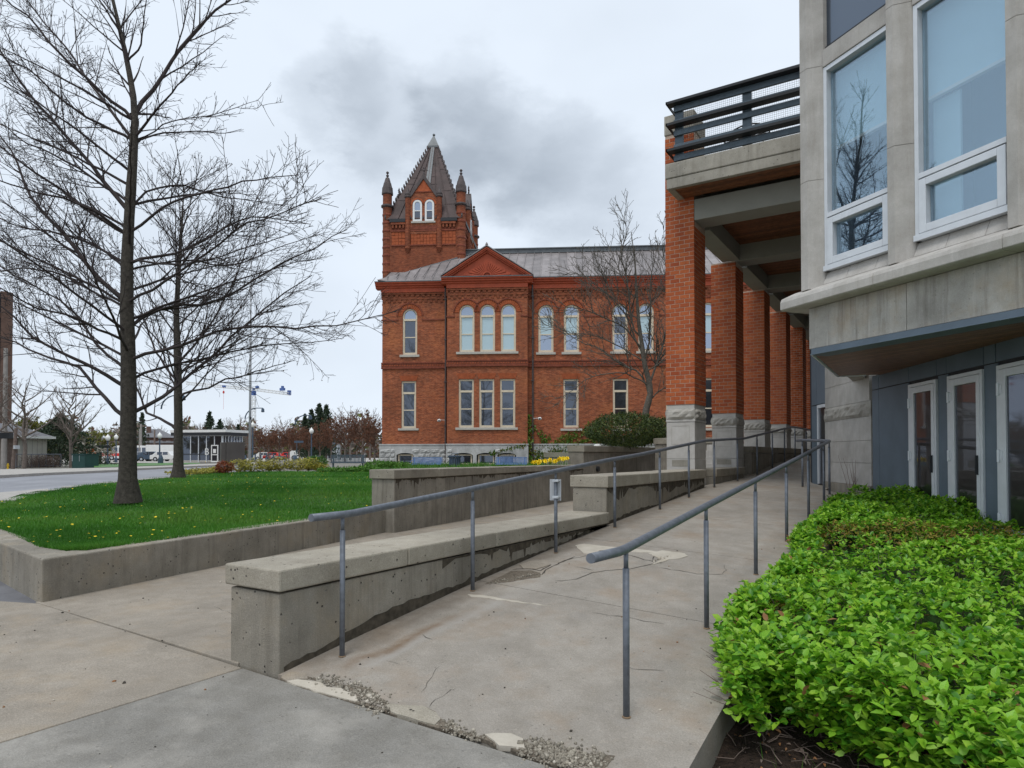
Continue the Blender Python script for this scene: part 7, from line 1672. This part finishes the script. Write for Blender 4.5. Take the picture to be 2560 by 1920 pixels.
# ---- glass kiosk with roof slab and letter B
def kiosk(label, pxl, pxc, pxr, d, yroof, ybase, letter=False, dpx=None):
    pc = gat(pxc, d); pl = gat(pxl, d + 1.5); pr_ = gat(pxr, d + 3.2); t = thing('glass_kiosk', label, 'building', pc); z0 = pc[2]; zt = at(pxc, yroof, d)[2]; h = zt - z0
    ax = (pc - pl); L1 = np.hypot(ax[0], ax[1]); bx_ = (pr_ - pc); L2 = np.hypot(bx_[0], bx_[1])
    def fac(o, a, L, nb, hi, solid):
        a = a / np.hypot(a[0], a[1])
        m = WB(t); m.obox(o, a, 0, L, .05, .25, z0, z0 + .22); m.build('plinth', MT['kerb'], t)
        for i in range(nb + 1):
            m = WB(t); m.obox(o, a, L * i / nb - .05, L * i / nb + .05, -.02, .12, z0, z0 + hi); m.build('mullion', MT['alu'], t)
        for i in range(nb):
            m = WB(t); m.obox(o, a, L * i / nb + .055, L * (i + 1) / nb - .055, .04, .06, z0 + .25, z0 + hi - .05); m.build('pane', MT['doorglass'] if i not in solid else MT['oldglass'], t)
        m = WB(t); m.obox(o, a, 0, L, -.03, .02, z0 + .95, z0 + 1.06); m.build('hand_bar', MT['dark'], t)
        m = WB(t); m.obox(o, a, -.1, L + .1, -.03, .14, z0 + hi, z0 + hi + .1); m.build('head_rail', MT['alu'], t)
    hi = h - .75
    fac(pl, ax, L1, 6, hi, (1,)); fac(pc, bx_, L2, 7, hi, (0, 2, 4, 5))
    fl = pl + (pr_ - pc)
    def off(p, k): c = (pl + pr_) / 2; return tuple((c + (p - c) * k)[:2])
    P = [off(pl, 1.14), off(pc, 1.22), off(pr_, 1.18), off(fl, 1.1)]; ar = sum(p[0] * q[1] - q[0] * p[1] for p, q in zip(P, P[1:] + P[:1]))
    if ar < 0: P.reverse()
    Q = [tuple(np.array(p) * .985 + np.array(off((pl + pr_) / 2, 1)) * .015) for p in P]
    m = WB(t); m.prism(P, zt - .32, zt); m.build('roof_slab', MT['white'], t); m = WB(t); m.prism(Q, zt - .7, zt - .325); m.build('roof_soffit', MT['dark'], t)
    I = [off(pl, .93), off(pc, .93), off(pr_, .93), off(fl, .93)]; I = I if ar > 0 else I[::-1]
    m = WB(t); m.prism(I, z0, z0 + .05); m.build('floor', MT['kerb'], t); 
    # door at the right end of the front
    a = ax / L1; s0 = L1 * .775 if dpx is None else dpx; m = WB(t); m.obox(pl, a, s0, s0 + .12, -.1, .05, z0 + .02, z0 + 2.15); m.obox(pl, a, s0 + .85, s0 + .97, -.1, .05, z0 + .02, z0 + 2.15); m.obox(pl, a, s0 + .12, s0 + .85, -.1, .05, z0 + 2.03, z0 + 2.15); m.obox(pl, a, s0 + .12, s0 + .85, -.1, .05, z0 + .02, z0 + .2); m.obox(pl, a, s0 + .12, s0 + .85, -.1, .05, z0 + .9, z0 + 1.0); dd = m.build('door', MT['white'], t)
    m = WB(t); m.obox(pl, a, s0 + .3, s0 + .7, -.12, -.105, z0 + 1.15, z0 + 1.65); m.build('notice', MT['white'], t); m = WB(t); m.obox(pl, a, s0 + .12, s0 + .85, -.05, -.04, z0 + .2, z0 + 2.03); m.build('pane', MT['oldglass'], dd)
    if letter:
        cu = bpy.data.curves.new('letter_b', 'FONT'); cu.body = 'B'; cu.size = 1.15; cu.extrude = .01; cu.align_x = 'CENTER'
        tmp = bpy.data.objects.new('letter', cu); COL.objects.link(tmp); dg = bpy.context.evaluated_depsgraph_get(); me = bpy.data.meshes.new_from_object(tmp.evaluated_get(dg)); COL.objects.unlink(tmp); bpy.data.objects.remove(tmp)
        me.materials.clear(); me.materials.append(MT['white']); o = bpy.data.objects.new('letter', me); link(o, t); p = pl + a * (s0 - .62) - np.array([-a[1], a[0], 0]) * .06; o.location = tuple(p - np.array(t.location) + CZ * (.95)); o.rotation_euler = (rad(90), 0, math.atan2(a[1], a[0]))
kiosk('near glass kiosk marked B with flat white roof', 437, 556, 606, 82, 1074, 1156, True)
kiosk('far glass kiosk half hidden by reddish trees', 775, 842, 850, 128, 1091, 1140)
# ---- sign slab, flagpole, crane
p = gat(583, 58); t = thing('sign_slab', 'tall dark weathered metal sign slab at the lawn edge', 'sign', p); h = at(583, 1105, 58)[2] - p[2]
m = WB(t); q0, q1 = gat(566, 57.6), gat(612, 58.6); a = q1 - q0; L = np.hypot(a[0], a[1]); m.obox(q0, a, 0, L, 0, .40, p[2] - .1, p[2] + h); m.build('panel', MT['monolith'], t, bevel=.02)
m = WB(t); m.obox(q0, a, -.42, -.012, .05, .36, p[2] - .1, p[2] + h - .04); m.build('side_fin', MT['monolith'], t, bevel=.02); m = WB(t); m.obox(q0, a, -.5, L + .1, -.1, .5, p[2] - .15, p[2] + .12); m.build('plinth', MT['kerb'], t)
p = gat(624.5, 62); t = thing('flagpole', 'very tall bare grey flagpole in front of the crane', 'flagpole', p); h = at(624.5, 645, 62)[2] - p[2]
m = WB(t); m.tube([p, p + CZ * h * .5, p + CZ * h], [.125, .10, .055], 12); m.build('pole', MT['greybox'], t, smooth=True); m = WB(t); m.lathe([(.03, 0), (.09, .06), (.09, .14), (.03, .2)], p + CZ * h, 10); m.build('truck', MT['greybox'], t); m = WB(t); m.lathe([(.3, 0), (.3, .15), (.16, .22)], p, 14); m.build('base_collar', MT['greybox'], t)
m = WB(t); m.box(p[0] + .1, p[1] - .12, p[2] + h * .22, p[0] + .26, p[1] - .02, p[2] + h * .22 + .2); m.build('cleat', MT['dark'], t)
DC = 330.0; p = gat(633, DC); t = thing('tower_crane', 'blue and white tower crane far behind the flagpole', 'crane', p); zt = at(633, 980, DC)[2]
def lattice(m, a, b, w, n, r=.14, up=CZ):
    a, b = np.array(a), np.array(b); d = (b - a) / np.linalg.norm(b - a); s = np.cross(d, up); s /= np.linalg.norm(s); u = np.cross(s, d); cs = [(s * x + u * y) * w / 2 for x, y in ((-1, -1), (1, -1), (1, 1), (-1, 1))]
    for c in cs: m.tube([a + c, b + c], r, 4)
    for i in range(n):
        p0, p1 = a + (b - a) * i / n, a + (b - a) * (i + 1) / n
        for k in range(4): m.tube([p0 + cs[k], p1 + cs[(k + 1) % 4]], r * .7, 3); m.tube([p1 + cs[k], p1 + cs[(k + 1) % 4]], r * .7, 3)
m = WB(t); lattice(m, p, np.array([p[0], p[1], zt - 2.2]), 1.7, 16, .13, CR); m.build('mast', MT['white'], t)
m = WB(t); m.box(p[0] - .85, p[1] - .85, zt - 1.6, p[0] + .85, p[1] + .85, zt + .5); m.box(p[0] - .45, p[1] - .45, zt + .5, p[0] + .45, p[1] + .45, zt + 2.0); m.build('slewing_unit', MT['craneblue'], t)
top = np.array([p[0], p[1], zt + 1.4]); e1 = at(726, 985, DC + 4); e2 = at(466, 958, DC - 6)
m = WB(t); lattice(m, top, e1, 1.2, 10, .12); m.build('counter_jib', MT['white'], t); m = WB(t); lattice(m, top, e2, 1.2, 26, .10); m.build('jib', MT['white'], t)
m = WB(t); q = at(723, 979, DC + 4); m.box(q[0] - .8, q[1] - .6, q[2] - 1.7, q[0] + .8, q[1] + .6, q[2] + .6); m.build('ballast', MT['craneblue'], t); m = WB(t); q = at(706, 973, DC + 3); m.box(q[0] - 1.4, q[1] - .6, q[2] - .7, q[0] + 1.4, q[1] + .6, q[2] + .6); m.box(q[0] - .4, q[1] - .5, q[2] + .6, q[0] + .6, q[1] + .5, q[2] + 1.6); m.build('winch', MT['craneblue'], t); m = WB(t); q = at(643, 968, DC); m.box(q[0] - .8, q[1] - .5, q[2] - .5, q[0] + .8, q[1] + .5, q[2] + .6); m.build('operator_cab', MT['craneblue'], t)
m = WB(t); q = at(560, 966, DC - 3); m.box(q[0] - .8, q[1] - .5, q[2] - .4, q[0] + .8, q[1] + .5, q[2] + .5); m.build('trolley', MT['craneblue'], t); m = WB(t); q1 = at(559, 980, DC - 3); m.tube([q, q1], .05, 3); m.lathe([(.1, -.8), (.5, -.4), (.4, .4), (.1, .6)], q1, 8); m.tube([q1, q1 - CZ * 8.5], .05, 3); m.build('hook_block', MT['red'], t)
# ---- lamps and poles
def globe_lamp(label, px, d, ytop, grp='globe lamps'):
    p = gat(px, d); h = at(px, ytop, d)[2] - p[2]; t = thing('globe_lamp', label, 'street lamp', p, 0, grp)
    m = WB(t); m.lathe([(.17, 0), (.16, .5), (.08, .7), (.06, h - .75), (.10, h - .7), (.13, h - .6)], p, 10); m.build('post', MT['slateblue'], t); m = WB(t); m.lathe([(.12, h - .6), (.22, h - .42), (.23, h - .25), (.14, h - .1), (.05, h - .04), (.03, h + .08)], p, 12); m.build('globe', MT['globe'], t, smooth=True); return t
globe_lamp('white globe lamp in front of the far glass kiosk', 778.5, 72, 1070); globe_lamp('white globe lamp directly behind the flagpole', 631.5, 75, 1055); globe_lamp('globe lamp right of the green cabinets', 269, 68, 1087); globe_lamp('globe lamp left of the second bare tree', 399, 70, 1082); globe_lamp('dim globe lamp left of the nearest trunk edge', 290, 80, 1086)
def curved_lamp(label, px, d, ytop, sgn, grp='curved arm street lamps'):
    p = gat(px, d); h = at(px, ytop, d)[2] - p[2]; t = thing('street_lamp', label, 'street lamp', p, 0, grp); m = WB(t); m.lathe([(.24, 0), (.22, .6), (.12, .9)], p, 10); m.build('base', MT['slateblue'], t)
    m = WB(t); P = [p + CZ * .9, p + CZ * h * .8]; 
    for a in np.linspace(0, 1.5, 7): P.append(p + CZ * (h * .8 + math.sin(a) * h * .2) + CR * sgn * (1 - math.cos(a)) * h * .22)
    P.append(P[-1] + CR * sgn * h * .12); m.tube(P, np.linspace(.09, .05, len(P)), 8); m.build('pole', MT['slateblue'], t); e = P[-1]; m = WB(t); m.lathe([(.06, 0), (.16, -.1), (.20, -.45), (.12, -.5)], e, 8); m.build('lantern', MT['slateblue'], t)
curved_lamp('curved street lamp beside the far kiosk, arm to the right', 737, 78, 1038, 1); curved_lamp('curved street lamp left of the flagpole', 612, 80, 1020, 1); curved_lamp('tall dark street lamp left of the second bare tree', 402, 66, 988, 1)
m = None
p = gat(742, 77.5); t = thing('street_sign', 'dark blue street name blade beside the curved lamp', 'sign', p); m = WB(t); zz_ = at(742, 1104, 77.5)[2]; m.tube([p, np.array([p[0], p[1], zz_])], .04, 6); m.build('post', MT['slateblue'], t); m = WB(t); m.obox(p, CR, -.3, .75, -.02, .02, zz_ - .15, zz_ + .1); m.build('blade', MT['slateblue'], t)
for px, d, yt, mt, lb, r in ((32, 40, 1070, 'wood', 'leaning weathered timber post with small grey box', .11), (8, 38, 1098, 'polewood', 'pale round concrete post at the left edge', .13), (11, 46, 870, 'polewood', 'tall grey utility pole by the dark building', .16), (352, 120, 1060, 'polewood', 'far thin wooden utility pole by the brown house', .2), (386, 118, 1075, 'wood', 'yellowish utility pole in front of the brown house', .16), (348, 110, 1072, 'polewood', 'slim grey pole left of the brown house', .09)):
    p = gat(px, d); h = at(px, yt, d)[2] - p[2]; t = thing('utility_pole', lb, 'pole', p); m = WB(t); lean = .18 if px == 32 else 0; m.tube([p, p + CZ * h + CR * lean], [r, r * .8], 10); m.build('pole', MT[mt], t)
    if px == 32: m = WB(t); q = p + CZ * h * .50 + CR * .2; m.box(q[0] - .02, q[1] - .15, q[2], q[0] + .22, q[1] + .1, q[2] + .22); m.build('box', MT['greybox'], t)
    if px == 352: 
        m = WB(t); m.obox(p, CR, -1.0, 1.0, -.06, .06, p[2] + h * .93, p[2] + h * .96); m.build('cross_arm', MT['wood'], t)
# ---- green cabinets, fence, hydrants, outbuilding, dark tower at the left
def cabinet(label, px0, px1, d0, d1, yt, dep_=.9, meter=False):
    a, b = gat(px0, d0), gat(px1, d1); t = thing('utility_cabinet', label, 'cabinet', (a + b) / 2); h = at(px0, yt, d0)[2] - a[2]; L = np.hypot(*(b - a)[:2]); m = WB(t); m.obox(a, b - a, 0, L, 0, dep_, a[2] - .05, a[2] + h); m.build('housing', MT['greenbox'], t, bevel=.02)
    m = WB(t); m.obox(a, b - a, -.04, L + .04, -.05, dep_ + .04, a[2] + h + .003, a[2] + h + .05); m.build('lid', MT['greenbox'], t)
    for k in range(2):
        m = WB(t); m.obox(a, b - a, L * (.04 + .48 * k), L * (.48 + .48 * k), -.03, -.002, a[2] + .08, a[2] + h - .05); m.build('door', MT['greenbox'], t)
    m = WB(t); m.obox(a, b - a, L * .3, L * .38, -.045, -.032, a[2] + h * .45, a[2] + h * .75); m.obox(a, b - a, L * .58, L * .66, -.045, -.032, a[2] + h * .75, a[2] + h * .85); m.build('label', MT['greybox'], t)
    if meter:
        m = WB(t); m.obox(a, b - a, L * .3, L * .88, -.25, -.05, a[2] + h * .48, a[2] + h * .93); m.tube([a + (b - a) * .42 + CZ * 0 - CF * .12, a + (b - a) * .42 - CF * .12 + CZ * h * .5], .03, 6); m.build('meter_box', MT['greybox'], t)
cabinet('darker green utility cabinet carrying a grey meter box', 180, 212, 49, 47.5, 1136, .9, True); cabinet('green utility cabinet with stickers, right of the meter box', 213, 246, 47.5, 49, 1137)
a, b = gat(40, 46.5), gat(154, 50); t = thing('pipe_fence', 'galvanised pipe fence before the pale outbuilding', 'fence', a); m = WB(t); h = .95
m.tube([a + CZ * h, b + CZ * h - (b - a) * .015, b + CZ * (h - .12), b], .03, 8); m.tube([a + CZ * .12, b + CZ * .12], .025, 8); m.build('rails', MT['rail'], t)
for k in range(7):
    m = WB(t); p = a + (b - a) * k / 6.2; m.tube([p, p + CZ * h], .025, 6); m.build('post', MT['rail'], t)
t = thing('bare_hedge', 'leafless brown hedge behind the pipe fence', 'hedge', a); m = WB(t)
for k in range(260):
    p = a + (b - a) * rng.random() * .8 + CF * .5 + rng.normal(0, .12, 3) * np.array([1, 1, 0]); m.tube([p, p + np.array([rng.normal(0, .15), rng.normal(0, .1), .5]), p + np.array([rng.normal(0, .28), rng.normal(0, .2), rng.uniform(.75, .95)])], [.014, .01, .005], 3)
m.build('stems', MT['wood'], t, kind='stuff')
for px, d, yt, lb in ((20, 42, 1158, 'yellow fire hydrant behind the pale post'), (514, 80, 1153, 'yellow fire hydrant in front of the near glass kiosk')):
    p = gat(px, d); h = at(px, yt, d)[2] - p[2]; t = thing('fire_hydrant', lb, 'hydrant', p); m = WB(t); m.lathe([(h * .2, 0), (h * .2, h * .06), (h * .13, h * .09), (h * .13, h * .68), (h * .17, h * .7), (h * .17, h * .75), (h * .13, h * .88), (h * .04, h)], p, 12); m.build('body', MT['yellow'], t); m = WB(t); m.tube([p + CR * h * .22 + CZ * h * .55, p - CR * h * .22 + CZ * h * .55], h * .07, 8); m.build('nozzle', MT['yellow'], t)
t = thing('outbuilding', 'small pale block outbuilding with shallow grey roof', 'building', gat(80, 50)); a, b = gat(42, 49), gat(117, 51.5); z0 = a[2]; hw = at(117, 1093, 51.5)[2] - z0; L = np.hypot(*(b - a)[:2])
m = WB(t); m.obox(a, b - a, 0, L, 0, .9, z0 - .2, z0 + hw); m.build('wall', MT['stucco'], t); m = WB(t); m.obox(a, b - a, -1.1, -.02, -.1, .8, z0 - .2, z0 + hw + .1); m.build('side_wall', MT['wood'], t)
for k in range(1, 6): m = WB(t); m.obox(a, b - a, L * k / 6 - .012, L * k / 6 + .012, -.006, -.001, z0, z0 + hw - .01); m.build('wall_joint', MT['roofdark'], t)
m = WB(t); ax = (b - a) / L; ay = np.array([-ax[1], ax[0], 0]); P = [a - ax * 2.2 - ay * .4, b + ax * .35 - ay * .4, b + ax * .25 + ay * 1.6, a - ax * 2.2 + ay * 1.6]
m.add([(p[0], p[1], z0 + hw + .02) for p in P] + [tuple(P[0] + ay * 1.5 - ax * .2 + CZ * (z0 + hw + .95 - P[0][2])), tuple(a + ax * .6 + ay * 1.1 + CZ * (z0 + hw + .95 - a[2]))], [(0, 1, 5, 4), (1, 2, 5), (2, 3, 4, 5), (3, 0, 4)]); m.build('roof', MT['roofdark'], t); m = WB(t); m.obox(P[0], ax, 0, L + 2.55, -.06, .0, z0 + hw - .13, z0 + hw + .04); m.build('gutter', MT['white'], t)
t = thing('canopy', 'low dark flat canopy at the left picture edge', 'canopy', gat(2, 41)); q = gat(22, 41); zc = at(22, 1094, 41)[2]; m = WB(t); m.obox(q, CR, -6, 0, 0, .35, zc - .05, zc + .3); m.build('roof', MT['dark'], t); m = WB(t); m.obox(q, CR, -3.2, -3.0, .1, .3, q[2], zc - .05); m.build('post', MT['dark'], t)
t = thing('office_block', 'tall dark glass and brick block cut by the left picture edge', 'building', gat(5, 62)); q = gat(27, 62); zt = at(27, 736, 62)[2]; BR_ = np.array([q[0], q[1], 0]) / np.hypot(q[0], q[1]); BA = np.array([BR_[1], -BR_[0], 0]) * .97 + BR_ * .25
m = WB(t); m.obox(q, BA, -14, -.9, 0, 10, q[2], zt); m.build('core', MT['darkroom'], t); m = WB(t); m.obox(q, BA, -.9, 0, -.1, 10, q[2], zt + .2); m.build('brick_pier', MT['housebrick'], t)
for k in range(9):
    z0 = q[2] + 2.2 + k * 1.95
    if z0 + 1.4 > zt: break
    m = WB(t); m.obox(q, BA, -14, -.95, -.12, -.01, z0 - .45, z0 - .02); m.build('spandrel', MT['housebrick'], t)
    for j in range(3): m = WB(t); m.obox(q, BA, -.98 - (j + 1) * 1.6, -1.02 - j * 1.6, -.06, -.03, z0, z0 + 1.45); m.build('window', MT['oldglass'], t)
# ---- house, vehicles, plaza things in the distance
t = thing('brown_house', 'brown brick house with dark hipped roof beyond the parked cars', 'house', gat(395, 150)); a, b = gat(362, 148), gat(436, 152); L = np.hypot(*(b - a)[:2]); ax = (b - a) / L; ay = np.array([-ax[1], ax[0], 0]); z0 = a[2]; hw = at(400, 1094, 150)[2] - z0
m = WB(t); m.obox(a, ax, 0, L, 0, 7, z0, z0 + hw); m.build('wall', MT['housebrick'], t); m = WB(t); P = [a - ax * .5 - ay * .5, b + ax * .5 - ay * .5, b + ax * .5 + ay * 7.5, a - ax * .5 + ay * 7.5]; m.add([(p[0], p[1], z0 + hw + .01) for p in P] + [tuple(a + ax * 2.2 + ay * 3.5 + CZ * (hw + 2.0)), tuple(b - ax * 2.2 + ay * 3.5 + CZ * (hw + 2.0))], [(0, 1, 5, 4), (1, 2, 5), (2, 3, 4, 5), (3, 0, 4)]); rf = m.build('roof', MT['roofdark'], t); m = WB(t); c = a + ax * 1.2 + ay * 2; m.obox(c, ax, -.4, .4, -.4, .4, z0 + hw, z0 + hw + 2.5); m.build('chimney', MT['housebrick'], rf)
for k in range(3):
    m = WB(t); m.obox(a, ax, L * (.15 + .28 * k), L * (.15 + .28 * k) + .9, -.06, -.01, z0 + hw * .55, z0 + hw * .85); m.build('window', MT['white'], t)
t = thing('red_shed', 'long low brown roofed shed behind the white trucks', 'building', gat(330, 135)); a = gat(300, 140); m = WB(t); m.obox(a, CR, 0, 16, 0, 6, a[2], a[2] + 3.4); m.build('wall', MT['housebrick'], t); m = WB(t); m.obox(a, CR, -.4, 16.4, -.5, 6.5, a[2] + 3.41, a[2] + 3.8); m.build('roof', MT['roofdark'], t)
def vehicle(label, cat, px, d, L, h, mat, kind='car', rz=0.0, stripe=None, grp=None):
    p = gat(px, d); t = thing({'car': 'parked_car', 'bus': 'bus', 'van': 'van'}[kind], label, cat, p, YAW + rz, grp); w = 1.8 if kind == 'car' else 2.3; m = MB(); r = .33 if kind == 'car' else .45
    if kind == 'car':
        prof = [(-L / 2, .3), (L / 2, .3), (L / 2, .75), (L * .44, .86), (L * .2, .92), (L * .08, h), (-L * .28, h), (-L * .42, .95), (-L / 2, .88)]
    elif kind == 'van': prof = [(-L / 2, .35), (L / 2, .35), (L / 2, 1.1), (L * .40, 1.3), (L * .30, h), (-L / 2, h)]
    else: prof = [(-L / 2, .35), (L / 2, .35), (L / 2 + .05, h * .6), (L / 2 - .1, h), (-L / 2, h)]
    m.ext(prof, -w / 2, w / 2); m.build('body', MT[mat], t, bevel=.05)
    wins = [(L * .09, L * .19)] if False else ([(-L * .26, -L * .1), (-L * .08, L * .08)] if kind == 'car' else [(L * .28, L * .40)] if kind == 'van' else [(-L * .45 + k * L * .12, -L * .45 + k * L * .12 + L * .10) for k in range(8)])
    for a, b in wins:
        m = MB(); z0_, z1_w = (.95, h - .08) if kind == 'car' else (h * .55, h * .88); m.box(a, -w / 2 - .015, z0_, b, -w / 2 - .003, z1_w); m.build('window', MT['oldglass'], t)
    if stripe: m = MB(); m.box(-L / 2 + .1, -w / 2 - .02, .75, L / 2 - .1, -w / 2 - .003, 1.25); m.build('stripe', MT[stripe], t)
    for s in (-.32, .32):
        for yy_ in (-w / 2 - .01, w / 2 - .19):
            m = MB(); m.tube([(L * s, yy_, r), (L * s, yy_ + .2, r)], r, 14); wo_ = m.build('wheel', MT['rubber'], t); m = MB(); m.tube([(L * s, yy_ - .012, r), (L * s, yy_ - .002, r)], r * .55, 10); m.build('rim', MT['greybox'], wo_)
vehicle('white bus with red stripe left of the second bare tree', 'bus', 340, 116, 11, 2.5, 'white', 'bus', 0, 'red', 'buses'); vehicle('white camper van behind the white car', 'van', 418, 112, 6.0, 2.6, 'white', 'van'); vehicle('white bus with red stripe right of the nearest trunk', 'bus', 296, 120, 9, 2.6, 'white', 'bus', 0, 'red', 'buses')
vehicle('white parked car beside the second bare tree', 'car', 421, 96, 4.4, 1.45, 'white'); vehicle('dark blue parked car left of the white car', 'car', 386, 97, 4.4, 1.42, 'slateblue'); vehicle('grey parked car right of the nearest trunk', 'car', 358, 98, 4.3, 1.4, 'greybox')
vehicle('red parked car beside the curved street lamp', 'car', 727, 126, 3.9, 1.45, 'red'); vehicle('white parked van left of the far glass kiosk', 'van', 758, 124, 4.2, 1.7, 'white', 'van'); vehicle('red parked car behind the plaza bollards', 'car', 690, 124, 4.4, 1.4, 'red'); vehicle('white parked car behind the plaza bollards', 'car', 668, 124, 4.4, 1.4, 'white')
p = gat(236, 62); t = thing('orange_stall', 'small stall with orange posts and dark roof behind the cabinets', 'stall', p); m = WB(t); m.box(p[0] - 1.0, p[1] - .8, p[2] + 1.55, p[0] + 1.2, p[1] + .8, p[2] + 1.8); m.build('roof', MT['dark'], t); m = WB(t); m.box(p[0] - .6, p[1] - .5, p[2], p[0] - .3, p[1] - .2, p[2] + 1.55); m.box(p[0] + .5, p[1] - .5, p[2], p[0] + .7, p[1] - .2, p[2] + 1.55); m.build('post', MT['orange'], t); m = WB(t); m.box(p[0] - .3, p[1] - .1, p[2], p[0] + .5, p[1] + .4, p[2] + 1.2); m.build('counter', MT['dark'], t)
for k, px in enumerate((638, 652, 667, 684, 699, 716)):
    p = gat(px, 93 + k * .5); t = thing('bollard', ['first dark plaza bollard right of the flagpole', 'second dark plaza bollard right of the flagpole', 'third dark plaza bollard right of the flagpole', 'fourth dark plaza bollard right of the flagpole', 'fifth dark plaza bollard right of the flagpole', 'dark plaza bollard nearest to the red van'][k], 'bollard', p, 0, 'bollards on the plaza'); m = WB(t); m.lathe([(.1, 0), (.1, .85), (.13, .9), (.06, 1.05)], p, 8); m.build('post', MT['slateblue'], t)
for lb, pts in (('dark stair handrail rising left of the golden junipers', [(650, 1160), (675, 1147), (690, 1141), (712, 1141)]), ('second dark stair handrail below the globe lamp', [(742, 1158), (766, 1145), (777, 1141), (800, 1141)])):
    P = [at(x, y, 58) for x, y in pts]; t = thing('stair_rail', lb, 'handrail', (P[0][0], P[0][1], P[0][2] - .6)); m = WB(t); m.tube(P, .045, 8); m.build('rail', MT['slateblue'], t)
    for q in (P[0], P[1], P[-1]): m = WB(t); m.tube([q, np.array([q[0], q[1], zg(q[0], q[1]) - .05])], .035, 6); m.build('post', MT['slateblue'], t)
p = gat(690, 64); t = thing('low_wall', 'low pale stone wall behind the golden junipers', 'wall', p); a, b = gat(640, 63), gat(830, 66); L = np.hypot(*(b - a)[:2]); m = WB(t); m.obox(a, b - a, 0, L, 0, .4, a[2] - .1, a[2] + .35); m.build('wall_body', MT['kerb'], t)
# far wooded edge, too distant to tell trees apart
n = 26000; pxs = rng.uniform(-150, 960, n); dd_ = rng.uniform(210, 300, n); P = np.stack([at(a, 1138, d) for a, d in zip(pxs, dd_)]); hh = 9 + 3 * np.sin(pxs / 23.0) + 2 * np.sin(pxs / 9.0 + 1) + rng.normal(0, .8, n); P[:, 2] = .8 + rng.random(n) ** 1.15 * np.clip(hh, 3, 16)
scatter('far_woods', P, rotmats(n), rng.uniform(.8, 2.2, n), SPR_V, SPR_F, [MT['redbud'][1], MT['bark_far'], MT['spring'][1], MT['conifer'][1]], kind='stuff', w=[.3, .4, .15, .15])
